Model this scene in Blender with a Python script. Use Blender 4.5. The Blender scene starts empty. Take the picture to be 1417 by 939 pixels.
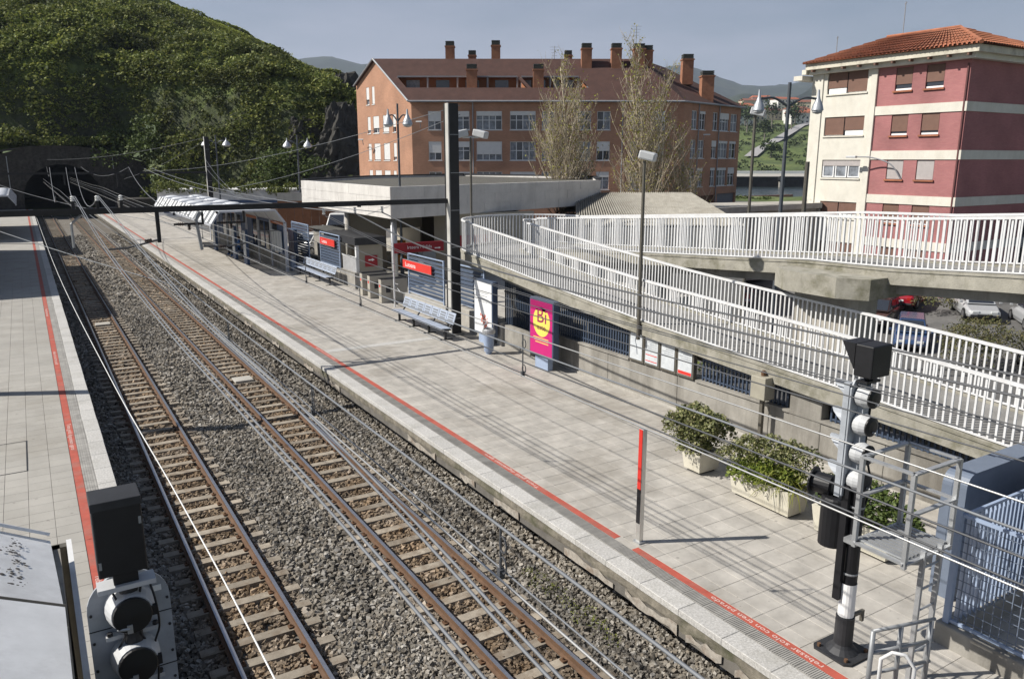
import bpy, math, random
import numpy as np
from mathutils import Vector, Matrix

R = math.radians
random.seed(11)
rng = np.random.default_rng(11)
scene = bpy.context.scene
col = scene.collection

# ------------------------------------------------------------------ camera
cam_data = bpy.data.cameras.new('camera')
cam_data.sensor_width = 36.0
cam_data.lens = 36.0 * 1090.0 / 1417.0
cam_data.clip_start = 0.1
cam_data.clip_end = 12000
cam = bpy.data.objects.new('camera', cam_data)
col.objects.link(cam)
cam.location = (0.0, 0.0, 7.18)
cam.rotation_euler = (R(90 - 12.843), 0.0, R(-31.459))
scene.camera = cam

# ------------------------------------------------------------------ sky and sun
SUN_EL, SUN_AZ = 42.3, -63.3          # azimuth from +Y (along the tracks) towards +X
world = bpy.data.worlds.new('World')
scene.world = world
world.use_nodes = True
wn = world.node_tree.nodes
wl = world.node_tree.links
wn.clear()
w_out = wn.new('ShaderNodeOutputWorld')
w_bg = wn.new('ShaderNodeBackground')
w_bg.inputs['Strength'].default_value = 0.05
w_sky = wn.new('ShaderNodeTexSky')
w_sky.sky_type = 'NISHITA'
w_sky.sun_disc = False
w_sky.sun_elevation = R(SUN_EL)
w_sky.sun_rotation = R(SUN_AZ)
w_sky.altitude = 0
w_sky.air_density = 1.0
w_sky.dust_density = 1.0
w_sky.ozone_density = 2.0
# thin high cloud: a soft veil over the whole sky
w_tc = wn.new('ShaderNodeTexCoord')
w_map = wn.new('ShaderNodeMapping')
w_map.inputs['Scale'].default_value = (1.2, 1.2, 5.0)
w_map.inputs['Rotation'].default_value = (0.25, 0.1, 0.6)
w_noise = wn.new('ShaderNodeTexNoise')
w_noise.inputs['Scale'].default_value = 2.2
w_noise.inputs['Detail'].default_value = 7
w_noise.inputs['Roughness'].default_value = 0.55
w_ramp = wn.new('ShaderNodeValToRGB')
w_ramp.color_ramp.elements[0].position = 0.36
w_ramp.color_ramp.elements[0].color = (0.34, 0.34, 0.34, 1)
w_ramp.color_ramp.elements[1].position = 0.70
w_ramp.color_ramp.elements[1].color = (0.98, 0.98, 0.98, 1)
# the veil is seen through more air near the horizon: thick low down, thin overhead, alike all round
w_sep = wn.new('ShaderNodeSeparateXYZ')
w_air = wn.new('ShaderNodeMapRange')
w_air.interpolation_type = 'SMOOTHSTEP'
w_air.inputs['From Min'].default_value = 0.0
w_air.inputs['From Max'].default_value = 0.42
w_air.inputs['To Min'].default_value = 1.0
w_air.inputs['To Max'].default_value = 0.06
w_mul = wn.new('ShaderNodeMath')
w_mul.operation = 'MULTIPLY'
w_mix = wn.new('ShaderNodeMixRGB')
w_mix.inputs[2].default_value = (8.0, 8.2, 9.9, 1)
wl.new(w_tc.outputs['Generated'], w_map.inputs['Vector'])
wl.new(w_tc.outputs['Generated'], w_sep.inputs['Vector'])
wl.new(w_sep.outputs['Z'], w_air.inputs['Value'])
wl.new(w_map.outputs['Vector'], w_noise.inputs['Vector'])
wl.new(w_noise.outputs['Fac'], w_ramp.inputs['Fac'])
wl.new(w_ramp.outputs['Color'], w_mul.inputs[0])
wl.new(w_air.outputs['Result'], w_mul.inputs[1])
wl.new(w_mul.outputs[0], w_mix.inputs['Fac'])
wl.new(w_sky.outputs['Color'], w_mix.inputs[1])
wl.new(w_mix.outputs['Color'], w_bg.inputs['Color'])
wl.new(w_bg.outputs['Background'], w_out.inputs['Surface'])

sun_data = bpy.data.lights.new('sun', 'SUN')
sun_data.energy = 5.0
sun_data.angle = R(0.53)
sun_data.color = (1.0, 0.95, 0.87)
sun = bpy.data.objects.new('sun', sun_data)
col.objects.link(sun)
_se, _sa = R(SUN_EL), R(SUN_AZ)
SUN_DIR = Vector((math.sin(_sa) * math.cos(_se), math.cos(_sa) * math.cos(_se), math.sin(_se)))
sun.rotation_euler = SUN_DIR.to_track_quat('Z', 'Y').to_euler()
sun.location = (0, 0, 60)

vs = scene.view_settings
vs.view_transform = 'Standard'
vs.look = 'None'
vs.exposure = 0.42
vs.gamma = 1.0
vs.use_curve_mapping = False
scene.cycles.use_denoising = True
scene.cycles.max_bounces = 6
scene.cycles.diffuse_bounces = 3
scene.cycles.glossy_bounces = 3
scene.cycles.transparent_max_bounces = 8
scene.cycles.volume_bounces = 0

# ------------------------------------------------------------------ helpers: materials
_mats = {}
def _nodes(name):
    m = bpy.data.materials.new(name)
    m.use_nodes = True
    nt = m.node_tree
    b = nt.nodes['Principled BSDF']
    return m, nt, b

def mat(name, base, rough=0.75, var=0.18, scale=3.0, stain=0.0, stain_scale=0.6, stain_col=(0.05, 0.045, 0.04),
        spots=0.0, bump=0.0, bscale=30.0, metal=0.0, island=0.0, objvar=0.0, spec=0.4, streak=False):
    """plain surface: two-scale noise on the base colour, optional stains and fine relief"""
    if name in _mats:
        return _mats[name]
    m, nt, b = _nodes(name)
    N, L = nt.nodes, nt.links
    geo = N.new('ShaderNodeNewGeometry')
    pos = geo.outputs['Position']
    if streak:
        mp = N.new('ShaderNodeMapping')
        mp.inputs['Scale'].default_value = (1, 1, 0.16)
        L.new(pos, mp.inputs['Vector'])
        spos = mp.outputs['Vector']
    else:
        spos = pos
    n1 = N.new('ShaderNodeTexNoise'); n1.inputs['Scale'].default_value = scale
    n1.inputs['Detail'].default_value = 6; n1.inputs['Roughness'].default_value = 0.65
    L.new(pos, n1.inputs['Vector'])
    mr = N.new('ShaderNodeMapRange')
    mr.inputs['From Min'].default_value = 0.3; mr.inputs['From Max'].default_value = 0.7
    mr.inputs['To Min'].default_value = 1 - var; mr.inputs['To Max'].default_value = 1 + var
    L.new(n1.outputs['Fac'], mr.inputs['Value'])
    val = mr.outputs['Result']
    for amount, src in ((island, geo.outputs['Random Per Island']), (objvar, None)):
        if amount:
            if src is None:
                src = N.new('ShaderNodeObjectInfo').outputs['Random']
            r2 = N.new('ShaderNodeMapRange')
            r2.inputs['To Min'].default_value = 1 - amount; r2.inputs['To Max'].default_value = 1 + amount
            L.new(src, r2.inputs['Value'])
            mu = N.new('ShaderNodeMath'); mu.operation = 'MULTIPLY'
            L.new(val, mu.inputs[0]); L.new(r2.outputs['Result'], mu.inputs[1])
            val = mu.outputs[0]
    vm = N.new('ShaderNodeVectorMath'); vm.operation = 'SCALE'
    vm.inputs[0].default_value = base[:3]
    L.new(val, vm.inputs['Scale'])
    c = vm.outputs[0]
    if stain:
        n2 = N.new('ShaderNodeTexNoise'); n2.inputs['Scale'].default_value = stain_scale
        n2.inputs['Detail'].default_value = 8; n2.inputs['Roughness'].default_value = 0.7
        L.new(spos, n2.inputs['Vector'])
        rp = N.new('ShaderNodeMapRange')
        rp.inputs['From Min'].default_value = 0.48; rp.inputs['From Max'].default_value = 0.68
        rp.inputs['To Max'].default_value = stain
        L.new(n2.outputs['Fac'], rp.inputs['Value'])
        mx = N.new('ShaderNodeMixRGB')
        mx.inputs[2].default_value = (*stain_col, 1)
        L.new(rp.outputs['Result'], mx.inputs['Fac']); L.new(c, mx.inputs[1])
        c = mx.outputs['Color']
    if spots:      # trodden gum and drips: small round marks of their own
        for sc_, thr in ((2.6, .055), (5.5, .05)):
            vo = N.new('ShaderNodeTexVoronoi'); vo.inputs['Scale'].default_value = sc_
            L.new(pos, vo.inputs['Vector'])
            lt = N.new('ShaderNodeMapRange'); lt.inputs['From Min'].default_value = thr; lt.inputs['From Max'].default_value = thr + .03
            lt.inputs['To Min'].default_value = spots; lt.inputs['To Max'].default_value = 0
            L.new(vo.outputs['Distance'], lt.inputs['Value'])
            mx = N.new('ShaderNodeMixRGB'); mx.inputs[2].default_value = (.12, .11, .10, 1)
            L.new(lt.outputs['Result'], mx.inputs['Fac']); L.new(c, mx.inputs[1])
            c = mx.outputs['Color']
    L.new(c, b.inputs['Base Color'])
    b.inputs['Roughness'].default_value = rough
    b.inputs['Metallic'].default_value = metal
    b.inputs['Specular IOR Level'].default_value = spec
    if bump:
        n3 = N.new('ShaderNodeTexNoise'); n3.inputs['Scale'].default_value = bscale
        n3.inputs['Detail'].default_value = 5
        L.new(pos, n3.inputs['Vector'])
        bp = N.new('ShaderNodeBump'); bp.inputs['Strength'].default_value = bump
        bp.inputs['Distance'].default_value = 0.02
        L.new(n3.outputs['Fac'], bp.inputs['Height']); L.new(bp.outputs['Normal'], b.inputs['Normal'])
    _mats[name] = m
    return m

def brick_mat(name, c1, c2, mortar, axis_xy, z_len=0.075, w_len=0.25, bump=0.3):
    """courses of small bricks; axis_xy = unit horizontal direction of the wall"""
    m, nt, b = _nodes(name)
    N, L = nt.nodes, nt.links
    geo = N.new('ShaderNodeNewGeometry')
    dot = N.new('ShaderNodeVectorMath'); dot.operation = 'DOT_PRODUCT'
    dot.inputs[1].default_value = (axis_xy[0], axis_xy[1], 0)
    L.new(geo.outputs['Position'], dot.inputs[0])
    sep = N.new('ShaderNodeSeparateXYZ'); L.new(geo.outputs['Position'], sep.inputs[0])
    cmb = N.new('ShaderNodeCombineXYZ')
    L.new(dot.outputs['Value'], cmb.inputs[0]); L.new(sep.outputs['Z'], cmb.inputs[1])
    br = N.new('ShaderNodeTexBrick')
    br.inputs['Color1'].default_value = (*c1, 1); br.inputs['Color2'].default_value = (*c2, 1)
    br.inputs['Mortar'].default_value = (*mortar, 1)
    br.inputs['Scale'].default_value = 1.0
    br.inputs['Mortar Size'].default_value = 0.008
    br.inputs['Brick Width'].default_value = w_len
    br.inputs['Row Height'].default_value = z_len
    L.new(cmb.outputs[0], br.inputs['Vector'])
    n1 = N.new('ShaderNodeTexNoise'); n1.inputs['Scale'].default_value = 0.5
    n1.inputs['Detail'].default_value = 7
    L.new(geo.outputs['Position'], n1.inputs['Vector'])
    mr = N.new('ShaderNodeMapRange'); mr.inputs['From Min'].default_value = .3; mr.inputs['From Max'].default_value = .7
    mr.inputs['To Min'].default_value = .8; mr.inputs['To Max'].default_value = 1.15
    L.new(n1.outputs['Fac'], mr.inputs['Value'])
    vm = N.new('ShaderNodeVectorMath'); vm.operation = 'SCALE'
    L.new(br.outputs['Color'], vm.inputs[0]); L.new(mr.outputs['Result'], vm.inputs['Scale'])
    L.new(vm.outputs[0], b.inputs['Base Color'])
    b.inputs['Roughness'].default_value = .85
    bp = N.new('ShaderNodeBump'); bp.inputs['Strength'].default_value = bump; bp.inputs['Distance'].default_value = .01
    L.new(br.outputs['Fac'], bp.inputs['Height']); bp.invert = True
    L.new(bp.outputs['Normal'], b.inputs['Normal'])
    _mats[name] = m
    return m

def ramp_mat(name, cols, rough=0.85, scale=0.0, spec=0.3, var=0.15, translucent=0.0):
    """random colour per loose piece (stones, leaves)"""
    m, nt, b = _nodes(name)
    N, L = nt.nodes, nt.links
    geo = N.new('ShaderNodeNewGeometry')
    cr = N.new('ShaderNodeValToRGB')
    cr.color_ramp.interpolation = 'LINEAR'
    els = cr.color_ramp.elements
    while len(els) < len(cols):
        els.new(0.5)
    for i, c in enumerate(cols):
        els[i].position = i / (len(cols) - 1)
        els[i].color = (*c, 1)
    L.new(geo.outputs['Random Per Island'], cr.inputs['Fac'])
    c = cr.outputs['Color']
    if scale:
        n1 = N.new('ShaderNodeTexNoise'); n1.inputs['Scale'].default_value = scale; n1.inputs['Detail'].default_value = 4
        L.new(geo.outputs['Position'], n1.inputs['Vector'])
        mr = N.new('ShaderNodeMapRange'); mr.inputs['From Min'].default_value = .3; mr.inputs['From Max'].default_value = .7
        mr.inputs['To Min'].default_value = 1 - var; mr.inputs['To Max'].default_value = 1 + var
        L.new(n1.outputs['Fac'], mr.inputs['Value'])
        vm = N.new('ShaderNodeVectorMath'); vm.operation = 'SCALE'
        L.new(c, vm.inputs[0]); L.new(mr.outputs['Result'], vm.inputs['Scale'])
        c = vm.outputs[0]
    L.new(c, b.inputs['Base Color'])
    b.inputs['Roughness'].default_value = rough
    b.inputs['Specular IOR Level'].default_value = spec
    if translucent:
        tr = N.new('ShaderNodeBsdfTranslucent')
        L.new(c, tr.inputs['Color'])
        mx = N.new('ShaderNodeMixShader'); mx.inputs['Fac'].default_value = translucent
        out = nt.nodes['Material Output']
        L.new(b.outputs[0], mx.inputs[1]); L.new(tr.outputs[0], mx.inputs[2])
        L.new(mx.outputs[0], out.inputs['Surface'])
    _mats[name] = m
    return m

def glass_mat(name, tint=(0.03, 0.035, 0.045), rough=0.06):
    m, nt, b = _nodes(name)
    b.inputs['Base Color'].default_value = (*tint, 1)
    b.inputs['Roughness'].default_value = rough
    b.inputs['Specular IOR Level'].default_value = 0.8
    _mats[name] = m
    return m

# ------------------------------------------------------------------ helpers: meshes
class MB:
    """collects plain shapes; build() links them as ONE mesh object"""
    def __init__(s):
        s.v = []; s.f = []
    def add(s, verts, faces):
        o = len(s.v)
        s.v.extend([tuple(p) for p in verts])
        s.f.extend([tuple(i + o for i in f) for f in faces])
        return s
    def box(s, x0, y0, z0, x1, y1, z1):
        if x0 > x1: x0, x1 = x1, x0
        if y0 > y1: y0, y1 = y1, y0
        if z0 > z1: z0, z1 = z1, z0
        return s.add([(x0, y0, z0), (x1, y0, z0), (x1, y1, z0), (x0, y1, z0), (x0, y0, z1), (x1, y0, z1), (x1, y1, z1), (x0, y1, z1)],
                     [(0, 3, 2, 1), (4, 5, 6, 7), (0, 1, 5, 4), (1, 2, 6, 5), (2, 3, 7, 6), (3, 0, 4, 7)])
    def obox(s, c, ex, ey, ez, hx, hy, hz):
        c = Vector(c); ex = Vector(ex).normalized() * hx; ey = Vector(ey).normalized() * hy; ez = Vector(ez).normalized() * hz
        p = [c + ex * a + ey * b + ez * d for d in (-1, 1) for a, b in ((-1, -1), (1, -1), (1, 1), (-1, 1))]
        return s.add(p, [(0, 3, 2, 1), (4, 5, 6, 7), (0, 1, 5, 4), (1, 2, 6, 5), (2, 3, 7, 6), (3, 0, 4, 7)])
    def prism(s, poly, z0, z1):
        n = len(poly)
        return s.add([(x, y, z0) for x, y in poly] + [(x, y, z1) for x, y in poly],
                     [tuple(range(n - 1, -1, -1)), tuple(range(n, 2 * n))] + [(i, (i + 1) % n, n + (i + 1) % n, n + i) for i in range(n)])
    def extrude(s, prof, a, b):
        """profile: list of 3D points (closed loop), copied from offset a to offset b"""
        n = len(prof); a = Vector(a); b = Vector(b)
        P = [Vector(p) for p in prof]
        return s.add([p + a for p in P] + [p + b for p in P],
                     [tuple(range(n - 1, -1, -1)), tuple(range(n, 2 * n))] + [(i, (i + 1) % n, n + (i + 1) % n, n + i) for i in range(n)])
    def tube(s, p0, p1, r0, r1=None, n=8, cap=True):
        r1 = r0 if r1 is None else r1
        p0 = Vector(p0); p1 = Vector(p1)
        d = (p1 - p0).normalized()
        a = d.orthogonal().normalized(); b = d.cross(a)
        vs_ = []
        for p, r in ((p0, r0), (p1, r1)):
            for i in range(n):
                t = 2 * math.pi * i / n
                vs_.append(p + a * (r * math.cos(t)) + b * (r * math.sin(t)))
        fs = [(i, (i + 1) % n, n + (i + 1) % n, n + i) for i in range(n)]
        if cap:
            fs += [tuple(range(n - 1, -1, -1)), tuple(range(n, 2 * n))]
        return s.add(vs_, fs)
    def path(s, pts, r, n=6):
        pts = [Vector(p) for p in pts]
        rs = r if isinstance(r, (list, tuple)) else [r] * len(pts)
        rings = []; up = None
        for i, p in enumerate(pts):
            d = (pts[min(i + 1, len(pts) - 1)] - pts[max(i - 1, 0)]).normalized()
            if up is None:
                up = d.orthogonal().normalized()
            a = (up - d * up.dot(d))
            a = a.normalized() if a.length > 1e-6 else d.orthogonal().normalized()
            up = a
            b = d.cross(a)
            rings.append([p + a * (rs[i] * math.cos(2 * math.pi * k / n)) + b * (rs[i] * math.sin(2 * math.pi * k / n)) for k in range(n)])
        vs_ = [q for ring in rings for q in ring]
        fs = []
        for i in range(len(rings) - 1):
            for k in range(n):
                fs.append((i * n + k, i * n + (k + 1) % n, (i + 1) * n + (k + 1) % n, (i + 1) * n + k))
        fs += [tuple(range(n - 1, -1, -1)), tuple((len(rings) - 1) * n + k for k in range(n))]
        return s.add(vs_, fs)
    def lathe(s, prof, c=(0, 0, 0), axis=(0, 0, 1), n=16, cap=True):
        ax = Vector(axis).normalized(); a = ax.orthogonal().normalized(); b = ax.cross(a); c = Vector(c)
        vs_ = []; fs = []
        for r, h in prof:
            for k in range(n):
                t = 2 * math.pi * k / n
                vs_.append(c + ax * h + a * (r * math.cos(t)) + b * (r * math.sin(t)))
        for i in range(len(prof) - 1):
            for k in range(n):
                fs.append((i * n + k, i * n + (k + 1) % n, (i + 1) * n + (k + 1) % n, (i + 1) * n + k))
        if cap:
            fs += [tuple(range(n - 1, -1, -1)), tuple((len(prof) - 1) * n + k for k in range(n))]
        return s.add(vs_, fs)
    def quad(s, a, b, c, d):
        return s.add([a, b, c, d], [(0, 1, 2, 3)])
    def build(s, name, m, parent=None, smooth=False, world=True, bevel=0.0):
        me = bpy.data.meshes.new(name)
        v = s.v
        if parent is not None and world:
            inv = parent.matrix_basis.inverted()
            pp = parent.parent
            chain = parent.matrix_basis
            while pp is not None:
                chain = pp.matrix_basis @ chain
                pp = pp.parent
            inv = chain.inverted()
            v = [tuple(inv @ Vector(p)) for p in v]
        me.from_pydata(v, [], s.f)
        me.materials.append(m)
        if smooth:
            me.shade_smooth()
        me.update()
        o = bpy.data.objects.new(name, me)
        col.objects.link(o)
        if parent is not None:
            o.parent = parent
        if bevel:
            md = o.modifiers.new('bevel', 'BEVEL'); md.width = bevel; md.segments = 2; md.limit_method = 'ANGLE'
        return o

def tag(o, label=None, cat=None, group=None, kind=None):
    if label: o['label'] = label
    if cat: o['category'] = cat
    if group: o['group'] = group
    if kind: o['kind'] = kind
    return o

def thing(name, label, cat, loc=(0, 0, 0), rz=0.0, group=None):
    o = bpy.data.objects.new(name, None)
    o.empty_display_size = 0.2
    col.objects.link(o)
    o.location = loc
    o.rotation_euler = (0, 0, rz)
    o.matrix_basis = Matrix.Translation(Vector(loc)) @ Matrix.Rotation(rz, 4, 'Z')
    return tag(o, label, cat, group)

def struct(o):
    o['kind'] = 'structure'
    return o

def np_mesh(name, V, F, m, parent=None, smooth=False):
    """V (n,3) array, F (m,k) array of equal-size faces"""
    me = bpy.data.meshes.new(name)
    V = np.ascontiguousarray(V, dtype=np.float32); F = np.ascontiguousarray(F, dtype=np.int32)
    k = F.shape[1]
    me.vertices.add(len(V)); me.vertices.foreach_set('co', V.ravel())
    me.loops.add(F.size); me.loops.foreach_set('vertex_index', F.ravel())
    me.polygons.add(len(F))
    me.polygons.foreach_set('loop_start', np.arange(0, F.size, k, dtype=np.int32))
    me.materials.append(m)
    me.update(calc_edges=True)
    if smooth:
        me.shade_smooth()
    else:
        me.shade_flat()
    o = bpy.data.objects.new(name, me)
    col.objects.link(o)
    if parent is not None:
        o.parent = parent
    return o

def share(o_src, name, loc, parent=None, rz=0.0, scale=None):
    o = bpy.data.objects.new(name, o_src.data if hasattr(o_src, 'data') else o_src)
    col.objects.link(o)
    o.location = loc
    if rz: o.rotation_euler = (0, 0, rz)
    if scale is not None: o.scale = scale
    if parent is not None: o.parent = parent
    return o

def copy_tree(o, parent=None):
    c = o.copy(); col.objects.link(c)
    c.parent = parent
    for ch in list(o.children):
        copy_tree(ch, c)
    return c

def lettering(text, size, origin, xdir, ydir, m, parent, name='lettering', width=None, align='LEFT', thick=0.001):
    cu = bpy.data.curves.new(name, 'FONT')
    cu.body = text; cu.size = size; cu.extrude = thick; cu.align_x = align
    cu.resolution_u = 3
    tmp = bpy.data.objects.new(name, cu); col.objects.link(tmp)
    dg = bpy.context.evaluated_depsgraph_get()
    me = bpy.data.meshes.new_from_object(tmp.evaluated_get(dg))
    bpy.data.objects.remove(tmp, do_unlink=True)
    xd = Vector(xdir).normalized(); yd = Vector(ydir).normalized(); zd = xd.cross(yd)
    sx = 1.0
    if width:
        xs = [v.co.x for v in me.vertices]
        sx = width / max(1e-6, max(xs) - min(xs))
    M4 = Matrix((( xd.x * sx, yd.x, zd.x, origin[0]), (xd.y * sx, yd.y, zd.y, origin[1]), (xd.z * sx, yd.z, zd.z, origin[2]), (0, 0, 0, 1)))
    if parent is not None:
        ch = parent.matrix_basis; pp = parent.parent
        while pp is not None:
            ch = pp.matrix_basis @ ch; pp = pp.parent
        M4 = ch.inverted() @ M4
    me.transform(M4)
    me.materials.clear(); me.materials.append(m)
    o = bpy.data.objects.new(name, me); col.objects.link(o)
    if parent is not None: o.parent = parent
    return o

def smooth_path(pts, n=8):
    """Catmull-Rom through the points"""
    P = [Vector(p) for p in pts]
    P = [P[0] * 2 - P[1]] + P + [P[-1] * 2 - P[-2]]
    out = []
    for i in range(1, len(P) - 2):
        for k in range(n):
            t = k / n
            a, b, c, d = P[i - 1], P[i], P[i + 1], P[i + 2]
            out.append(0.5 * ((2 * b) + (c - a) * t + (2 * a - 5 * b + 4 * c - d) * t * t + (3 * b - a - 3 * c + d) * t ** 3))
    out.append(P[-2])
    return out

# ------------------------------------------------------------------ common materials
M_CONC = mat('concrete', (0.30, 0.285, 0.255), .9, .18, 2.5, stain=.75, stain_scale=.7, stain_col=(.10, .09, .075), bump=.25, streak=True)
M_CONC_PALE = mat('pale_concrete', (0.42, 0.40, 0.36), .9, .14, 2.0, stain=.5, stain_scale=.6, stain_col=(.17, .15, .12), bump=.2, streak=True)
M_CONC_MOSS = mat('mossy_concrete', (0.31, 0.295, 0.25), .92, .2, 3.0, stain=.85, stain_scale=1.3, stain_col=(.105, .10, .055), bump=.3)
M_WHITE = mat('white_paint', (0.66, 0.665, 0.67), .5, .08, 4, stain=.22, stain_scale=3, stain_col=(.35, .3, .25))
M_BLUE = mat('blue_paint', (0.050, 0.070, 0.110), .5, .12, 3)
M_BLUE_PALE = mat('pale_blue_paint', (0.30, 0.37, 0.50), .5, .1, 3)
M_BLACK = mat('black_paint', (0.012, 0.012, 0.014), .5, .2, 6)
M_STEEL = mat('grey_steel', (0.30, 0.31, 0.32), .5, .15, 6, metal=.35)
M_GALV = mat('galvanised_steel', (0.42, 0.43, 0.44), .45, .14, 8, metal=.5)
M_DARKSTEEL = mat('dark_steel', (0.035, 0.036, 0.04), .55, .2, 6, metal=.2)
M_RED = mat('red_paint', (0.56, 0.075, 0.05), .5, .1, 3)
M_SIGNRED = mat('sign_red', (0.62, 0.04, 0.03), .4, .05, 3)
M_SIGNDARK = mat('sign_dark_red', (0.33, 0.015, 0.025), .4, .05, 3)
M_FADED = mat('faded_lettering', (0.60, 0.47, 0.43), .7, .15, 6)
M_LETTER = mat('white_lettering', (0.85, 0.85, 0.84), .5, .03, 3)
M_CABLE = mat('grey_cable', (0.17, 0.18, 0.195), .5, .1, 5)
M_CABLE_DARK = mat('dark_cable', (0.07, 0.073, 0.08), .5, .1, 5)
M_WIRE = mat('bright_wire', (0.40, 0.40, 0.395), .35, .1, 5, metal=.4)
M_GLASS = glass_mat('window_glass')
M_BARK = mat('bark', (0.20, 0.175, 0.15), .9, .3, 6, bump=.4)
# ------------------------------------------------------------------ terrain
CP, SP = math.cos(R(31.459)), math.sin(R(31.459))
def W(u, v, z=0.0):
    """point u metres to the right of and v metres ahead of the origin along the viewing heading"""
    return Vector((u * CP + v * SP, -u * SP + v * CP, z))

_ctrl = np.array([(20, -5, -2.2), (30, 10, -2.2), (38, 23, -2.0), (39, 17, -2.0), (43, 22, -1.1), (52, 20, -.9), (20, 20, -1.9), (25, 30, -1.5),
                  (39, 36, -1.8), (18, 47, .6), (23, 65, .8), (15, 60, .8), (15, 80, .9), (20, 100, .8), (35, 70, 2.0), (54, 56, 2.2), (65, 60, 2.2),
                  (46, 26, -.9), (46, 37, -.3), (60, 42, 1.5), (80, 60, 1.8), (33, 48, .8), (70, 20, -.6)])
def street(X, Y):
    X = np.asarray(X, float); Y = np.asarray(Y, float)
    d2 = (X[..., None] - _ctrl[:, 0]) ** 2 + (Y[..., None] - _ctrl[:, 1]) ** 2 + 4.0
    w = d2 ** -1.6
    return (w * _ctrl[:, 2]).sum(-1) / w.sum(-1)

def smooth01(t):
    t = np.clip(t, 0, 1)
    return t * t * (3 - 2 * t)

def hashnoise(X, Y, s, seed=0):
    """cheap smooth value noise on arrays"""
    X = np.asarray(X, float) / s; Y = np.asarray(Y, float) / s
    xi = np.floor(X).astype(np.int64); yi = np.floor(Y).astype(np.int64)
    fx = X - xi; fy = Y - yi
    fx = fx * fx * (3 - 2 * fx); fy = fy * fy * (3 - 2 * fy)
    def h(a, b):
        n = (a * 374761393 + b * 668265263 + seed * 69069) & 0x7fffffff
        n = ((n ^ (n >> 13)) * 1274126177) & 0x7fffffff
        return ((n ^ (n >> 16)) & 0xffff) / 65535.0
    return (h(xi, yi) * (1 - fx) + h(xi + 1, yi) * fx) * (1 - fy) + (h(xi, yi + 1) * (1 - fx) + h(xi + 1, yi + 1) * fx) * fy

WATER_Z = -1.6
def ground_z(X, Y):
    X = np.asarray(X, float); Y = np.asarray(Y, float)
    u = X * CP - Y * SP; v = X * SP + Y * CP
    z = street(X, Y) - 0.35
    near = smooth01((v - 95) / 30)
    z = z * (1 - near) + 0.6 * near
    river = ((v > 150) & (v < 280) & (u > -20))
    far_h = 1.9 + np.where(v > 330, (v - 330) * 0.115, 0) + 6 * (hashnoise(X, Y, 60, 3) - .5) * smooth01((v - 340) / 60)
    far_h = np.minimum(far_h, 62 + 0.01 * v) + 14 * (hashnoise(X, Y, 240, 5) - .5) * smooth01((v - 500) / 200)
    z = np.where(v >= 280, far_h, z)
    z = np.where(river, -5.0, z)
    z = np.where((X < 13.7) & (Y < 125), -0.95, z)
    return z

gx = np.concatenate([[-5000, -1500, -400, -150, -60, -25, -12, 0, 13.66, 13.74], np.arange(16, 90, 2.5), np.arange(90, 720, 9.0), np.arange(720, 2000, 80), [2600, 4000, 7000]])
gy = np.concatenate([[-5000, -1200, -300, -80, -30], np.arange(-10, 125, 2.5), np.arange(125, 700, 9.0), np.arange(700, 2000, 80), [2600, 4000, 7000]])
GX, GY = np.meshgrid(gx, gy, indexing='ij')
GZ = ground_z(GX, GY)
nx, ny = len(gx), len(gy)
idx = np.arange(nx * ny).reshape(nx, ny)
Fg = np.stack([idx[:-1, :-1].ravel(), idx[1:, :-1].ravel(), idx[1:, 1:].ravel(), idx[:-1, 1:].ravel()], 1)

def grass_mat(name, a, b_, c_, s1=.05, s2=.8):
    m, nt, b = _nodes(name)
    N, L = nt.nodes, nt.links
    geo = N.new('ShaderNodeNewGeometry')
    n1 = N.new('ShaderNodeTexNoise'); n1.inputs['Scale'].default_value = s1; n1.inputs['Detail'].default_value = 8; n1.inputs['Roughness'].default_value = .65
    n2 = N.new('ShaderNodeTexNoise'); n2.inputs['Scale'].default_value = s2; n2.inputs['Detail'].default_value = 8
    L.new(geo.outputs['Position'], n1.inputs['Vector']); L.new(geo.outputs['Position'], n2.inputs['Vector'])
    r1 = N.new('ShaderNodeValToRGB')
    e = r1.color_ramp.elements
    e[0].position = .36; e[0].color = (*a, 1); e[1].position = .66; e[1].color = (*b_, 1)
    e2 = e.new(.52); e2.color = (*c_, 1)
    L.new(n1.outputs['Fac'], r1.inputs['Fac'])
    mr = N.new('ShaderNodeMapRange'); mr.inputs['From Min'].default_value = .3; mr.inputs['From Max'].default_value = .7
    mr.inputs['To Min'].default_value = .6; mr.inputs['To Max'].default_value = 1.35
    L.new(n2.outputs['Fac'], mr.inputs['Value'])
    vm = N.new('ShaderNodeVectorMath'); vm.operation = 'SCALE'
    L.new(r1.outputs['Color'], vm.inputs[0]); L.new(mr.outputs['Result'], vm.inputs['Scale'])
    L.new(vm.outputs[0], b.inputs['Base Color'])
    b.inputs['Roughness'].default_value = .95
    bp = N.new('ShaderNodeBump'); bp.inputs['Strength'].default_value = .6; bp.inputs['Distance'].default_value = .3
    L.new(n2.outputs['Fac'], bp.inputs['Height']); L.new(bp.outputs['Normal'], b.inputs['Normal'])
    return m
M_GRASS = grass_mat('grass_ground', (.05, .07, .02), (.15, .17, .055), (.09, .125, .03))
struct(np_mesh('ground', np.stack([GX.ravel(), GY.ravel(), GZ.ravel()], 1), Fg, M_GRASS, smooth=True))

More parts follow.
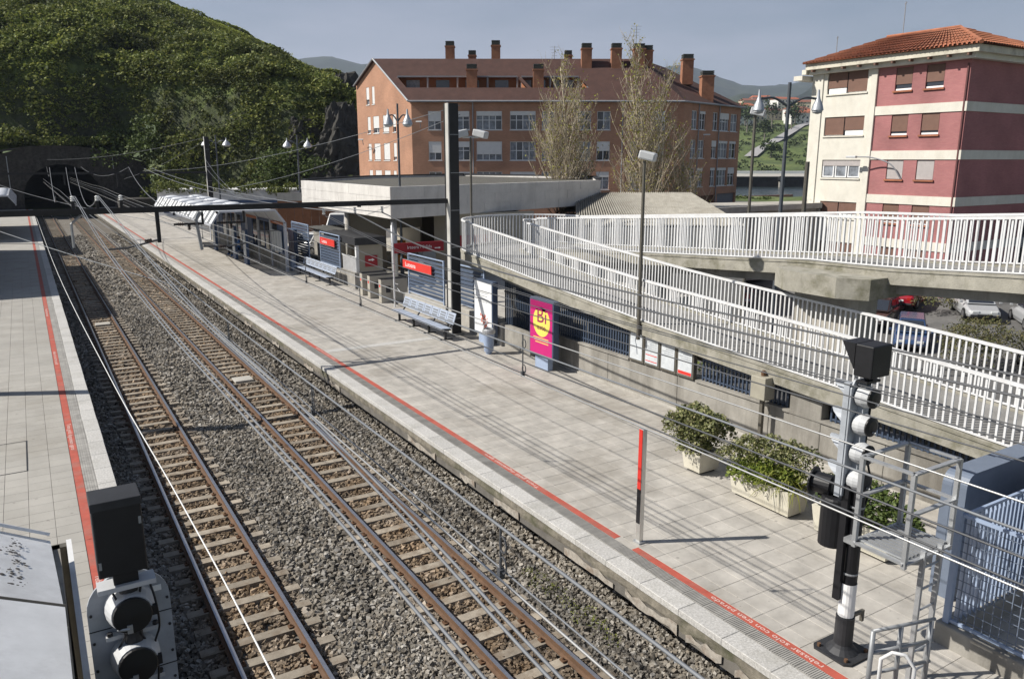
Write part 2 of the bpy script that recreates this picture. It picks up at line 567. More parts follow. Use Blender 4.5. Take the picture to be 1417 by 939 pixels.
# asphalt car park and street behind the station, following the terrain
M_ASPH = mat('asphalt', (.12, .118, .115), .9, .2, 1.2, stain=.4, stain_scale=.3, stain_col=(.2, .19, .18), bump=.2, bscale=60)
ax_ = np.concatenate([[13.8], np.arange(15, 86, 1.5)]); ay_ = np.arange(-12, 108, 1.5)
AX, AY = np.meshgrid(ax_, ay_, indexing='ij')
AZ = street(AX, AY)
ia = np.arange(AX.size).reshape(AX.shape)
Fa = np.stack([ia[:-1, :-1].ravel(), ia[1:, :-1].ravel(), ia[1:, 1:].ravel(), ia[:-1, 1:].ravel()], 1)
struct(np_mesh('road', np.stack([AX.ravel(), AY.ravel(), AZ.ravel()], 1), Fa, M_ASPH, smooth=True))

# river
m_, nt_, b_ = _nodes('river_water')
b_.inputs['Base Color'].default_value = (.035, .05, .055, 1); b_.inputs['Roughness'].default_value = .18
nn = nt_.nodes.new('ShaderNodeTexNoise'); nn.inputs['Scale'].default_value = .35; nn.inputs['Detail'].default_value = 6
gg = nt_.nodes.new('ShaderNodeNewGeometry'); nt_.links.new(gg.outputs['Position'], nn.inputs['Vector'])
bb = nt_.nodes.new('ShaderNodeBump'); bb.inputs['Strength'].default_value = .35; bb.inputs['Distance'].default_value = .4
nt_.links.new(nn.outputs['Fac'], bb.inputs['Height']); nt_.links.new(bb.outputs['Normal'], b_.inputs['Normal'])
mb = MB(); mb.quad(W(-15, 140, WATER_Z), W(420, 140, WATER_Z), W(420, 266, WATER_Z), W(-15, 266, WATER_Z))
struct(mb.build('water', m_))

# ------------------------------------------------------------------ trackbed, ballast, tracks
T1, T2 = 2.43, 5.66
M_BED = mat('trackbed', (.17, .155, .135), .95, .45, 14, stain=.5, stain_scale=.5, stain_col=(.10, .085, .065), bump=1.0, bscale=22)
mb = MB(); mb.quad((.4, -8, -.235), (8.4, -8, -.235), (8.4, 140, -.235), (.4, 140, -.235))
struct(mb.build('trackbed', M_BED))

def stones(name, n, x0, x1, y0, y1, smin, smax, m, ztop=-.165, reject=True):
    X = rng.uniform(x0, x1, n); Y = rng.uniform(y0, y1, n)
    keep = np.ones(n, bool)
    phase = (Y / .6) % 1.0
    on_sl = (phase < .36)
    for t in (T1, T2):
        d = np.abs(X - t)
        keep &= ~((np.abs(d - .533) < .075))
        keep &= ~(on_sl & (d < .93) & (rng.random(n) < .93))
    X, Y = X[keep], Y[keep]; n = len(X)
    s = rng.uniform(smin, smax, n)
    inside = np.minimum(np.abs(X - T1), np.abs(X - T2)) < .95
    mound = np.where(inside, 0, .03 * np.sin(np.clip((X - 3.4) / 1.3, 0, 1) * np.pi)) + .05 * smooth01((X - 6.8) / .9)
    Z = ztop + rng.uniform(-.055, .02, n) - s * .35 + mound
    cube = np.array([(-1, -1, -1), (1, -1, -1), (1, 1, -1), (-1, 1, -1), (-1, -1, 1), (1, -1, 1), (1, 1, 1), (-1, 1, 1)], float) * .5
    V = cube[None] * (1 + rng.uniform(-.42, .3, (n, 8, 3)))
    V *= (s[:, None] * rng.uniform(.65, 1.25, (n, 3)))[:, None, :]
    a = rng.uniform(0, 2 * np.pi, n); b = rng.uniform(-.9, .9, n)
    ca, sa, cb, sb = np.cos(a), np.sin(a), np.cos(b), np.sin(b)
    y1_ = V[..., 1] * cb[:, None] - V[..., 2] * sb[:, None]; z1_ = V[..., 1] * sb[:, None] + V[..., 2] * cb[:, None]
    V[..., 1], V[..., 2] = y1_, z1_
    x2 = V[..., 0] * ca[:, None] - V[..., 1] * sa[:, None]; y2 = V[..., 0] * sa[:, None] + V[..., 1] * ca[:, None]
    V[..., 0], V[..., 1] = x2, y2
    V += np.stack([X, Y, Z], 1)[:, None, :]
    q = np.array([(0, 3, 2, 1), (4, 5, 6, 7), (0, 1, 5, 4), (1, 2, 6, 5), (2, 3, 7, 6), (3, 0, 4, 7)])
    F = (q[None] + (np.arange(n) * 8)[:, None, None]).reshape(-1, 4)
    return V.reshape(-1, 3), F

M_STONE = ramp_mat('ballast_stone', [(.09, .083, .072), (.18, .165, .14), (.26, .245, .215), (.20, .175, .14), (.40, .385, .355), (.14, .128, .11)], rough=.9, scale=.4, var=.25)
parts_v, parts_f, off = [], [], 0
for n, y0, y1, a, b in ((50000, 1.5, 11, .038, .066), (34000, 11, 23, .05, .08), (26000, 23, 46, .065, .105), (15000, 46, 90, .10, .17)):
    V, F = stones('s', n, .9, 8.0, y0, y1, a, b, M_STONE)
    parts_v.append(V); parts_f.append(F + off); off += len(V)
# brake dust and rust tint the stones lying along the rails
_nt = M_STONE.node_tree; _b = _nt.nodes['Principled BSDF']; _src = _b.inputs['Base Color'].links[0].from_socket
_g = _nt.nodes.new('ShaderNodeNewGeometry'); _s = _nt.nodes.new('ShaderNodeSeparateXYZ'); _nt.links.new(_g.outputs['Position'], _s.inputs[0])
def _m(op, a, b_):
    n_ = _nt.nodes.new('ShaderNodeMath'); n_.operation = op
    for k_, q_ in ((0, a), (1, b_)):
        if isinstance(q_, (int, float)): n_.inputs[k_].default_value = q_
        elif q_ is not None: _nt.links.new(q_, n_.inputs[k_])
    return n_.outputs[0]
_d = _m('MINIMUM', _m('ABSOLUTE', _m('SUBTRACT', _s.outputs['X'], T1), None), _m('ABSOLUTE', _m('SUBTRACT', _s.outputs['X'], T2), None))
_n = _nt.nodes.new('ShaderNodeTexNoise'); _n.inputs['Scale'].default_value = 1.3; _n.inputs['Detail'].default_value = 5; _nt.links.new(_g.outputs['Position'], _n.inputs['Vector'])
_r = _nt.nodes.new('ShaderNodeMapRange'); _r.inputs['From Min'].default_value = .45; _r.inputs['From Max'].default_value = 1.0; _r.inputs['To Min'].default_value = 1.0; _r.inputs['To Max'].default_value = .12
_nt.links.new(_d, _r.inputs['Value'])
_f = _m('MULTIPLY', _r.outputs['Result'], _m('MULTIPLY', _n.outputs['Fac'], 1.7)); _f.node.use_clamp = True
_x = _nt.nodes.new('ShaderNodeMixRGB'); _x.blend_type = 'MULTIPLY'; _x.inputs[2].default_value = (.86, .66, .48, 1)
_nt.links.new(_f, _x.inputs['Fac']); _nt.links.new(_src, _x.inputs[1]); _nt.links.new(_x.outputs['Color'], _b.inputs['Base Color'])
tag(np_mesh('ballast', np.concatenate(parts_v), np.concatenate(parts_f), M_STONE), 'crushed grey and brown ballast stones between and beside the rails', 'gravel', kind='stuff')

M_RAIL = mat('rusty_rail', (.125, .072, .042), .75, .25, 9, stain=.4, stain_scale=2, stain_col=(.07, .04, .025))
M_RAILHEAD = mat('worn_railhead', (.42, .42, .45), .28, .1, 6, metal=.8)
M_SLEEPER = mat('concrete_sleeper', (.30, .262, .21), .9, .22, 6, stain=.75, stain_scale=1.8, stain_col=(.13, .085, .05), objvar=.25, bump=.2)
M_CLIP = mat('rusty_clip', (.12, .065, .035), .8, .3, 10)
sl = MB()
sl.extrude([(-.93, -.11, -.30), (-.93, .11, -.30), (-.93, .095, -.135), (-.93, -.095, -.135)], (0, 0, 0), (1.86, 0, 0))
SL_MESH = None
def railway_track(xc, label):
    global SL_MESH
    t = thing('railway_track', label, 'track', (xc, 0, 0), group='tracks between the platforms')
    for s in (-1, 1):
        x = xc + s * .533
        prof = [(-.063, -.14), (.063, -.14), (.063, -.128), (.012, -.112), (.010, -.045), (.034, -.036), (.034, -.006), (-.034, -.006), (-.034, -.036), (-.010, -.045), (-.012, -.112), (-.063, -.128)]
        mb = MB(); mb.extrude([(x + a, 0, b) for a, b in prof], (0, -8, 0), (0, 160, 0))
        r = mb.build('rail', M_RAIL, t)
        mb = MB(); mb.box(x - .0305, -8, -.0055, x + .0305, 160, 0.0)
        mb.build('railhead', M_RAILHEAD, r)
    if SL_MESH is None:
        o = sl.build('sleeper', M_SLEEPER)
        SL_MESH = o.data
        bpy.data.objects.remove(o)
    for k in range(2, 200):
        y = k * .6 + .1
        o = share(SL_MESH, 'sleeper', (random.uniform(-.02, .02), y, random.uniform(-.006, .004)), t)
        o.rotation_euler = (0, 0, random.uniform(-.012, .012))
    mb = MB()
    for k in range(2, 100):
        y = k * .6 + .1
        for s in (-1, 1):
            for q in (-1, 1):
                x = xc + s * .533 + q * .095
                mb.box(x - .035, y - .05, -.13, x + .035, y + .05, -.105)
                mb.tube((x, y, -.11), (x, y, -.07), .016, n=5)
    o = mb.build('rail_clip', M_CLIP, t); o['kind'] = 'stuff'
    return t
railway_track(T1, 'left-hand metre-gauge track lying beside the shaded left platform')
railway_track(T2, 'right-hand metre-gauge track lying nearer the sunny right platform')

# cable lying on the ballast, loose hoses by the right platform
def cable_on_ground(name, label, pts, r, m):
    mb = MB(); mb.path(smooth_path(pts, 5), r, 6)
    return tag(mb.build(name, m, smooth=True), label, 'cable')
pts = [(7.45 + .12 * math.sin(k * 1.3), 2.5 + k * .75, -.16 + .03 * math.sin(k * 2.1)) for k in range(8)]
cable_on_ground('loose_cable', 'pale cable lying in loops on ballast below the right platform edge', pts, .022, M_CABLE)
pts = [(7.25 + .18 * math.sin(k * 1.7 + 1), 2.2 + k * .6, -.15 + .03 * math.cos(k * 2.3)) for k in range(9)]
cable_on_ground('loose_cable', 'second pale cable curling on ballast nearest the camera', pts, .018, M_GALV)
pts = [(7.05 + .1 * math.sin(k * 2.2 + 2), 2.0 + k * .55, -.15) for k in range(9)]
cable_on_ground('loose_cable', 'thin dark cable on ballast beside the pale cable loops', pts, .014, M_CABLE_DARK)
mb = MB(); mb.box(7.0, 4.0, -.2, 7.5, 4.7, -.09)
tag(mb.build('trough_lid', M_CONC_PALE, bevel=.01), 'pale concrete trough lid lying on ballast under the platform edge', 'lid')
# flat white inspection plate between the rails, one on each track
for (x, y, l) in ((T1, 39.6, 'pale plate fixed between the rails of the left track at the shadow edge'), (T2, 26.8, 'pale plate fixed between the rails of the right track')):
    mb = MB(); mb.box(x - .3, y - .3, -.13, x + .3, y + .3, -.06)
    tag(mb.build('track_plate', M_CONC_PALE, bevel=.01), l, 'plate', 'plates between the rails')

# ------------------------------------------------------------------ platforms
PZ = 1.0
M_TILE = mat('paving_tile', (.40, .378, .343), .85, .2, 2.2, stain=.6, stain_scale=.45, stain_col=(.23, .205, .17), spots=.5, objvar=.065, island=.055, bump=.12, bscale=90)
M_TILE_L = mat('paving_tile_warm', (.35, .335, .305), .85, .1, 1.2, stain=.4, stain_scale=.5, stain_col=(.22, .20, .165), spots=.4, objvar=.05, island=.05, bump=.1, bscale=90)
M_JOINT = mat('joint_mortar', (.14, .13, .115), .95, .3, 3)
M_COPE = mat('granite_coping', (.46, .45, .43), .8, .3, 28, stain=.35, stain_scale=1.6, stain_col=(.22, .21, .17), objvar=.07, island=.07, bump=.1, bscale=120)
M_TACT = mat('tactile_tile', (.31, .30, .28), .85, .2, 4, objvar=.08, island=.08)
M_EDGE = mat('stained_edge', (.20, .18, .145), .95, .4, 5, stain=.95, stain_scale=1.3, stain_col=(.075, .078, .042), bump=.6, bscale=12)
M_REDLINE = mat('red_line_paint', (.40, .088, .06), .75, .2, 4, stain=.55, stain_scale=2.2, stain_col=(.27, .17, .14))

def box_mesh(name, sx, sy, sz, m, b=.004):
    """paving piece with a small chamfer, origin at its low corner"""
    x0, x1, y0, y1 = .002, sx - .002, .002, sy - .002
    v = [(x0, y0, 0), (x1, y0, 0), (x1, y1, 0), (x0, y1, 0), (x0, y0, sz - b), (x1, y0, sz - b), (x1, y1, sz - b), (x0, y1, sz - b),
         (x0 + b, y0 + b, sz), (x1 - b, y0 + b, sz), (x1 - b, y1 - b, sz), (x0 + b, y1 - b, sz)]
    f = [(0, 1, 5, 4), (1, 2, 6, 5), (2, 3, 7, 6), (3, 0, 4, 7), (4, 5, 9, 8), (5, 6, 10, 9), (6, 7, 11, 10), (7, 4, 8, 11), (8, 9, 10, 11)]
    me = bpy.data.meshes.new(name); me.from_pydata(v, [], f); me.materials.append(m); me.update()
    return me

def joined(me_src, spots, name, m, parent):
    """many equal pieces as one mesh of kind stuff; spots: (x, y, z)"""
    v0 = np.array([tuple(v.co) for v in me_src.vertices]); quads = np.array([tuple(p.vertices) for p in me_src.polygons])
    S = np.array(spots)
    V = (v0[None] + S[:, None, :]).reshape(-1, 3)
    F = (quads[None] + (np.arange(len(S)) * len(v0))[:, None, None]).reshape(-1, 4)
    o = np_mesh(name, V, F, m, parent); o['kind'] = 'stuff'
    return o

# right platform ------------------------------------------------
mb = MB()
mb.box(8.35, -6, -.9, 13.62, 119.5, .955)
mb.box(7.26, -6, .56, 8.35, 119.5, .895)
mb.box(7.557, -6, .895, 8.35, 119.5, .9545)
plat_r = struct(mb.build('platform', M_JOINT))
mb = MB()
# rough stained face of the slab edge, with a broken lower lip
ys = np.arange(-6, 119.6, .35)
top = [(7.245 + .008 * math.sin(i * 3.1), y, .90) for i, y in enumerate(ys)]
mid = [(7.238 + .02 * random.random(), y, .74 + .04 * random.random()) for y in ys]
low = [(7.26 + .03 * random.random(), y, .60 + .07 * random.random()) for y in ys]
nn_ = len(ys)
mb.add(top + mid + low, [(i, i + 1, nn_ + i + 1, nn_ + i) for i in range(nn_ - 1)] + [(nn_ + i, nn_ + i + 1, 2 * nn_ + i + 1, 2 * nn_ + i) for i in range(nn_ - 1)])
mb.build('edge_face', M_EDGE, plat_r)
# flaking pale render along the lower lip
mb = MB()
yy_ = 2.5
while yy_ < 60:
    L_ = random.uniform(.3, 1.5); n_ = 7
    if random.random() < .45:
        up_ = [(7.228, yy_ + L_ * k / n_, .70 + random.uniform(-.03, .07)) for k in range(n_ + 1)]
        lo_ = [(7.234, yy_ + L_ * k / n_, .60 + random.uniform(-.05, .03)) for k in range(n_ + 1)]
        mb.add(up_ + lo_, [(k, k + 1, n_ + 2 + k, n_ + 1 + k) for k in range(n_)])
    yy_ += L_ + random.uniform(.0, .5)
o = mb.build('flaking_render', mat('flaking_render', (.36, .33, .285), .95, .35, 9, stain=.8, stain_scale=4, stain_col=(.17, .11, .07)), plat_r); o['kind'] = 'stuff'
cope_me = box_mesh('coping_stone', .34, .82, .10, M_COPE, .008)
for k in range(0, 70):
    share(cope_me, 'coping_stone', (7.215 + random.uniform(-.004, .004), 2.38 + k * .82, .90), plat_r)
joined(cope_me, [(7.215, 2.38 + k * .82, .90) for k in range(70, 142)], 'coping_row', M_COPE, plat_r)
# tactile tiles with cross ribs
mb = MB(); mb.box(0.003, .003, 0, .237, .397, .04)
for k in range(12):
    mb.box(.012, .012 + k * .032, .0405, .228, .029 + k * .032, .0465)
tact = mb.build('tactile_tile', M_TACT); tact_me = tact.data; bpy.data.objects.remove(tact)
for k in range(-1, 90):
    share(tact_me, 'tactile_tile', (7.556, 4.0 + k * .4 - .02, .955), plat_r)
mb = MB(); mb.box(7.556, 40.0, .955, 7.79, 119, .997); mb.build('tactile_strip', M_TACT, plat_r)
# red line, broken by one bare tile
for a, b in ((-1, 9.0), (9.45, 70), (70.01, 119)):
    mb = MB(); mb.box(7.796, a, .955, 7.928, b, 1.0015); mb.build('red_line', M_REDLINE, plat_r)
for y0, y1 in ((-5, 9.0), (9.0, 9.45), (9.45, 119)):
    if y0 == 9.0:
        mb = MB(); mb.box(7.796, 9.003, .955, 7.93, 9.447, .998); mb.build('bare_tile', M_TILE, plat_r)
half_me = box_mesh('paving_tile', .235, .4, .045, M_TILE)
tile_me = box_mesh('paving_tile', .405, .4, .045, M_TILE)
spots_obj, spots_rest = [], []
for r in range(-6, 150):
    y = 3.42 + r * .4 - .02
    for c in range(-1, 14):
        x = 7.935 if c < 0 else 8.17 + c * .405
        z = .955 + random.uniform(-.0015, .0015)
        if c == 13 and x + .4 > 13.5: continue
        (spots_obj if (2.9 < y < 12.2 and len(spots_obj) < 300) else spots_rest).append((x, y, z, c))
for x, y, z, c in spots_obj:
    share(half_me if c < 0 else tile_me, 'paving_tile', (x, y, z), plat_r)
joined(tile_me, [s[:3] for s in spots_rest if s[3] >= 0], 'paving', M_TILE, plat_r)
joined(half_me, [s[:3] for s in spots_rest if s[3] < 0], 'paving', M_TILE, plat_r)
mb = MB(); mb.box(7.935, 63.5, .955, 13.55, 119, .998); mb.build('far_paving', M_TILE, plat_r)
# one pale worn band of paving across the platform by the bench
mb = MB(); mb.box(7.97, 24.62, .985, 12.4, 25.0, 1.0035); mb.build('pale_band', M_COPE, plat_r)

# left platform -------------------------------------------------
mb = MB()
mb.box(-9, -6, -.9, .2, 119.5, .955)
mb.box(.2, -6, .56, .88, 119.5, .895)
mb.box(.2, -6, .895, .6, 119.5, .9545)
plat_l = struct(mb.build('platform', M_JOINT))
cope2 = box_mesh('coping_stone', .32, .9, .10, M_COPE, .008)
for k in range(0, 60):
    share(cope2, 'coping_stone', (.603 + random.uniform(-.005, .005), 3 + k * .9, .90), plat_l)
joined(cope2, [(.603, 3 + k * .9, .90) for k in range(60, 129)], 'coping_row', M_COPE, plat_l)
mb = MB(); mb.box(.003, .003, 0, .222, .397, .04)
for k in range(5):
    mb.box(.012 + k * .042, .004, .0405, .036 + k * .042, .396, .047)
tl = mb.build('tactile_tile', M_TACT); tl_me = tl.data; bpy.data.objects.remove(tl)
for k in range(0, 100):
    share(tl_me, 'tactile_tile', (.378, 4.4 + k * .4, .955), plat_l)
mb = MB(); mb.box(.378, 44.4, .955, .6, 119, .997); mb.build('tactile_strip', M_TACT, plat_l)
for a, b in ((2, 14), (14.01, 45), (45.01, 119)):
    mb = MB(); mb.box(.224, a, .955, .374, b, 1.0015); mb.build('red_line', M_REDLINE, plat_l)
tile2 = box_mesh('paving_tile', .39, .4, .045, M_TILE_L)
so, sr = [], []
for r in range(0, 150):
    y = 4.4 + r * .4
    for c in range(0, 23):
        x = .22 - .39 * (c + 1)
        z = .955 + random.uniform(-.001, .001)
        lim = -2.2
        (so if (x > lim and 7.5 < y < 27.5 and len(so) < 300) else sr).append((x, y, z))
for p in so: share(tile2, 'paving_tile', p, plat_l)
joined(tile2, sr, 'paving', M_TILE_L, plat_l)
mb = MB(); mb.box(-8.9, 64.4, .955, .22, 119, .998); mb.build('far_paving', M_TILE_L, plat_l)
# manhole frame in the left platform
mb = MB()
for a in ((-1.9, 18.0, -.55, 18.03), (-1.9, 20.05, -.55, 20.08), (-.58, 18.03, -.55, 20.05)):
    mb.box(a[0], a[1], .99, a[2], a[3], 1.003)
mb.build('manhole_frame', M_DARKSTEEL, plat_l)

# lettering along the red lines
YV, XV = (0, 1, 0), (-1, 0, 0)
lettering('rebasar solo con tren parado', .11, (7.885, 5.38, 1.0022), (0, 1, 0), (-1, 0, 0), M_FADED, plat_r, width=1.9)
lettering('Trena geldi dagoenean igaro', .11, (7.885, 11.85, 1.0022), (0, 1, 0), (-1, 0, 0), M_FADED, plat_r, width=2.1)
lettering('rebasar solo con tren parado', .11, (7.885, 23.6, 1.0022), (0, 1, 0), (-1, 0, 0), M_FADED, plat_r, width=1.9)
for y0, t in ((12.6, 'rebasar solo con tren parado'), (20.9, 'Trena geldi dagoenean igaro'), (29.5, 'rebasar solo con tren parado'), (38.5, 'Trena geldi dagoenean igaro')):
    lettering(t, .12, (.265, y0, 1.0022), (0, -1, 0), (1, 0, 0), M_FADED, plat_l, width=2.0)
# ------------------------------------------------------------------ ramp with white railings
zA = lambda y: float(np.interp(y, [0, 6, 8.5, 12, 15.4, 20, 25], [2.1, 2.50, 2.66, 2.85, 3.04, 3.42, 3.9]))
zB = lambda y: float(np.interp(y, [0, 7.6, 10.5, 12.3, 15.2, 24.6], [5.35, 5.0, 4.80, 4.78, 4.57, 3.95]))
M_DECK = mat('ramp_deck', (.24, .235, .225), .9, .2, 3, stain=.4, stain_scale=1.2, stain_col=(.13, .125, .11), bump=.2)
ramp = thing('pedestrian_ramp', 'concrete switchback ramp with mossy edges beside the platform', 'ramp', (15.75, 12, -2.2))
sec = []
for y in np.arange(0.5, 24.61, 1.2):
    sec.append(((13.3, y, zA(y)), (15.55, y, zA(y))))
for th in np.linspace(170, 10, 15):
    a = R(th); z = 3.9 + .05 * (170 - th) / 160
    sec.append(((15.75 + 2.45 * math.cos(a), 24.7 + 2.45 * math.sin(a), z), (15.75 + .2 * math.cos(a), 24.6 + .2 * math.sin(a), z)))
for y in np.arange(24.6, 2.0, -1.2):
    sec.append(((18.2, y, zB(y)), (15.95, y, zB(y))))
def strip(sec, dz0, dz1, inset=0.0):
    v = []; f = []
    for o, i in sec:
        o = Vector(o); i = Vector(i); d = (i - o).normalized() * inset
        for p, dz in ((o + d, dz1), (i - d, dz1), (i - d, dz0), (o + d, dz0)):
            v.append((p.x, p.y, p.z + dz))
    n = len(sec)
    for k in range(n - 1):
        for j in range(4):
            f.append((k * 4 + j, k * 4 + (j + 1) % 4, (k + 1) * 4 + (j + 1) % 4, (k + 1) * 4 + j))
    f += [(0, 1, 2, 3), tuple((n - 1) * 4 + j for j in (3, 2, 1, 0))]
    mb = MB(); mb.add(v, f)
    return mb
strip(sec, -.30, -.012).build('slab', M_CONC_MOSS, ramp)
strip(sec, -.011, .0, .16).build('deck', M_DECK, ramp)
strip(sec[:20], -.62, -.301, .55).build('beam', M_CONC, ramp)
strip(sec[36:], -.54, -.301, .35).build('beam', M_CONC, ramp)
# kerb ledges under the railings
for side in (0, 1):
    led = []
    for o, i in sec:
        a, b = (Vector(o), Vector(i)) if side == 0 else (Vector(i), Vector(o))
        d = (b - a).normalized()
        led.append((tuple(a - d * .02), tuple(a + d * .15)))
    strip(led, -.0105, .045).build('edge_kerb', M_CONC_MOSS, ramp)
# hammerhead pier below the upper leg
mb = MB(); mb.prism([(15.0, 10.9), (15.35, 10.3), (18.4, 10.3), (18.7, 10.9), (18.7, 12.3), (18.3, 12.9), (15.4, 12.9), (15.0, 12.3)], 4.20, 4.66)
mb.build('pier_cap', M_CONC_MOSS, ramp)
mb = MB(); mb.prism([(15.68, 11.0), (15.8, 10.85), (16.5, 10.85), (16.62, 11.0), (16.62, 12.45), (16.5, 12.6), (15.8, 12.6), (15.68, 12.45)], -2.4, 4.20)
mb.build('pier', M_CONC_PALE, ramp)
for y in (2.5, 10.25, 18.5):
    mb = MB(); mb.box(13.72, y - .4, -2.4, 14.35, y + .4, zA(y) - .31); mb.build('pier', M_CONC, ramp)
mb = MB(); mb.lathe([(.45, 0), (.45, 6.0)], (15.9, 24.8, -2.4), n=16); mb.build('pier', M_CONC, ramp, smooth=False)
mb = MB(); mb.lathe([(.4, 0), (.4, 6.3)], (17.1, 19.0, -2.2), n=16); mb.build('pier', M_CONC, ramp)

BAR = MB(); BAR.box(-.018, -.012, 0, .018, .012, 1.0)
_b = BAR.build('baluster', M_WHITE); BAR_ME = _b.data; bpy.data.objects.remove(_b)
def railing(label, pts, spacing=.13, h=1.08):
    """white railing along a list of points on the deck edge"""
    P = [Vector(p) for p in pts]
    t = thing('railing', label, 'railing', P[len(P) // 2], group='white railings of the ramp')
    L = [0]
    for a, b in zip(P, P[1:]): L.append(L[-1] + (b - a).length)
    def at(s):
        k = max(0, min(len(P) - 2, int(np.searchsorted(L, s) - 1)))
        q = (s - L[k]) / (L[k + 1] - L[k])
        return P[k].lerp(P[k + 1], q), (P[k + 1] - P[k])
    up = Vector((0, 0, 1))
    for nm, dz, w_, hh in (('top_rail', h, .032, .028), ('bottom_rail', .035, .024, .014)):
        mb = MB()
        v = []; f = []
        for k, p in enumerate(P):
            d = (P[min(k + 1, len(P) - 1)] - P[max(k - 1, 0)]); d.z = 0; d.normalize()
            n = Vector((-d.y, d.x, 0)) * w_
            c = p + up * dz
            v += [tuple(c + n + up * hh), tuple(c - n + up * hh), tuple(c - n - up * hh), tuple(c + n - up * hh)]
        m = len(P)
        for k in range(m - 1):
            for j in range(4): f.append((k * 4 + j, k * 4 + (j + 1) % 4, (k + 1) * 4 + (j + 1) % 4, (k + 1) * 4 + j))
        f += [(0, 1, 2, 3), tuple((m - 1) * 4 + j for j in (3, 2, 1, 0))]
        mb.add(v, f); mb.build(nm, M_WHITE, t)
    n = int(L[-1] / spacing)
    for k in range(n + 1):
        p, d = at(min(L[-1] - 1e-4, k * spacing + .01))
        q = p - Vector(t.location)
        post = False
        share(BAR_ME, 'post' if post else 'baluster', (q.x, q.y, q.z + .03), t, rz=math.atan2(d.y, d.x), scale=(1.7 if post else 1, 1.7 if post else 1, h - .03))
    return t
railing('white railing on outer edge of the lower ramp, above the platform wall', [(13.36, y, zA(y) + .045) for y in np.arange(1.2, 24.6, 1.2)] + [(13.36, 24.6, zA(24.6) + .045)])
railing('white railing on inner edge of the lower ramp leg', [(15.47, y, zA(y) + .045) for y in np.arange(2.6, 24.6, 1.2)])
arc = [(15.75 + 2.39 * math.cos(R(th)), 24.7 + 2.39 * math.sin(R(th)), 3.945 + .05 * (180 - th) / 180) for th in np.linspace(180, 0, 19)]
railing('curved white railing round the hairpin bend of the ramp', arc)
railing('white railing on near edge of the upper ramp leg, above the pier', [(16.02, y, zB(y) + .045) for y in np.arange(24.4, 3.0, -1.2)])
railing('white railing on far edge of the upper ramp leg, before the houses', [(18.13, y, zB(y) + .045) for y in np.arange(24.6, 3.0, -1.2)])
arc = [(15.745 + .27 * math.cos(R(th)), 24.4 + .27 * math.sin(R(th)), 3.96) for th in np.linspace(180, 0, 8)]
railing('short white railing closing the inside of the hairpin bend', arc)

# ------------------------------------------------------------------ wall, fence and boards behind the platform
wall = thing('retaining_wall', 'low stained concrete wall along the back of the right platform under the ramp', 'wall', (13.6, 13, 1))
ycuts = [5.6, 8.4, 11.2, 14.1, 16.9, 19.6]
for a, b in zip(ycuts, ycuts[1:]):
    mb = MB(); mb.box(13.5, a + .006, .9, 13.7, b - .006, 1.9); mb.build('panel', M_CONC, wall, bevel=.008)
mb = MB(); mb.box(13.515, 5.6, .9, 13.69, 19.6, 1.89); mb.build('core', M_CONC, wall)
mb = MB(); mb.box(13.46, 5.6, .95, 13.4995, 19.6, 1.06); mb.build('skirting', M_CONC_PALE, wall)
mb = MB(); mb.box(13.46, 5.55, 1.9, 13.73, 13.45, 1.955); mb.box(13.46, 15.98, 1.9, 13.73, 19.65, 1.955); mb.build('coping', M_CONC, wall)
mb = MB(); mb.box(13.48, 9.85, .95, 13.95, 10.66, zA(10.2) - .31); mb.build('pillar', M_CONC, wall, bevel=.03)
mb = MB(); mb.box(13.62, 19.62, .9, 13.72, 20.6, 2.9); mb.build('end_panel', M_CONC, wall)

fb = MB(); fb.box(-.02, -.02, 0, .02, .02, 1)
_b = fb.build('bar', M_BLUE); FBAR = _b.data; bpy.data.objects.remove(_b)
def bar_fence(label, y0, y1, x=13.6, zb=1.955, top=None, spacing=.115):
    t = thing('bar_fence', label, 'fence', (x, (y0 + y1) / 2, zb), group='dark bar fences under the ramp')
    top = top or (lambda y: zA(y) - .33)
    n = int((y1 - y0) / spacing)
    for k in range(n + 1):
        y = y0 + k * spacing
        share(FBAR, 'bar', (0, y - (y0 + y1) / 2, .0), t, scale=(1, 1, top(y) - zb))
    for q in (.12, .8):
        mb = MB()
        mb.add([(x - .012, y0, zb + q * (top(y0) - zb) - .02), (x + .012, y0, zb + q * (top(y0) - zb) - .02), (x + .012, y0, zb + q * (top(y0) - zb) + .02), (x - .012, y0, zb + q * (top(y0) - zb) + .02),
                (x - .012, y1, zb + q * (top(y1) - zb) - .02), (x + .012, y1, zb + q * (top(y1) - zb) - .02), (x + .012, y1, zb + q * (top(y1) - zb) + .02), (x - .012, y1, zb + q * (top(y1) - zb) + .02)],
               [(0, 1, 2, 3), (4, 7, 6, 5), (0, 4, 5, 1), (1, 5, 6, 2), (2, 6, 7, 3), (3, 7, 4, 0)])
        mb.build('rail', M_BLUE, t)
    return t
bar_fence('dark blue bar fence on the wall right of the notice boards', 5.9, 9.7)
bar_fence('dark blue bar fence between the notice boards and the concrete pillar', 10.8, 13.35)
bar_fence('dark blue bar fence between the magenta poster and the notice boards', 16.1, 19.55)
bar_fence('dark bar gate between the white poster panel and the magenta poster', 20.7, 23.9, x=14.3, zb=1.0, top=lambda y: 3.0)

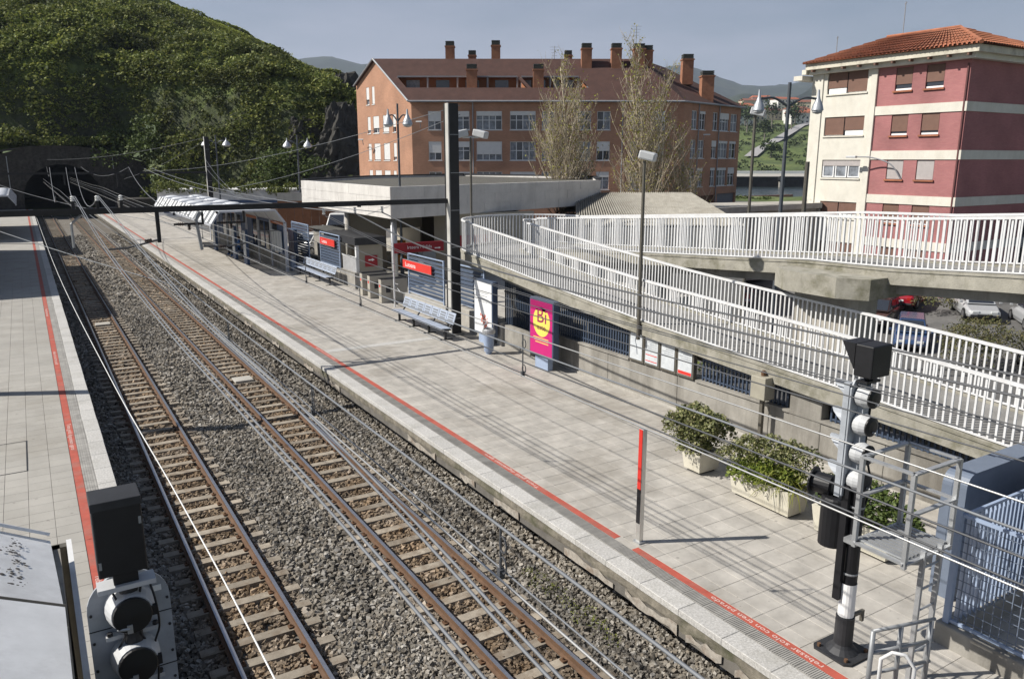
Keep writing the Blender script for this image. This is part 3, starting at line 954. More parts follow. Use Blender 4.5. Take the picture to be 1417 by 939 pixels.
M_PAPER = mat('notice_paper', (.55, .58, .60), .5, .12, 6, stain=.3, stain_scale=8, stain_col=(.3, .35, .42))
M_FRAME = mat('bronze_frame', (.13, .12, .10), .5, .15, 6, metal=.3)
for k in range(4):
    y0 = 13.5 + k * .615; y1 = y0 + .595
    t = thing('notice_board', ['framed timetable board farthest right, with a red foot band', 'framed notice board second from the right with a grey sheet', 'framed notice board with two red lines, second from the left', 'framed map board farthest left on the wall under the ramp'][k], 'notice board', (13.5, y0, 1.9), group='four framed boards on the wall')
    mb = MB(); mb.box(13.44, y0, 1.93, 13.56, y1, 2.78); mb.build('frame', M_FRAME, t, bevel=.012)
    mb = MB(); mb.box(13.43, y0 + .06, 2.0, 13.4385, y1 - .06, 2.70); mb.build('sheet', M_PAPER, t)
    if k == 0:
        mb = MB(); mb.box(13.426, y0 + .07, 2.01, 13.4295, y1 - .07, 2.09); mb.build('red_band', M_SIGNRED, t)
    if k == 2:
        for z in (2.06, 2.22):
            mb = MB(); mb.box(13.426, y0 + .08, z, 13.4295, y1 - .08, z + .02); mb.build('red_line', M_SIGNRED, t)
    if k == 3:
        mb = MB(); mb.path([(13.427, y0 + .3, 2.65), (13.427, y0 + .33, 2.5), (13.427, y0 + .27, 2.38), (13.427, y0 + .24, 2.15)], .008, 4); mb.build('map_line', M_BLUE, t)
    if k in (0, 1, 2):
        mb = MB()
        for r in range(6):
            zz = 2.62 - r * .055
            mb.box(13.4275, y0 + .10, zz, 13.4295, y1 - .10 - .06 * (r % 3), zz + .008)
        mb.build('print', M_CABLE_DARK, t)

# grey cabinet on a post by the wall
t = thing('control_cabinet', 'small grey-beige cabinet on a post against the platform wall', 'cabinet', (13.25, 11.2, 1))
mb = MB(); mb.box(13.21, 11.15, 1, 13.29, 11.23, 2.15); mb.build('post', M_FRAME, t)
mb = MB(); mb.box(13.08, 11.0, 2.12, 13.4, 11.4, 2.62); mb.build('box', mat('beige_cabinet', (.33, .31, .25), .6, .1, 4), t, bevel=.015)
mb = MB(); mb.lathe([(.05, 0), (.06, .07), (.03, .12)], (13.24, 11.2, 2.62), n=10); mb.build('cap', M_CLIP, t)

# concrete blocks and low walls
def low_wall(label, x0, y0, x1, y1, h, m=M_CONC_PALE):
    mb = MB(); mb.box(x0, y0, .95, x1, y1, 1 + h)
    return tag(mb.build('low_wall', m, bevel=.02), label, 'wall')
t = thing('stair_parapet', 'concrete parapet block with sloping top beside the white poster panel', 'parapet', (13.4, 21.6, 1))
mb = MB(); mb.box(13.3, 22.45, .95, 13.55, 22.75, 1.8); mb.build('end_block', M_CONC_PALE, t, bevel=.015)
mb = MB(); mb.extrude([(13.38, 22.45, .95), (13.38, 20.75, .95), (13.38, 20.75, 1.75), (13.38, 22.45, 1.75)], (0, 0, 0), (.16, 0, 0)); mb.build('parapet_wall', M_CONC, t)
low_wall('low pale wall carrying the slatted blue screen with the right-hand red name sign', 13.5, 27.0, 13.72, 31.0, .62)
low_wall('low pale wall between the dark mast and the white poster panel', 13.45, 23.9, 13.7, 26.3, .8)
low_wall('low concrete wall left of the ticket gates', 13.5, 36.9, 13.72, 39.0, .75, M_CONC)
low_wall('low pale wall carrying the slatted screen with the left-hand name sign', 13.5, 39.05, 13.72, 43.4, .62)
low_wall('low rubble wall behind the left bench near the shelter', 14.2, 43.5, 14.45, 46.2, .7, M_CONC)

SLAT = MB(); SLAT.box(-.012, 0, -.055, .012, 1, .055)
_b = SLAT.build('slat', M_BLUE); SLAT_ME = _b.data; bpy.data.objects.remove(_b)
def slat_screen(label, y0, y1, z0, z1, x=13.6, solid=False):
    t = thing('slatted_screen', label, 'screen', (x, y0, z0), group='blue slatted screens')
    for y in (y0, y1):
        mb = MB(); mb.box(x - .03, y - .03, z0 - .1, x + .03, y + .03, z1 + .04); mb.build('post', M_BLUE_PALE if not solid else M_BLUE, t)
    mb = MB(); mb.box(x - .02, y0, z1, x + .02, y1, z1 + .04); mb.box(x - .02, y0, z0, x + .02, y1, z0 + .04); mb.build('frame', M_BLUE_PALE, t)
    n = int((z1 - z0) / .15)
    for k in range(n):
        o = share(SLAT_ME, 'slat', (0, .03, .1 + k * .15), t, scale=(1, y1 - y0 - .06, 1)); o.rotation_euler = (0, .35, 0)
    return t
slat_screen('slatted blue screen carrying the right-hand red name sign', 27.3, 30.6, 1.72, 3.32)
slat_screen('slatted blue screen between the dark mast and the white poster panel', 24.1, 26.2, 1.9, 3.35)
slat_screen('slatted blue screen carrying the left-hand red name sign', 39.2, 42.3, 1.72, 3.35)
slat_screen('slatted blue screen beside the near end of the shelter', 44.4, 47.6, 1.3, 3.55)

def name_sign(label, y0, y1, z0, z1, x=13.49):
    t = thing('name_sign', label, 'sign', (x, y0, z0), group='red station name signs')
    mb = MB(); mb.box(x - .03, y0, z0, x + .02, y1, z1); mb.build('board', M_SIGNRED, t, bevel=.01)
    mb = MB(); mb.box(x - .032, y0 - .012, z0 - .012, x + .022, y1 + .012, z0 - .001); mb.box(x - .032, y0 - .012, z1 + .001, x + .022, y1 + .012, z1 + .012); mb.build('trim', M_GALV, t)
    lettering('Lutxana', (z1 - z0) * .75, (x - .0325, y1 - .3, z0 + (z1 - z0) * .25), (0, -1, 0), (0, 0, 1), M_LETTER, t, width=(y1 - y0) * .36)
name_sign('red station name sign on the slatted screen right of the ticket gates', 28.15, 30.95, 2.72, 3.07)
name_sign('red station name sign on the slatted screen behind the left bench', 39.65, 41.95, 2.76, 3.12)

# exit sign on a pole
t = thing('exit_sign', 'dark red exit sign on a pale pole above the ticket gates', 'sign', (13.15, 31.1, 1))
mb = MB(); mb.tube((13.12, 31.1, 1), (13.12, 31.1, 4.6), .04, n=8); mb.build('pole', M_WHITE, t)
mb = MB(); mb.box(13.17, 31.06, 3.3, 15.5, 31.14, 3.72); mb.build('board', M_SIGNDARK, t, bevel=.008)
lettering('Irteera / Salida', .2, (13.75, 31.057, 3.46), (1, 0, 0), (0, 0, 1), M_LETTER, t, width=1.15)
mb = MB(); mb.add([(15.05, 31.055, 3.42), (15.25, 31.055, 3.42), (15.25, 31.055, 3.46), (15.05, 31.055, 3.46), (15.25, 31.055, 3.39), (15.35, 31.055, 3.44), (15.25, 31.055, 3.49)], [(0, 1, 2, 3), (4, 5, 6)]); mb.build('arrow', M_LETTER, t)

# ticket gates
M_GATE = mat('gate_beige', (.40, .375, .32), .5, .1, 3, stain=.2, stain_scale=2)
for k, (y, l) in enumerate(((34.7, 'beige ticket gate cabinet farthest from the camera'), (33.75, 'beige ticket gate cabinet in the middle of three'), (32.4, 'beige ticket gate cabinet nearest the bench, with a card reader panel'))):
    t = thing('ticket_gate', l, 'ticket gate', (13.6, y, 1), group='ticket gates at the hall entrance')
    mb = MB(); mb.box(12.98, y - .16, 1, 14.25, y + .16, 2.05); mb.build('cabinet', M_GATE, t, bevel=.03)
    mb = MB(); mb.box(12.96, y - .15, 2.052, 14.2, y + .15, 2.09); mb.build('top', M_BLACK, t, bevel=.015)
    mb = MB(); mb.box(13.2, y - .175, 1.45, 13.42, y - .1605, 1.75); mb.build('card_reader', M_DARKSTEEL, t, bevel=.006)
    mb = MB(); mb.box(12.972, y - .06, 1.7, 12.9795, y + .06, 1.84); mb.build('display', M_SIGNRED, t)
    mb = MB(); mb.tube((13.6, y - .16, 1.85), (13.6, y - .62, 1.85), .018, n=6); mb.tube((13.6, y - .16, 1.8), (13.72, y - .55, 1.5), .018, n=6); mb.build('turnstile_arm', M_GALV, t)

# benches of perforated metal
M_BENCH = mat('bench_metal', (.42, .47, .56), .45, .1, 4, metal=.3)
def bench(label, y0, y1, x=12.55):
    t = thing('bench', label, 'bench', (x, (y0 + y1) / 2, 1), group='metal benches on the right platform')
    L_ = y1 - y0; n = max(3, int(L_ / .62)); w_ = L_ / n
    mb = MB(); mb.box(x - .2, y0, 1.36, x + .05, y1, 1.40); mb.build('support_beam', M_DARKSTEEL, t)
    for k in range(n):
        a = y0 + k * w_ + .015; b = y0 + (k + 1) * w_ - .015
        mb = MB(); mb.extrude([(x - .36, a, 1.43), (x - .30, a, 1.455), (x + .08, a, 1.43), (x + .08, a, 1.415), (x - .30, a, 1.44), (x - .36, a, 1.415)], (0, 0, 0), (0, b - a, 0)); mb.build('seat', M_BENCH, t)
        mb = MB(); mb.extrude([(x + .14, a, 1.55), (x + .26, a, 1.93), (x + .28, a, 1.925), (x + .16, a, 1.545)], (0, 0, 0), (0, b - a, 0)); bk = mb.build('backrest', M_BENCH, t)
        mb = MB()
        for q in range(3):
            z = 1.64 + q * .085; xx = x + .14 + (z - 1.55) * .316
            mb.extrude([(xx - .004, a + .1, z), (xx + .010, a + .1, z + .045), (xx + .007, a + .1, z + .047), (xx - .007, a + .1, z + .002)], (0, 0, 0), (0, b - a - .2, 0))
        mb.build('perforation', M_CABLE, bk)
    for y in [y0 + .2 + i * (L_ - .4) / 3 for i in range(4)]:
        mb = MB(); mb.box(x - .12, y - .03, 1, x - .04, y + .03, 1.36); mb.box(x - .3, y - .03, 1, x + .2, y + .03, 1.03); mb.build('leg', M_DARKSTEEL, t)
        mb = MB(); mb.extrude([(x + .03, y - .025, 1.38), (x + .17, y - .025, 1.55), (x + .28, y - .025, 1.9), (x + .31, y - .025, 1.9), (x + .2, y - .025, 1.53), (x + .08, y - .025, 1.36)], (0, 0, 0), (0, .05, 0)); mb.build('back_bracket', M_DARKSTEEL, t)
bench('long pale blue metal bench between the ticket gates and dark mast', 24.1, 28.5, 12.2)
bench('long pale blue metal bench left of the ticket gates near the shelter', 38.2, 43.6, 12.8)

# litter bins
def bin_(label, x, y, m):
    t = thing('litter_bin', label, 'bin', (x, y, 1), group='litter bins on the right platform')
    mb = MB(); mb.lathe([(.10, 0), (.10, .06), (.15, .08), (.19, .68)], (x, y, 1), n=18); mb.build('body', m, t, smooth=False)
    mb = MB(); mb.lathe([(.205, .68), (.215, .73), (.21, .80), (.16, .84), (.15, .80), (.15, .72)], (x, y, 1), n=18, cap=False); mb.build('rim', M_GALV, t)
    mb = MB(); mb.lathe([(.149, .715), (.02, .715)], (x, y, 1), n=18); mb.build('inner', M_BLACK, t)
    mb = MB(); mb.path([(x - .19, y, 1.82), (x - .17, y, 1.98), (x, y, 2.02), (x + .17, y, 1.98), (x + .19, y, 1.82)], .02, 6); mb.build('hood', M_GALV, t)
bin_('blue litter bin with chrome top below the white poster panel', 12.42, 21.75, M_BLUE_PALE)
bin_('blue litter bin beside the poster panel at the shelter end', 12.75, 44.9, M_BLUE_PALE)

# poster panels
M_MAG = mat('magenta_print', (.50, .012, .16), .35, .06, 2)
M_MAG2 = mat('dark_magenta_print', (.30, .008, .10), .35, .06, 2)
M_YEL = mat('yellow_print', (.72, .62, .12), .35, .05, 3)
M_CASE = mat('panel_case', (.06, .085, .14), .4, .1, 3)
def poster_panel(label, x, y0, y1, z0, z1, face, d=.22):
    t = thing('poster_panel', label, 'poster', (x, (y0 + y1) / 2, 1), group='free-standing poster panels')
    mb = MB(); mb.box(x, y0, z0, x + d, y1, z1); mb.build('case', M_CASE, t, bevel=.03)
    mb = MB(); mb.box(x + .02, y0 + .3, .99, x + d - .02, y1 - .3, z0); mb.build('foot', M_BLUE_PALE, t, bevel=.01)
    mb = MB(); mb.box(x - .004, y0 + .06, z0 + .07, x - .0005, y1 - .06, z1 - .07); mb.build('poster', face, t)
    return t
t = poster_panel('magenta poster panel with a yellow circle in front of the ramp', 12.8, 18.6, 19.9, 1.36, 3.14, M_MAG)
mb = MB(); mb.box(12.7935, 18.66, 2.78, 12.7955, 19.84, 3.07); mb.build('poster_band', M_MAG2, t)
mb = MB(); mb.lathe([(.45, 0), (.45, .0015)], (12.795, 19.23, 2.45), (-1, 0, 0), 40); mb.build('poster_circle', M_YEL, t)
lettering('Bi', .62, (12.791, 19.50, 2.43), (0, -1, 0), (0, 0, 1), M_MAG2, t, width=.48)
lettering('aste', .24, (12.791, 19.47, 2.21), (0, -1, 0), (0, 0, 1), M_MAG2, t, width=.46)
for r in range(3):
    mb = MB(); mb.box(12.7935, 18.85, 1.94 - r * .07, 12.7955, 19.66 - .05 * r, 1.965 - r * .07); mb.build('poster_text', M_YEL, t)
t = poster_panel('white poster panel with red floral print beside the litter bin', 13.0, 22.5, 23.8, 1.3, 3.2, mat('white_print', (.74, .75, .75), .4, .04, 4))
mb = MB()
for k in range(26):
    a = random.uniform(0, 6.28); r_ = random.uniform(.0, .3)
    cy_, cz_ = 23.1 + r_ * math.cos(a), 1.85 + r_ * 1.1 * math.sin(a)
    mb.lathe([(random.uniform(.03, .075), 0), (.01, .0015)], (12.9955, cy_, cz_), (-1, 0, 0), 7)
mb.build('poster_flowers', mat('coral_print', (.62, .18, .13), .4, .2, 8), t)
for r in range(4):
    mb = MB(); mb.box(12.9935, 22.75 + .1 * (r % 2), 2.75 - r * .1, 12.9955, 23.5, 2.765 - r * .1); mb.build('poster_text', M_CABLE, t)
t = poster_panel('small colourful poster panel at the near end of the shelter', 13.1, 45.6, 46.8, 1.3, 3.25, mat('pink_white_print', (.66, .58, .58), .4, .35, 5, stain=.5, stain_scale=3, stain_col=(.5, .12, .15)))

# short totem post with a red face
t = thing('marker_post', 'slim metal post with red face standing by the red line', 'post', (8.05, 9.13, 1))
mb = MB(); mb.box(7.99, 9.05, 1, 8.13, 9.21, 1.03); mb.build('base', M_GALV, t)
mb = MB(); mb.box(8.02, 9.08, 1.02, 8.10, 9.18, 2.98); mb.build('shaft', mat('brushed_aluminium', (.62, .61, .58), .3, .08, 5, metal=.7), t, bevel=.008)
mb = MB(); mb.box(8.012, 9.095, 1.95, 8.0195, 9.178, 2.97); mb.build('red_face', M_SIGNRED, t)
mb = MB(); mb.box(8.012, 9.095, 1.35, 8.0195, 9.178, 1.9495); mb.build('dark_face', M_BLACK, t)
# ------------------------------------------------------------------ platform shelters
M_SHEL = mat('shelter_grey', (.46, .48, .52), .5, .1, 3)
M_SHEL_D = mat('shelter_blue', (.05, .085, .17), .5, .15, 3)
M_ROOFG = mat('shelter_roof', (.46, .48, .52), .6, .12, 2, stain=.3, stain_scale=1.2)
M_DOME = mat('skylight_dome', (.68, .70, .73), .25, .04, 3)
def shelter(label, sgn, x_back, x_lip, y0, y1, bays):
    """chamfered shelter open to the track; sgn = +1 when the back is at larger X"""
    t = thing('platform_shelter', label, 'shelter', (x_back, (y0 + y1) / 2, 1), group='platform shelters')
    wdt = abs(x_back - x_lip)
    X = lambda d: x_lip + sgn * d            # d = distance from the lip towards the back
    prof = [(0, 3.82), (.45, 4.5), (wdt - .55, 4.5), (wdt, 3.75)]
    by = (y1 - y0) / bays
    for k in range(bays + 1):
        y = y0 + k * by
        mb = MB()
        pin = [(.06, 3.80), (.50, 4.40), (wdt - .60, 4.40), (wdt - .12, 3.70)]
        for (a, b), (c, d) in (((prof[0], prof[1]), (pin[0], pin[1])), ((prof[1], prof[2]), (pin[1], pin[2])), ((prof[2], prof[3]), (pin[2], pin[3]))):
            mb.extrude([(X(a[0]), 0, a[1]), (X(b[0]), 0, b[1]), (X(d[0]), 0, d[1]), (X(c[0]), 0, c[1])], (0, y - .09, 0), (0, y + .09, 0))
        mb.box(X(wdt), y - .09, .99, X(wdt - .14), y + .09, 3.76)
        mb.build('portal_frame', M_SHEL, t)
    for k in range(bays):
        a = y0 + k * by + .09; b = y0 + (k + 1) * by - .09
        mb = MB(); mb.extrude([(X(.46), 0, 4.46), (X(wdt - .56), 0, 4.46), (X(wdt - .56), 0, 4.42), (X(.46), 0, 4.42)], (0, a, 0), (0, b, 0)); mb.build('roof_panel', M_ROOFG, t)
        mb = MB(); mb.extrude([(X(wdt - .56), 0, 4.45), (X(wdt - .03), 0, 3.74), (X(wdt - .06), 0, 3.72), (X(wdt - .58), 0, 4.41)], (0, a, 0), (0, b, 0)); mb.build('back_chamfer', M_SHEL, t)
        ns = 5; w_ = (b - a) / ns
        for j in range(ns):
            mb = MB(); q0 = a + j * w_ + .03; q1 = a + (j + 1) * w_ - .03
            mb.extrude([(X(.03), 0, 3.83), (X(.45), 0, 4.46), (X(.48), 0, 4.43), (X(.06), 0, 3.80)], (0, q0, 0), (0, q1, 0)); mb.build('chamfer_slat', M_CABLE if j % 2 else M_LETTER, t)
        mb = MB(); mb.box(X(.0), a, 3.70, X(.06), b, 3.80); mb.build('lip_beam', M_SHEL, t)
        for dx in (1.1, wdt - 1.25):
            mb = MB()
            n = 10
            mb.lathe([(.55, 0), (.53, .04), (.4, .11), (.15, .15), (.01, .155)], (X(dx), (a + b) / 2, 4.455), n=14); mb.build('skylight', M_DOME, t, smooth=True)
        mb = MB(); mb.box(X(wdt - .02), a, .99, X(wdt - .08), b, 1.85); mb.build('back_wall', M_CONC, t)
        for j in range(2):
            c0 = a + j * (b - a) / 2 + .05; c1 = a + (j + 1) * (b - a) / 2 - .05
            mb = MB(); mb.box(X(wdt - .04), c0, 1.9, X(wdt - .06), c1, 3.55); mb.build('pane', M_GLASS if (k + j) % 3 else M_SHEL_D, t)
        mb = MB(); mb.box(X(wdt - .02), a, 3.56, X(wdt - .10), b, 3.72); mb.build('header_board', M_SHEL_D if k % 2 else mat('orange_board', (.42, .13, .05), .5, .1, 3), t)
        for q in (.0, .5):
            yy = a + q * (b - a) + .03
            mb = MB(); mb.box(X(wdt - .01), yy, 1.85, X(wdt - .09), yy + .07, 3.58); mb.build('mullion', M_SHEL_D, t)
    # timetable cases on the near back wall
    for k in range(4):
        yy = y0 + .6 + k * .55
        mb = MB(); mb.box(X(wdt - .16), yy, 2.0, X(wdt - .12), yy + .45, 3.2); mb.build('timetable', M_PAPER, t)
    for y in (y0 + by * 1.4, y0 + by * 2.4, y0 + by * 4.4):
        mb = MB(); mb.box(X(wdt - 1.3), y, .99, X(wdt - 1.15), y + .8, 3.1); mb.build('information_board', M_SHEL_D, t)
        mb = MB(); mb.box(X(wdt - 1.31), y + .08, 1.5, X(wdt - 1.305), y + .72, 3.0); mb.build('information_sheet', M_PAPER, t)
    return t
shelter('pale grey chamfered shelter with white skylights on the right platform', 1, 12.42, 8.4, 44.6, 65.6, 7)
shelter('pale grey chamfered shelter at the far end of the left platform', -1, -4.6, -.5, 73, 91, 6)

# service hut beyond the shelter (its end wall and the block whose shadow crosses the left platform)
M_HUT = mat('hut_render', (.50, .48, .44), .9, .1, 2, stain=.3, stain_scale=.8, streak=True)
t = thing('station_building', 'flat-roofed rendered building beside the left platform, beyond the frame', 'building', (-5.5, 55, 1))
mb = MB(); mb.box(-8.6, 44.6, .9, -2.9, 66.3, 5.9); mb.build('wall', M_HUT, t)
mb = MB(); mb.box(-8.7, 44.5, 5.9, -2.85, 66.4, 6.1); mb.build('roof', M_CONC, t)
for k in range(5):
    mb = MB(); mb.box(-2.898, 46.5 + k * 4, 2.4, -2.86, 48.1 + k * 4, 4.2); mb.build('window', M_GLASS, t)

# two people sitting in the shelter
def seated_person(label, x, y, shirt, hairc):
    """seated figure facing the track (-X), one continuous body"""
    t = thing('person', label, 'person', (x, y, 1), group='people waiting in the shelter')
    V = [(0, 0, .50), (.02, 0, .70), (.03, 0, .92), (.03, 0, 1.02), (0, 0, 1.16), (-.01, 0, 1.24)]
    E = [(0, 1), (1, 2), (2, 3), (3, 4), (4, 5)]
    rad = [.15, .14, .15, .06, .095, .07]
    for s in (-1, 1):
        b = len(V)
        V += [(.02, s * .19, .94), (-.02, s * .23, .70), (-.22, s * .16, .60), (-.36, s * .13, .56),
              (-.03, s * .1, .48), (-.42, s * .11, .50), (-.42, s * .11, .10), (-.56, s * .11, .05)]
        rad += [.06, .048, .04, .035, .085, .065, .05, .04]
        E += [(2, b), (b, b + 1), (b + 1, b + 2), (b + 2, b + 3), (0, b + 4), (b + 4, b + 5), (b + 5, b + 6), (b + 6, b + 7)]
    me = bpy.data.meshes.new('body'); me.from_pydata(V, E, []); me.update()
    o = bpy.data.objects.new('body', me); col.objects.link(o); o.parent = t
    md = o.modifiers.new('skin', 'SKIN')
    for i, sv in enumerate(me.skin_vertices[0].data):
        sv.radius = (rad[i], rad[i]); sv.use_root = (i == 0)
    sb = o.modifiers.new('sub', 'SUBSURF'); sb.levels = 1; sb.render_levels = 1
    me.materials.append(shirt)
    mb = MB(); mb.lathe([(.0, .0), (.06, .01), (.10, .06), (.107, .12), (.09, .18), (.05, .215), (.0, .22)], (0, 0, 1.07), n=12, cap=False); mb.build('head', mat('skin', (.42, .25, .17), .6, .05, 4), t, smooth=True, world=False)
    mb = MB(); mb.lathe([(.112, .1), (.113, .14), (.096, .19), (.055, .23), (.0, .235)], (.012, 0, 1.07), n=12, cap=False); mb.build('hair', hairc, t, smooth=True, world=False)
    mb = MB()
    for s in (-1, 1):
        mb.tube((-.08, s * .1, .49), (-.44, s * .11, .51), .095, .075, 8); mb.tube((-.43, s * .11, .52), (-.43, s * .11, .1), .07, .055, 8)
    mb.build('trousers', mat('dark_trousers', (.02, .022, .03), .9, .1, 4), t, world=False)
    return t
seated_person('person in a blue top sitting in the shelter, on the left', 11.75, 54.6, mat('blue_shirt', (.03, .09, .26), .9, .1, 4), M_BLACK)
seated_person('person in a bright blue top sitting in the shelter, on the right', 11.75, 53.6, mat('bright_blue_shirt', (.04, .12, .35), .9, .1, 4), mat('brown_hair', (.06, .03, .015), .7, .1, 4))
t = thing('bench', 'dark bench under the shelter on which two people sit', 'bench', (11.8, 54, 1), group='metal benches on the right platform')
mb = MB(); mb.box(11.55, 52.2, 1.36, 11.98, 56, 1.42); mb.build('seat', M_SHEL_D, t)
for y in (52.6, 55.6):
    mb = MB(); mb.box(11.7, y, 1, 11.85, y + .06, 1.36); mb.build('leg', M_DARKSTEEL, t)

# ------------------------------------------------------------------ station hall with its deep concrete canopy
M_CANOPY = mat('board_marked_concrete', (.60, .58, .55), .9, .1, 1.5, stain=.28, stain_scale=.9, stain_col=(.24, .22, .2), bump=.15, streak=True)
M_GRAVEL = mat('roof_gravel', (.105, .10, .09), .95, .5, 18, stain=.4, stain_scale=.7, stain_col=(.12, .12, .07), bump=1, bscale=30)
M_TAN = mat('tan_wall', (.36, .33, .27), .85, .08, 2, stain=.2, stain_scale=1)
hall = thing('station_hall', 'station hall under a deep flat concrete canopy with gravel roof', 'station', (20, 42, 1))
poly = [(14.8, 35.17), (31.1, 40.15), (36, 47), (33, 62), (22.5, 57.5), (14.8, 49.2)]
def inset(poly, d):
    c = Vector((sum(p[0] for p in poly) / len(poly), sum(p[1] for p in poly) / len(poly)))
    return [tuple(Vector(p) + (c - Vector(p)).normalized() * d) for p in poly]
def wall_seg(mb, a, b, z0, z1, th):
    a = Vector((*a, 0)); b = Vector((*b, 0)); d = (b - a).normalized(); n = Vector((-d.y, d.x, 0)) * th
    mb.extrude([(a.x, a.y, z0), (b.x, b.y, z0), (b.x, b.y, z1), (a.x, a.y, z1)], (0, 0, 0), tuple(n))
ins = inset(poly, .35)
mb = MB(); n = len(poly)
for i in range(n):
    j = (i + 1) % n
    a, b, c, d = poly[i], poly[j], ins[j], ins[i]
    for (p, q, z0, z1) in ((a, b, 4.43, 5.93),):
        mb.add([(a[0], a[1], 4.43), (b[0], b[1], 4.43), (b[0], b[1], 5.93), (a[0], a[1], 5.93), (c[0], c[1], 5.93), (d[0], d[1], 5.93), (c[0], c[1], 5.8), (d[0], d[1], 5.8), (c[0], c[1], 4.43), (d[0], d[1], 4.43)],
               [(0, 1, 2, 3), (3, 2, 4, 5), (5, 4, 6, 7), (1, 0, 9, 8)])
mb.build('fascia', M_CANOPY, hall)
# board joints on the two faces seen from the tracks
for (a, b, nv) in ((poly[5], poly[0], 5), (poly[0], poly[1], 8)):
    a3 = Vector((*a, 0)); b3 = Vector((*b, 0)); d = (b3 - a3).normalized(); nrm = Vector((d.y, -d.x, 0))
    L_ = (b3 - a3).length
    for i in range(nv):
        for r in range(3):
            off = .4 * (r % 2)
            s0 = max(.02, (i + off) * L_ / nv + .012); s1 = min(L_ - .02, (i + 1 + off) * L_ / nv - .012)
            if s1 - s0 < .2: continue
            mb = MB(); p0 = a3 + d * s0 + nrm * .001; p1 = a3 + d * s1 + nrm * .001
            z0 = 4.44 + r * .497; z1 = z0 + .48
            mb.extrude([(p0.x, p0.y, z0), (p1.x, p1.y, z0), (p1.x, p1.y, z1), (p0.x, p0.y, z1)], (0, 0, 0), tuple(nrm * .014)); mb.build('concrete_panel', M_CANOPY, hall)
mb = MB(); mb.add([(x, y, 5.8) for x, y in ins], [tuple(range(len(ins)))]); mb.build('gravel_roof', M_GRAVEL, hall)
mb = MB(); mb.add([(x, y, 4.6) for x, y in ins], [tuple(range(len(ins) - 1, -1, -1))]); mb.build('soffit', M_CONC, hall)
mb = MB()
for i in (1, 2, 3, 4):
    a, b = poly[i], poly[(i + 1) % n]; wall_seg(mb, a, b, 5.931, 6.03, .3)
mb.build('parapet_cap', M_DARKSTEEL, hall)
mb = MB(); mb.box(13.63, 26.6, -3, 26, 60, .995); struct(mb.build('forecourt', M_CONC_PALE))
# inner walls and openings
mb = MB(); mb.box(15.4, 42.9, .99, 17.7, 43.1, 4.59); mb.build('wall', M_TAN, hall)
mb = MB(); mb.box(13.95, 37.4, .99, 15.2, 37.55, 3.05); mb.build('wall', M_TAN, hall)
mb = MB(); mb.box(17.7, 42.9, 3.3, 20.0, 43.1, 4.59); mb.build('wall', M_TAN, hall)
mb = MB(); mb.box(18.6, 36.9, .99, 24, 37.1, 4.42); mb.build('wall', M_TAN, hall)
mb = MB(); mb.box(23.5, 38, .99, 23.7, 56, 4.42); mb.build('wall', M_TAN, hall)
mb = MB(); mb.box(18.6, 37.1, .99, 18.8, 38.4, 4.42); mb.build('wall', M_TAN, hall)
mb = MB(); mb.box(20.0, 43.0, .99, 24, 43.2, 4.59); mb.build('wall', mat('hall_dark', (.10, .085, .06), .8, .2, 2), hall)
mb = MB(); mb.tube((15.3, 36.1, 1), (15.3, 36.1, 4.43), .16, n=14); mb.build('column', M_GALV, hall, smooth=True)
mb = MB(); mb.tube((15.3, 42.6, 1), (15.3, 42.6, 4.43), .16, n=14); mb.build('column', M_CONC_PALE, hall, smooth=True)
mb = MB(); mb.box(13.7, 37.25, 3.05, 15.35, 42.0, 3.42); mb.build('porch_roof', M_DARKSTEEL, hall)
mb = MB(); mb.box(13.8, 37.38, 1, 13.945, 37.56, 3.05); mb.build('porch_post', M_WHITE, hall)
mb = MB(); mb.box(14.25, 37.36, 1.95, 14.9, 37.399, 2.5); s_ = mb.build('arrow_sign', M_SIGNDARK, hall)
mb = MB(); mb.add([(14.42, 37.355, 2.25), (14.6, 37.355, 2.25), (14.6, 37.355, 2.31), (14.42, 37.355, 2.31), (14.6, 37.355, 2.20), (14.75, 37.355, 2.28), (14.6, 37.355, 2.36)], [(0, 1, 2, 3), (4, 5, 6)]); mb.build('arrow', M_LETTER, s_)
mb = MB(); mb.box(18.0, 42.4, .99, 18.7, 42.9, 2.6); tm = mb.build('ticket_machine', mat('orange_machine', (.55, .2, .03), .5, .1, 3), hall)
mb = MB(); mb.box(18.1, 42.38, 1.8, 18.6, 42.399, 2.4); mb.build('screen', M_BLACK, tm)
mb = MB(); mb.box(18.7, 36.87, 2.5, 21.3, 36.899, 3.3); mb.build('red_board', M_SIGNDARK, hall)
mb = MB(); mb.box(21.5, 42.96, 2.3, 23.3, 42.999, 3.2); mb.build('red_board', M_SIGNRED, hall)
mb = MB(); mb.box(16.9, 36.2, 1, 17.6, 36.8, 3.0); mb.build('ticket_booth', M_CABLE, hall)
mb = MB(); mb.box(19.6, 36.84, 1.9, 20.4, 36.88, 2.4); mb.build('pale_notice', M_LETTER, hall)

# white picket panel beside the low wall
t = thing('picket_fence', 'short white picket fence left of the ticket gates', 'fence', (13.65, 38, 1.75))
for k in range(16):
    mb = MB(); mb.box(13.62, 37.0 + k * .12, 1.75, 13.65, 37.05 + k * .12, 2.45); mb.build('picket', M_WHITE, t)
mb = MB(); mb.box(13.61, 36.95, 2.451, 13.66, 38.95, 2.5); mb.build('rail', M_WHITE, t)
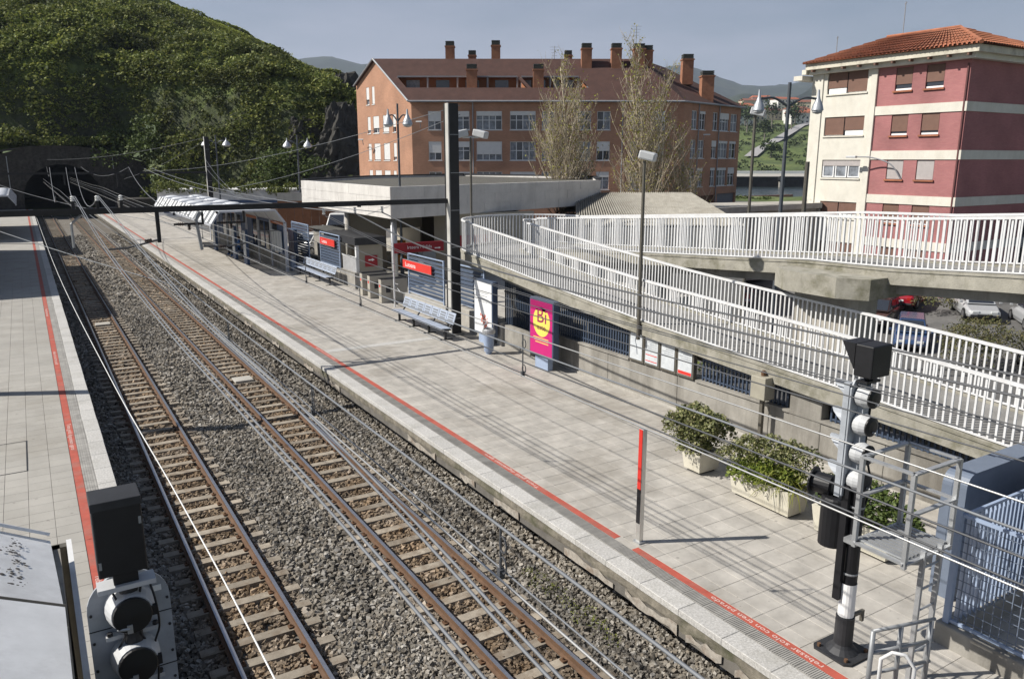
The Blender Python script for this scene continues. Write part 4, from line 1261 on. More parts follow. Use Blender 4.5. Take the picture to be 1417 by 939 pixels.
# small kiosk with corrugated roof
t = thing('kiosk', 'small grey kiosk with a dark corrugated roof behind the slatted screens', 'kiosk', (16, 46, 1))
mb = MB(); mb.box(14.9, 44.6, .9, 17.4, 47.6, 3.1); mb.build('wall', M_CONC, t)
for k in range(10):
    mb = MB(); mb.box(14.7 + k * .29, 44.3, 3.15 + .02 * (k % 2), 14.98 + k * .29, 47.9, 3.22 + .02 * (k % 2)); mb.build('roof_sheet', mat('dark_sheet', (.10, .10, .095), .7, .2, 3), t)
# ------------------------------------------------------------------ catenary portals
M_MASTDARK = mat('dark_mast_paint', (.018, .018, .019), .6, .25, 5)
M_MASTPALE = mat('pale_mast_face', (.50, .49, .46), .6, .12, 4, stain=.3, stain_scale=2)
M_INSUL = mat('insulator', (.05, .035, .03), .3, .2, 8)
M_INSUL_W = mat('white_insulator', (.75, .75, .73), .3, .05, 8)
def insulator(mb, p, d, n=4, r=.055, step=.05):
    p = Vector(p); d = Vector(d).normalized()
    for k in range(n):
        mb.lathe([(.02, 0), (r, .012), (r, .024), (.02, step)], p + d * (k * step), d, 8)
def portal(label, Y, zb, x_mast, x_left, top, drops, posts):
    t = thing('catenary_portal', label, 'gantry', (x_mast, Y, 1), group='portals carrying the overhead line')
    # riveted mast: two dark channels with a pale flange facing the sun
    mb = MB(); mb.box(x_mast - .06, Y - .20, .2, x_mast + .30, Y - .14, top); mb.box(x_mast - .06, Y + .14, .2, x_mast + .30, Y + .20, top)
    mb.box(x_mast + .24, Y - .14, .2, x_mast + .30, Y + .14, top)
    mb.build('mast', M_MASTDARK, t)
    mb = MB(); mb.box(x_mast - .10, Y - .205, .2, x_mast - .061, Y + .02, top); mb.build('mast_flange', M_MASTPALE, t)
    for k in range(6):
        z = 1.6 + k * (top - 2) / 5.5
        mb = MB(); mb.box(x_mast - .03, Y - .215, z, x_mast + .29, Y - .2005, z + .02); mb.build('mast_plate', M_STEEL, t)
    mb = MB(); mb.box(x_mast - .2, Y - .3, .93, x_mast + .38, Y + .3, 1.06); mb.build('mast_foot', M_CONC, t)
    mb = MB(); mb.box(x_left, Y - .08, zb - .08, x_mast - .101, Y - .05, zb + .08); mb.box(x_left, Y + .05, zb - .08, x_mast - .101, Y + .08, zb + .08)
    mb.box(x_left, Y - .05, zb + .05, x_mast - .101, Y + .05, zb + .075); mb.box(x_left, Y - .05, zb - .075, x_mast - .101, Y + .05, zb - .05)
    mb.build('beam', M_MASTDARK, t)
    mb = MB(); mb.box(x_left - .3, Y - .15, -.5, x_left, Y + .15, zb + .4); mb.build('far_mast', M_MASTDARK, t)
    for (x, l) in drops:
        mb = MB(); mb.box(x - .05, Y - .05, zb - l, x + .05, Y + .05, zb - .081); mb.build('drop_post', M_MASTDARK, t)
    for (x, h) in posts:
        mb = MB(); mb.box(x - .04, Y - .04, zb + .081, x + .04, Y + .04, zb + h); mb.build('stub_post', M_MASTDARK, t)
    return t
P1Y, P2Y = 25.0, 71.0
g1 = portal('near catenary portal, dark beam on a tall mast beside the bench', P1Y, 5.78, 12.72, -1.6, 9.05, [(3.25, .95), (9.4, .12)], [(1.15, .28), (1.75, .28), (2.35, .28)])
g2 = portal('far catenary portal crossing in front of the tunnel mouth', P2Y, 6.15, 13.45, -2.2, 9.05, [(6.6, 1.1), (2.9, .9)], [(2.0, .35), (3.1, .35), (7.5, .35)])
# insulators and registration arms of the near portal
mb = MB()
for x in (1.15, 1.75, 2.35): insulator(mb, (x, P1Y, 6.06), (0, 0, 1), 3)
for x in (8.2, 9.25, 10.2): insulator(mb, (x, P1Y, 5.66), (0, 0, -1), 4)
o = mb.build('insulator', M_INSUL_W, g1); o['kind'] = 'stuff'
mb = MB()
for x in (4.1, 5.3):   # hanging brackets with insulator pairs
    mb.box(x - .42, P1Y - .03, 5.6, x - .36, P1Y + .03, 5.3 + .37); mb.box(x + .36, P1Y - .03, 5.35, x + .42, P1Y + .03, 5.67); mb.box(x - .42, P1Y - .03, 5.30, x + .42, P1Y + .03, 5.36)
mb.build('hanging_bracket', M_MASTDARK, g1)
mb = MB()
for x in (4.1, 5.3):
    insulator(mb, (x - .3, P1Y, 5.33), (1, 0, 0), 3); insulator(mb, (x + .14, P1Y, 5.33), (1, 0, 0), 3); insulator(mb, (x, P1Y, 5.3), (0, 0, -1), 3)
insulator(mb, (3.05, P1Y, 4.92), (-1, 0, -.15), 4); insulator(mb, (4.9, P1Y, 4.62), (1, 0, 0), 4)
o = mb.build('bracket_insulator', M_INSUL, g1); o['kind'] = 'stuff'
mb = MB(); mb.path([(3.2, P1Y, 4.9), (2.4, P1Y, 4.72), (1.9, P1Y, 4.70)], .03, 6); mb.build('registration_arm', M_CABLE_DARK, g1)
mb = MB(); mb.path([(4.45, P1Y, 5.67), (4.3, P1Y, 5.45), (4.4, P1Y, 4.55)], .05, 6); mb.build('registration_post', M_STEEL, g1)
mb = MB(); mb.path([(4.45, P1Y, 4.65), (5.2, P1Y, 4.62), (5.9, P1Y, 4.72)], .028, 6); mb.build('registration_arm', M_CABLE_DARK, g1)
mb = MB(); mb.path([(1.3, P1Y, 5.67), (1.05, P1Y, 5.45), (1.05, P1Y, 4.8)], .04, 6); mb.build('registration_post', M_STEEL, g1)
for (x, z) in ((7.6, 4.62), (6.6, 5.0)):
    mb = MB(); mb.tube((x - .5, P1Y + .25, z), (x + .2, P1Y + .25, z), .014, n=6); mb.build('cross_wire', M_CABLE_DARK, g1)

# ------------------------------------------------------------------ overhead wires
def wire(label, pts, r, m=None, n=6, smooth=True, cat='wire', group='overhead wires along the tracks'):
    mb = MB(); mb.path(smooth_path(pts, 7) if smooth else pts, r, n)
    return tag(mb.build('overhead_wire', m or M_CABLE, smooth=True), label, cat, group)
def span(x, zs, y0=-4, y1=118, x1=None):
    """supported at the portals, sagging a little between"""
    ys = [y0, 4, 11, 18, P1Y, 36, 48, 60, P2Y, 82, 95, y1]
    z_s = dict(zip(ys, zs if isinstance(zs, list) else [zs] * len(ys)))
    return [(x, y, z_s[y]) for y in ys]
def cat_z(z): return [z, z - .02, z - .05, z - .02, z + .06, z - .02, z - .05, z - .01, z + .08, z, z - .02, z + .02]
wire('double contact wire over the right-hand track, left strand', span(5.40, 4.375), .009, M_WIRE)
wire('double contact wire over the right-hand track, right strand', span(5.47, 4.375), .009, M_CABLE_DARK)
wire('bright messenger wire high over the right-hand track', span(5.43, cat_z(4.98)), .008, M_WIRE)
wire('grey auxiliary wire below the messenger over the right-hand track', span(5.43, cat_z(4.78)), .011, M_CABLE)
wire('dark auxiliary wire just above the contact wires of the right-hand track', span(5.43, cat_z(4.60)), .009, M_CABLE_DARK)
wire('bright contact wire over the left-hand track', span(2.45, 4.42), .009, M_WIRE)
wire('second contact wire over the left-hand track', span(2.52, 4.43), .007, M_CABLE)
wire('grey messenger wire over the left-hand track', span(2.48, cat_z(4.80)), .011, M_CABLE)
for x, w_, l in ((1.2, 0, 'left'), (1.78, 1, 'right')):
    dx = .24 if w_ == 0 else -.06
    for s in (-1, 1):
        wire('thick grey feeder cable at the left track, %s pair, %s strand' % (l, 'left' if s < 0 else 'right'),
             [(x + s * .022, P1Y, 6.2), (x + .03 + s * .022, 17, 5.55), (x + dx * .35 + s * .022, 10.4, 5.24), (x + dx * .5 + s * .022, 6.7, 5.19), (x + dx * .8 + s * .022, 4, 5.1), (x + dx + s * .022, 2.0, 4.98), (x + dx + s * .022, -2, 4.9)], .009, M_CABLE)
wire('single white cable running from the portal down over the left rail', [(.25, P1Y, 5.66), (.33, 14, 5.45), (.5, 8, 5.2), (.62, 5, 5.1), (.68, 3, 5.02), (.72, -2, 4.95)], .0045, M_INSUL_W)
for x, l, m in ((10.2, 'upper thick dark cable above the platform, by the ramp railing', M_CABLE_DARK), (9.25, 'lower thick dark cable above the platform, by the ramp railing', M_CABLE_DARK)):
    for s in (-1, 1):
        wire(l + (', near strand' if s < 0 else ', far strand'), [(x + s * .018, P1Y, 5.46), (x + s * .018, 20, 4.86), (x + s * .018, 14, 4.6), (x + s * .018, 8, 4.57), (x + s * .018, 3, 4.62), (x + s * .018, -3, 4.8)], .014, m)
for x, l in ((8.15, 'thin pale wire strung above the platform, lower strand'), (8.25, 'thin pale wire strung above the platform, upper strand')):
    wire(l, [(x, P1Y, 5.46), (x, 19, 4.85), (x, 13, 4.6), (x, 7, 4.56), (x, 2, 4.6), (x, -3, 4.7)], .008, M_CABLE_DARK)
for x, z, l in ((7.3, 4.72, 'thin dark wire strung above the platform edge'), (6.5, 4.85, 'thin dark wire strung between the track wires and platform edge')):
    wire(l, [(x, P1Y, z + .5), (x, 18, z + .08), (x, 11, z), (x, 4, z), (x, -3, z + .1)], .008, M_CABLE_DARK)
# cables dropping in loops from the far portal to the near one
def sag(a, b, s, n=9):
    a = Vector(a); b = Vector(b)
    return [a.lerp(b, k / n) - Vector((0, 0, s * 4 * (k / n) * (1 - k / n))) for k in range(n + 1)]
for a, b, s, l in (((2.0, P2Y, 6.6), (.75, P1Y, 6.2), 1.0, 'sagging cable from far portal to the first insulator of near portal'),
                   ((3.1, P2Y, 6.6), (1.2, P1Y, 6.2), .8, 'sagging cable from far portal to the left grey feeder'),
                   ((3.7, P2Y, 6.6), (1.78, P1Y, 6.2), 1.3, 'deeply sagging cable from far portal to the right grey feeder'),
                   ((7.5, P2Y, 6.6), (4.1, P1Y, 5.6), .7, 'sagging cable from far portal to the hanging bracket above right track'),
                   ((8.6, P2Y, 6.5), (9.25, P1Y, 5.46), .5, 'sagging cable along the shelter roof, lower strand'),
                   ((9.2, P2Y, 6.5), (10.2, P1Y, 5.46), .45, 'sagging cable along the shelter roof, upper strand'),
                   ((2.0, P2Y, 6.6), (3.0, 117, 6.3), .9, 'cable from far portal into the tunnel, left'),
                   ((7.5, P2Y, 6.6), (6.8, 117, 6.3), .9, 'cable from far portal into the tunnel, right')):
    wire(l, sag(a, b, s), .016, M_CABLE, smooth=False)
for a, b, s, l in (((13.2, P1Y, 9.0), (8.5, P2Y, 6.3), .6, 'thin stay from the near mast top towards the far portal, upper'),
                   ((13.2, P1Y, 8.7), (10.5, 48, 5.6), .3, 'thin stay from the near mast top down to the shelter roof'),
                   ((13.4, P2Y, 8.95), (3, 112, 7.2), .5, 'thin stay from the far mast top towards the tunnel portal, upper'),
                   ((13.4, P2Y, 8.7), (9, 90, 5.3), .3, 'thin stay from the far mast top down to the track'),
                   ((13.4, P2Y, 7.2), (11.5, 50, 4.9), .4, 'cable from the far mast down along the shelter roof, upper'),
                   ((13.4, P2Y, 6.5), (11.8, 52, 4.8), .3, 'cable from the far mast down along the shelter roof, lower'),
                   ((-1.4, P1Y, 5.7), (2.4, P1Y - 9, 4.8), .05, 'thin diagonal span wire over the left track'),
                   ((-2, 60, 6.0), (5, P1Y + 2, 5.0), .3, 'long thin diagonal wire crossing both tracks')):
    wire(l, sag(a, b, s), .010, M_CABLE, smooth=False)
# droppers between messenger and contact wires
for k, (x, y, z0, z1, l) in enumerate(((5.43, 14.6, 4.93, 4.375, 'dropper with loops on right-track wires before the notice boards'), (5.43, 18.1, 4.93, 4.375, 'dropper with loops on right-track wires before the magenta poster'),
                                       (5.43, 8.6, 4.93, 4.375, 'dropper on right-track wires before the planters'), (5.43, 22.3, 4.95, 4.375, 'dropper on right-track wires before the near bench'),
                                       (5.43, 30.5, 4.95, 4.375, 'dropper on right-track wires before the ticket gates'),
                                       (2.48, 4.2, 4.78, 4.42, 'dropper on left-track wires nearest the camera'), (2.48, 8.3, 4.77, 4.42, 'dropper on left-track wires, second from the camera'), (2.48, 12.5, 4.76, 4.42, 'dropper on left-track wires, third from the camera'))):
    t = thing('dropper', l, 'dropper', (x, y, z1), group='droppers of the overhead line')
    mb = MB(); mb.tube((x, y, z0), (x, y, z1), .009, n=6); mb.build('rod', M_CABLE_DARK, t)
    for zc in (z1 + .09, z0 - .12):
        mb = MB(); mb.path([(x, y + .045 * math.cos(a) - .03, zc + .06 * math.sin(a)) for a in np.linspace(-1.5, 4.6, 9)], .007, 5); mb.build('loop', M_CABLE_DARK, t)
    mb = MB(); mb.box(x - .02, y - .02, z1 - .02, x + .02, y + .02, z1 + .05); mb.build('clamp', M_CABLE_DARK, t)

# ------------------------------------------------------------------ signals
M_SIGGREY = mat('signal_grey', (.36, .385, .42), .5, .12, 5, stain=.2, stain_scale=3, stain_col=(.1, .1, .1))
M_SIGPALE = mat('signal_pale', (.50, .51, .52), .45, .08, 5)
M_LENSCAP = mat('lens_cover_black', (.008, .008, .009), .45, .2, 6)
def lamp_unit(parent, c, d, r=.125, hood=.3):
    """signal lamp: housing at the back of the plate, hood in front; d = direction it shines"""
    c = Vector(c); d = Vector(d).normalized()
    mb = MB(); mb.lathe([(r * 1.02, -.02), (r * 1.05, -.10), (r * .9, -.17), (r * .86, -.18)], c, d, 20); h = mb.build('lamp_housing', M_SIGPALE, parent, smooth=False)
    mb = MB(); mb.lathe([(r * .95, -.181), (r * .95, -.20), (r * .6, -.215), (.01, -.22)], c, d, 20); mb.build('rear_cover', M_LENSCAP, h)
    mb = MB(); mb.tube(c - d * .2 + Vector((0, 0, -r * .5)), c - d * .26 + Vector((0, 0, -r * .5)), .014, n=6); mb.build('latch', M_GALV, h)
    # half-round hood
    up = Vector((0, 0, 1)); sd = d.cross(up).normalized()
    v = []; n = 11
    for k in range(n):
        a = R(-25 + 230 * k / (n - 1))
        o = sd * (math.cos(a) * r) + up * (math.sin(a) * r)
        l = hood * (.35 + .65 * max(0, math.sin(a)))
        v += [c + o + d * .02, c + o + d * l, c + o * .93 + d * l, c + o * .93 + d * .02]
    f = []
    for k in range(n - 1):
        for j in range(4): f.append((k * 4 + j, k * 4 + (j + 1) % 4, (k + 1) * 4 + (j + 1) % 4, (k + 1) * 4 + j))
    mb = MB(); mb.add(v, f); mb.build('hood', M_SIGGREY, parent)

# right: tall signal with four lamps, top box and access cage
SX, SY = 8.35, 5.48
s = thing('railway_signal', 'tall four-lamp railway signal with black mast on the right platform', 'signal', (SX, SY, 1), group='railway signals')
mb = MB(); mb.prism([(SX - .27, SY - .22), (SX - .2, SY - .28), (SX + .2, SY - .28), (SX + .27, SY - .22), (SX + .27, SY + .22), (SX + .2, SY + .28), (SX - .2, SY + .28), (SX - .27, SY + .22)], 1.0, 1.03); mb.build('base_plate', M_DARKSTEEL, s)
mb = MB()
for dx in (-.2, .2):
    for dy in (-.2, .2): mb.lathe([(.025, 0), (.025, .04)], (SX + dx, SY + dy, 1.03), n=6)
o = mb.build('bolt', M_CLIP, s); o['kind'] = 'stuff'
mb = MB(); mb.lathe([(.2, 0), (.135, .06), (.115, .1), (.115, .48)], (SX, SY, 1.03), n=18); mb.build('mast_foot', M_DARKSTEEL, s)
mb = MB(); mb.lathe([(.085, 0), (.085, 1.86)], (SX, SY, 1.5), n=18); mb.build('mast', M_BLACK, s, smooth=False)
mb = MB(); mb.lathe([(.098, 0), (.1, .12), (.097, .3), (.1, .46)], (SX, SY, 1.52), n=18, cap=False); mb.build('white_sleeve', M_LETTER, s)
mb = MB(); mb.box(SX + .08, SY - .04, 1.46, SX + .34, SY, 1.5); mb.box(SX + .3, SY - .04, 1.34, SX + .34, SY, 1.46); mb.build('step', M_FRAME, s)
mb = MB(); mb.box(SX - .15, SY + .03, 1.75, SX - .09, SY + .12, 3.3); mb.build('cable_duct', M_BLACK, s)
pl = MB()
yy = SY + .0
outline = [(-.19, 3.15), (.19, 3.15), (.19, 4.52), (.13, 4.62), (-.13, 4.62), (-.19, 4.52)]
pl.extrude([(SX + a, yy + .10, b) for a, b in outline], (0, 0, 0), (0, .02, 0)); pl.build('back_plate', M_SIGGREY, s)
mb = MB(); mb.box(SX - .2, SY + .125, 3.13, SX - .145, SY + .20, 4.58); mb.build('plate_flange', M_SIGGREY, s)
mb = MB(); mb.box(SX - .05, SY + .02, 3.1, SX + .06, SY + .099, 4.6); mb.build('spine', M_SIGGREY, s)
for z in (3.36, 3.71, 4.07, 4.42):
    lamp_unit(s, (SX - .02, SY + .1, z), (0, 1, 0), .13, .34)
mb = MB(); mb.box(SX - .17, SY - .12, 4.68, SX + .19, SY + .12, 5.07); tb = mb.build('indicator_box', M_BLACK, s, bevel=.015)
mb = MB(); mb.extrude([(SX - .17, SY + .121, 5.07), (SX - .17, SY + .121, 4.76), (SX - .17, SY + .3, 5.07)], (0, 0, 0), (.36, 0, 0)); mb.build('box_hood', M_BLACK, tb)
mb = MB(); mb.tube((SX, SY + .04, 4.58), (SX, SY, 4.68), .05, n=8); mb.box(SX - .13, SY - .05, 4.60, SX + .13, SY + .09, 4.63); mb.build('box_bracket', M_BLACK, s)
# black shunting lamp and canister low on the mast
mb = MB(); mb.lathe([(.17, 0), (.17, .62), (.15, .64)], (SX - .06, SY + .26, 2.42), n=18); mb.build('canister', M_BLACK, s)
mb = MB(); mb.lathe([(.10, -.14), (.135, -.12), (.135, .10), (.19, .11), (.19, .13), (.12, .13)], (SX - .06, SY + .46, 3.16), (-.25, 1, 0), 20); mb.build('shunting_lamp', M_BLACK, s)
mb = MB(); mb.box(SX - .10, SY + .22, 3.0, SX, SY + .5, 3.06); mb.build('lamp_bracket', M_BLACK, s)
mb = MB(); mb.box(SX - .1, SY + .08, 2.5, SX + .02, SY + .3, 2.56); mb.box(SX - .1, SY + .08, 2.92, SX + .02, SY + .3, 2.98); mb.build('canister_clamp', M_BLACK, s)

for q_, (dx, dy) in enumerate(((.09, -.03), (.07, .06))):
    mb = MB(); mb.path(smooth_path([(SX + dx, SY + dy, 1.55), (SX + dx + .015, SY + dy, 2.2), (SX + dx, SY + dy, 2.9), (SX + dx + .03, SY + dy - .04, 3.3), (SX + .1, SY + .04, 3.8), (SX + .12, SY + .03, 4.5)], 4), .014, 6); mb.build('conduit', M_BLACK, s, smooth=True)
for z in (2.1, 2.6, 3.0):
    mb = MB(); mb.lathe([(.093, 0), (.097, .015), (.093, .03)], (SX, SY, z), n=16, cap=False); mb.build('strap', M_STEEL, s)
# access cage and ladder
cg = thing('access_ladder', 'galvanised ladder and caged platform behind the tall signal', 'ladder', (9.0, 5.0, 1))
FZ = 2.72
x0, x1, y0_, y1_ = 8.10, 9.0, 4.66, 5.30
def rail_between(a, b, w_=.03, name='rail'):
    a = Vector(a); b = Vector(b); mb = MB(); d = (b - a)
    side = d.cross(Vector((0, 0, 1)));
    if side.length < 1e-4: side = Vector((1, 0, 0))
    mb.obox((a + b) / 2, d, side, d.cross(side), d.length / 2, w_, .012); mb.build(name, M_GALV, cg)
for (x, y) in ((x0, y0_), (x0, y1_), (x1, y0_), (x1, y1_)):
    mb = MB(); mb.box(x - .025, y - .025, FZ - .1, x + .025, y + .025, FZ + 1.05); mb.build('cage_post', M_GALV, cg)
for z in (FZ + 1.05, FZ + .55):
    rail_between((x0, y0_, z), (x1, y0_, z)); rail_between((x0, y1_, z), (x1, y1_, z)); rail_between((x1, y0_, z), (x1, y1_, z))
    if z > FZ + 1: rail_between((x0, y0_, z), (x0, y1_, z))
for a, b in (((x0, y0_, FZ - .04), (x1, y0_, FZ - .04)), ((x0, y1_, FZ - .04), (x1, y1_, FZ - .04)), ((x0, y0_, FZ - .04), (x0, y1_, FZ - .04)), ((x1, y0_, FZ - .04), (x1, y1_, FZ - .04))):
    rail_between(a, b, .04, 'floor_frame')
for k in range(11):
    x = x0 + .06 + k * (x1 - x0 - .12) / 10
    mb = MB(); mb.box(x - .022, y0_ + .02, FZ - .02, x + .022, y1_ - .02, FZ); mb.build('grating_slat', M_STEEL, cg)
mb = MB(); mb.box(SX + .08, y0_ + .2, FZ - .09, x0 + .35, y0_ + .26, FZ - .03); mb.box(8.13, 5.30, FZ - .12, 8.3, 5.47, FZ - .06); mb.build('bracket', M_GALV, cg)
for xb in (8.42, 8.76):
    mb = MB(); mb.box(xb - .02, 4.60, 1.0, xb + .02, 4.655, FZ + .05); mb.build('ladder_stile', M_GALV, cg)
for k in range(6):
    q = (k + .6) / 6.4
    xa = 8.42; xb = 8.76; y = 4.628; z = 1 + (FZ - .95) * q
    mb = MB(); mb.tube((xa, y, z), (xb, y, z), .014, n=6); mb.build('rung', M_GALV, cg)

# left: signal seen from behind, close to the camera
LX, LY = .36, 6.5
s2 = thing('railway_signal', 'grey two-lamp railway signal seen from behind on the left platform', 'signal', (LX, LY, 1), group='railway signals')
mb = MB(); mb.lathe([(.07, 0), (.07, 2.9)], (LX, LY + .02, 1.0), n=14); mb.build('mast', M_DARKSTEEL, s2)
mb = MB(); mb.box(LX - .2, LY - .2, 1.0, LX + .2, LY + .2, 1.03); mb.build('base_plate', M_DARKSTEEL, s2)
pts = []
rr = .31
for k in range(15):
    a = R(180 - 180 * k / 14)
    pts.append((LX + rr * math.cos(a), 3.62 + .30 * math.sin(a)))
outline = [(LX - rr, 2.4)] + pts + [(LX + rr, 2.4)]
outline = outline[::-1]
mb = MB(); mb.extrude([(a, LY + .12, b) for a, b in outline], (0, 0, 0), (0, .02, 0)); mb.build('back_board', M_SIGGREY, s2)
for z in (3.45, 2.95):
    mb = MB(); mb.box(LX - rr - .002, LY + .1165, z, LX - .1, LY + .1195, z + .008); mb.box(LX + .1, LY + .1165, z + .03, LX + rr + .002, LY + .1195, z + .038); mb.build('board_seam', M_BLACK, s2)
def big_lamp(z):
    r = .155
    mb = MB(); mb.lathe([(r * 1.22, 0), (r * 1.2, .07), (r * 1.12, .13), (r * 1.0, .22), (r * .98, .23)], (LX, LY + .115, z), (0, -1, .12), 24); h = mb.build('lamp_housing', M_SIGPALE, s2)
    mb = MB(); mb.lathe([(r * .93, .231), (r * .95, .25), (r * .9, .262), (.01, .27)], (LX, LY + .115, z), (0, -1, .12), 24); mb.build('rear_cover', M_LENSCAP, h)
    mb = MB(); mb.box(LX - .05, LY - .17, z - .10, LX - .01, LY - .15, z - .03); mb.tube((LX - .12, LY - .14, z - .06), (LX - .03, LY - .17, z - .06), .012, n=6); mb.build('latch', M_GALV, h)
    mb = MB(); mb.box(LX + .14, LY - .12, z - .02, LX + .18, LY - .08, z + .06); mb.build('hinge', M_BLACK, h)
    mb = MB(); mb.box(LX - .2, LY + .03, z - .235, LX + .2, LY + .1, z - .20); mb.build('mount_rail', M_SIGPALE, s2)
    for sx in (-1, 1):
        mb = MB(); mb.lathe([(.022, 0), (.022, .03)], (LX + sx * .17, LY + .05, z - .2), n=6); mb.build('bolt', M_DARKSTEEL, s2)
big_lamp(3.62); big_lamp(3.17); big_lamp(2.72)
for sx in (-1, 1):
    for z in (2.6, 2.85, 3.1, 3.35, 3.6):
        mb = MB(); mb.lathe([(.012, 0), (.012, .012)], (LX + sx * .285, LY + .12, z), (0, -1, 0), 6); mb.build('rivet', M_DARKSTEEL, s2)
for dx, sw in ((-.13, .05), (.15, .03), (.1, -.04)):
    mb = MB(); mb.path(smooth_path([(LX + dx, LY + .02, 3.86), (LX + dx + sw, LY - .06, 3.7), (LX + dx + sw * 1.4, LY - .04, 3.45), (LX + dx, LY + .04, 3.25), (LX + dx * .8 + sw, LY - .05, 3.05), (LX + dx * .6, LY + .05, 2.6)], 4), .009, 6); mb.build('lamp_cable', M_BLACK, s2, smooth=True)
mb = MB(); mb.box(LX + .17, LY + .114, 3.68, LX + .25, LY + .1195, 3.73); mb.build('number_plate', M_LETTER, s2)
mb = MB(); mb.box(LX - .22, LY - .09, 3.86, LX + .2, LY + .08, 3.90); mb.build('box_shelf', M_SIGPALE, s2)
mb = MB(); mb.box(LX - .1, LY - .05, 3.90, LX + .08, LY + .05, 4.02); mb.build('box_neck', M_BLACK, s2)
mb = MB(); mb.box(LX - .2, LY - .10, 4.0, LX + .15, LY + .14, 4.62); bx_ = mb.build('indicator_box', M_BLACK, s2, bevel=.012)
mb = MB(); mb.box(LX - .205, LY - .105, 4.56, LX + .155, LY + .20, 4.63); mb.build('box_lid', M_DARKSTEEL, bx_, bevel=.006)
mb = MB(); mb.box(LX - .19, LY - .1045, 4.08, LX - .17, LY - .1005, 4.14); mb.box(LX + .12, LY - .1045, 4.4, LX + .14, LY - .1005, 4.46); mb.build('box_latch', M_STEEL, bx_)

# ------------------------------------------------------------------ near shelter roof, bottom left corner
M_ZINC = mat('weathered_zinc', (.76, .77, .78), .5, .12, 1.5, stain=.22, stain_scale=2, stain_col=(.25, .24, .23), metal=.15)
M_RUST = mat('rust_patch', (.075, .07, .068), .8, .3, 6)
rf = thing('stair_canopy', 'weathered metal folded roof in the bottom left corner', 'canopy', (-1.2, 7, 1))
def plate(name, pts, m, th=.03):
    P = [Vector(p) for p in pts]; nrm = (P[1] - P[0]).cross(P[2] - P[0]).normalized() * -th
    mb = MB(); mb.extrude(P, (0, 0, 0), tuple(nrm)); return mb.build(name, m, rf)
plate('roof_sheet', [(-.165, 8.62, 3.45), (-2.6, 8.62, 4.75), (-2.6, 6.98, 4.62), (-.10, 6.98, 3.47)], M_ZINC)
plate('roof_sheet', [(-.095, 6.96, 3.56), (-2.6, 6.96, 4.78), (-2.6, 3.0, 4.78), (-.095, 3.0, 3.56)], M_ZINC)
mb = MB(); mb.tube((-.10, 6.985, 3.535), (-2.6, 6.985, 4.76), .035, n=8); mb.build('seam', M_FRAME, rf)
plate('roof_ridge', [(-.17, 8.9, 3.42), (-2.7, 8.9, 4.76), (-2.7, 8.63, 4.85), (-.155, 8.63, 3.53)], M_ZINC)
for (x, y, w_) in ((-.45, 8.35, .07), (-.48, 8.12, .09), (-.42, 7.9, .06), (-.5, 7.72, .08), (-.40, 7.55, .07), (-.46, 7.38, .09), (-.36, 7.25, .08)):
    z = 3.465 + (-.15 - x) * .50
    mb = MB()
    for k in range(14):
        cx_, cy_ = x + random.gauss(0, .05), y + random.gauss(0, .05)
        mb.lathe([(w_ * random.uniform(.06, .4) ** 1.3, 0), (.002, .002)], (cx_, cy_, 3.482 + (-.15 - cx_) * .53), (.46, .0, .88), 9)
    mb.build('rust_spot', M_RUST, rf)
mb = MB(); mb.box(-.16, 3.0, 1, -.09, 8.6, 3.4); mb.build('side_wall', M_CONC, rf)
mb = MB(); mb.box(-2.6, 8.5, 1, -.09, 8.6, 3.4); mb.build('end_wall', M_CONC, rf)
t = thing('stairwell_kerb', 'white edged kerb along the dark slot beside the metal roof', 'kerb', (0, 6, 1))
mb = MB(); mb.box(-.03, 3.0, 1.0, .015, 9.3, 3.10); mb.build('upstand', M_CONC, t)
mb = MB(); mb.box(-.032, 3.0, 3.101, .018, 9.3, 3.13); mb.build('white_edge', M_WHITE, t)
mb = MB(); mb.box(-.2, 9.2, 1.0, -.031, 9.3, 3.10); mb.build('slot_end', M_FRAME, t)

# ------------------------------------------------------------------ stair enclosure, bottom right corner
M_BLUEWALL = mat('blue_cladding', (.14, .17, .225), .5, .1, 3)
bw = thing('stair_wall', 'rough concrete stair wall in the bottom right corner', 'wall', (9.7, 4, 1))
BX, BY = 9.65, 4.90
mb = MB(); mb.box(BX - .09, -2, -.9, BX + .09, BY + .1, 1.3); mb.build('side_wall', M_CONC, bw, bevel=.02)
mb = MB(); mb.box(BX + .09, BY - .1, -.9, 14.2, BY + .1, 1.3); mb.build('end_wall', M_CONC, bw, bevel=.02)
t = thing('mesh_fence', 'blue welded mesh fence on the stair wall, running towards the camera', 'fence', (BX, BY, 1.3))
mb = MB(); mb.box(BX - .035, BY - .04, 1.3, BX + .035, BY + .04, 2.9); mb.build('post', M_BLUE_PALE, t, bevel=.006)
mb = MB(); mb.box(BX - .02, 0, 2.80, BX + .02, BY - .04, 2.84); mb.build('top_rail', M_BLUE_PALE, t)
mb = MB(); mb.box(BX - .02, 0, 1.33, BX + .02, BY - .04, 1.37); mb.build('bottom_rail', M_BLUE_PALE, t)
wv = MB(); wv.box(-.005, -.005, 0, .005, .005, 1.46); _b = wv.build('wire', M_BLUEWALL); WV = _b.data; bpy.data.objects.remove(_b)
for k in range(46):
    share(WV, 'vertical_wire', (0, -.14 - k * .1, .05), t)
wh = MB(); wh.box(-.004, 0, -.004, .004, 4.8, .004); _b = wh.build('wire', M_BLUEWALL); WH = _b.data; bpy.data.objects.remove(_b)
for k in range(11):
    share(WH, 'horizontal_wire', (.012, -4.85, .12 + k * .13), t)
t = thing('louvre_screen', 'blue screen of upright louvres on the stair end wall', 'screen', (BX + .1, BY, 1.3))
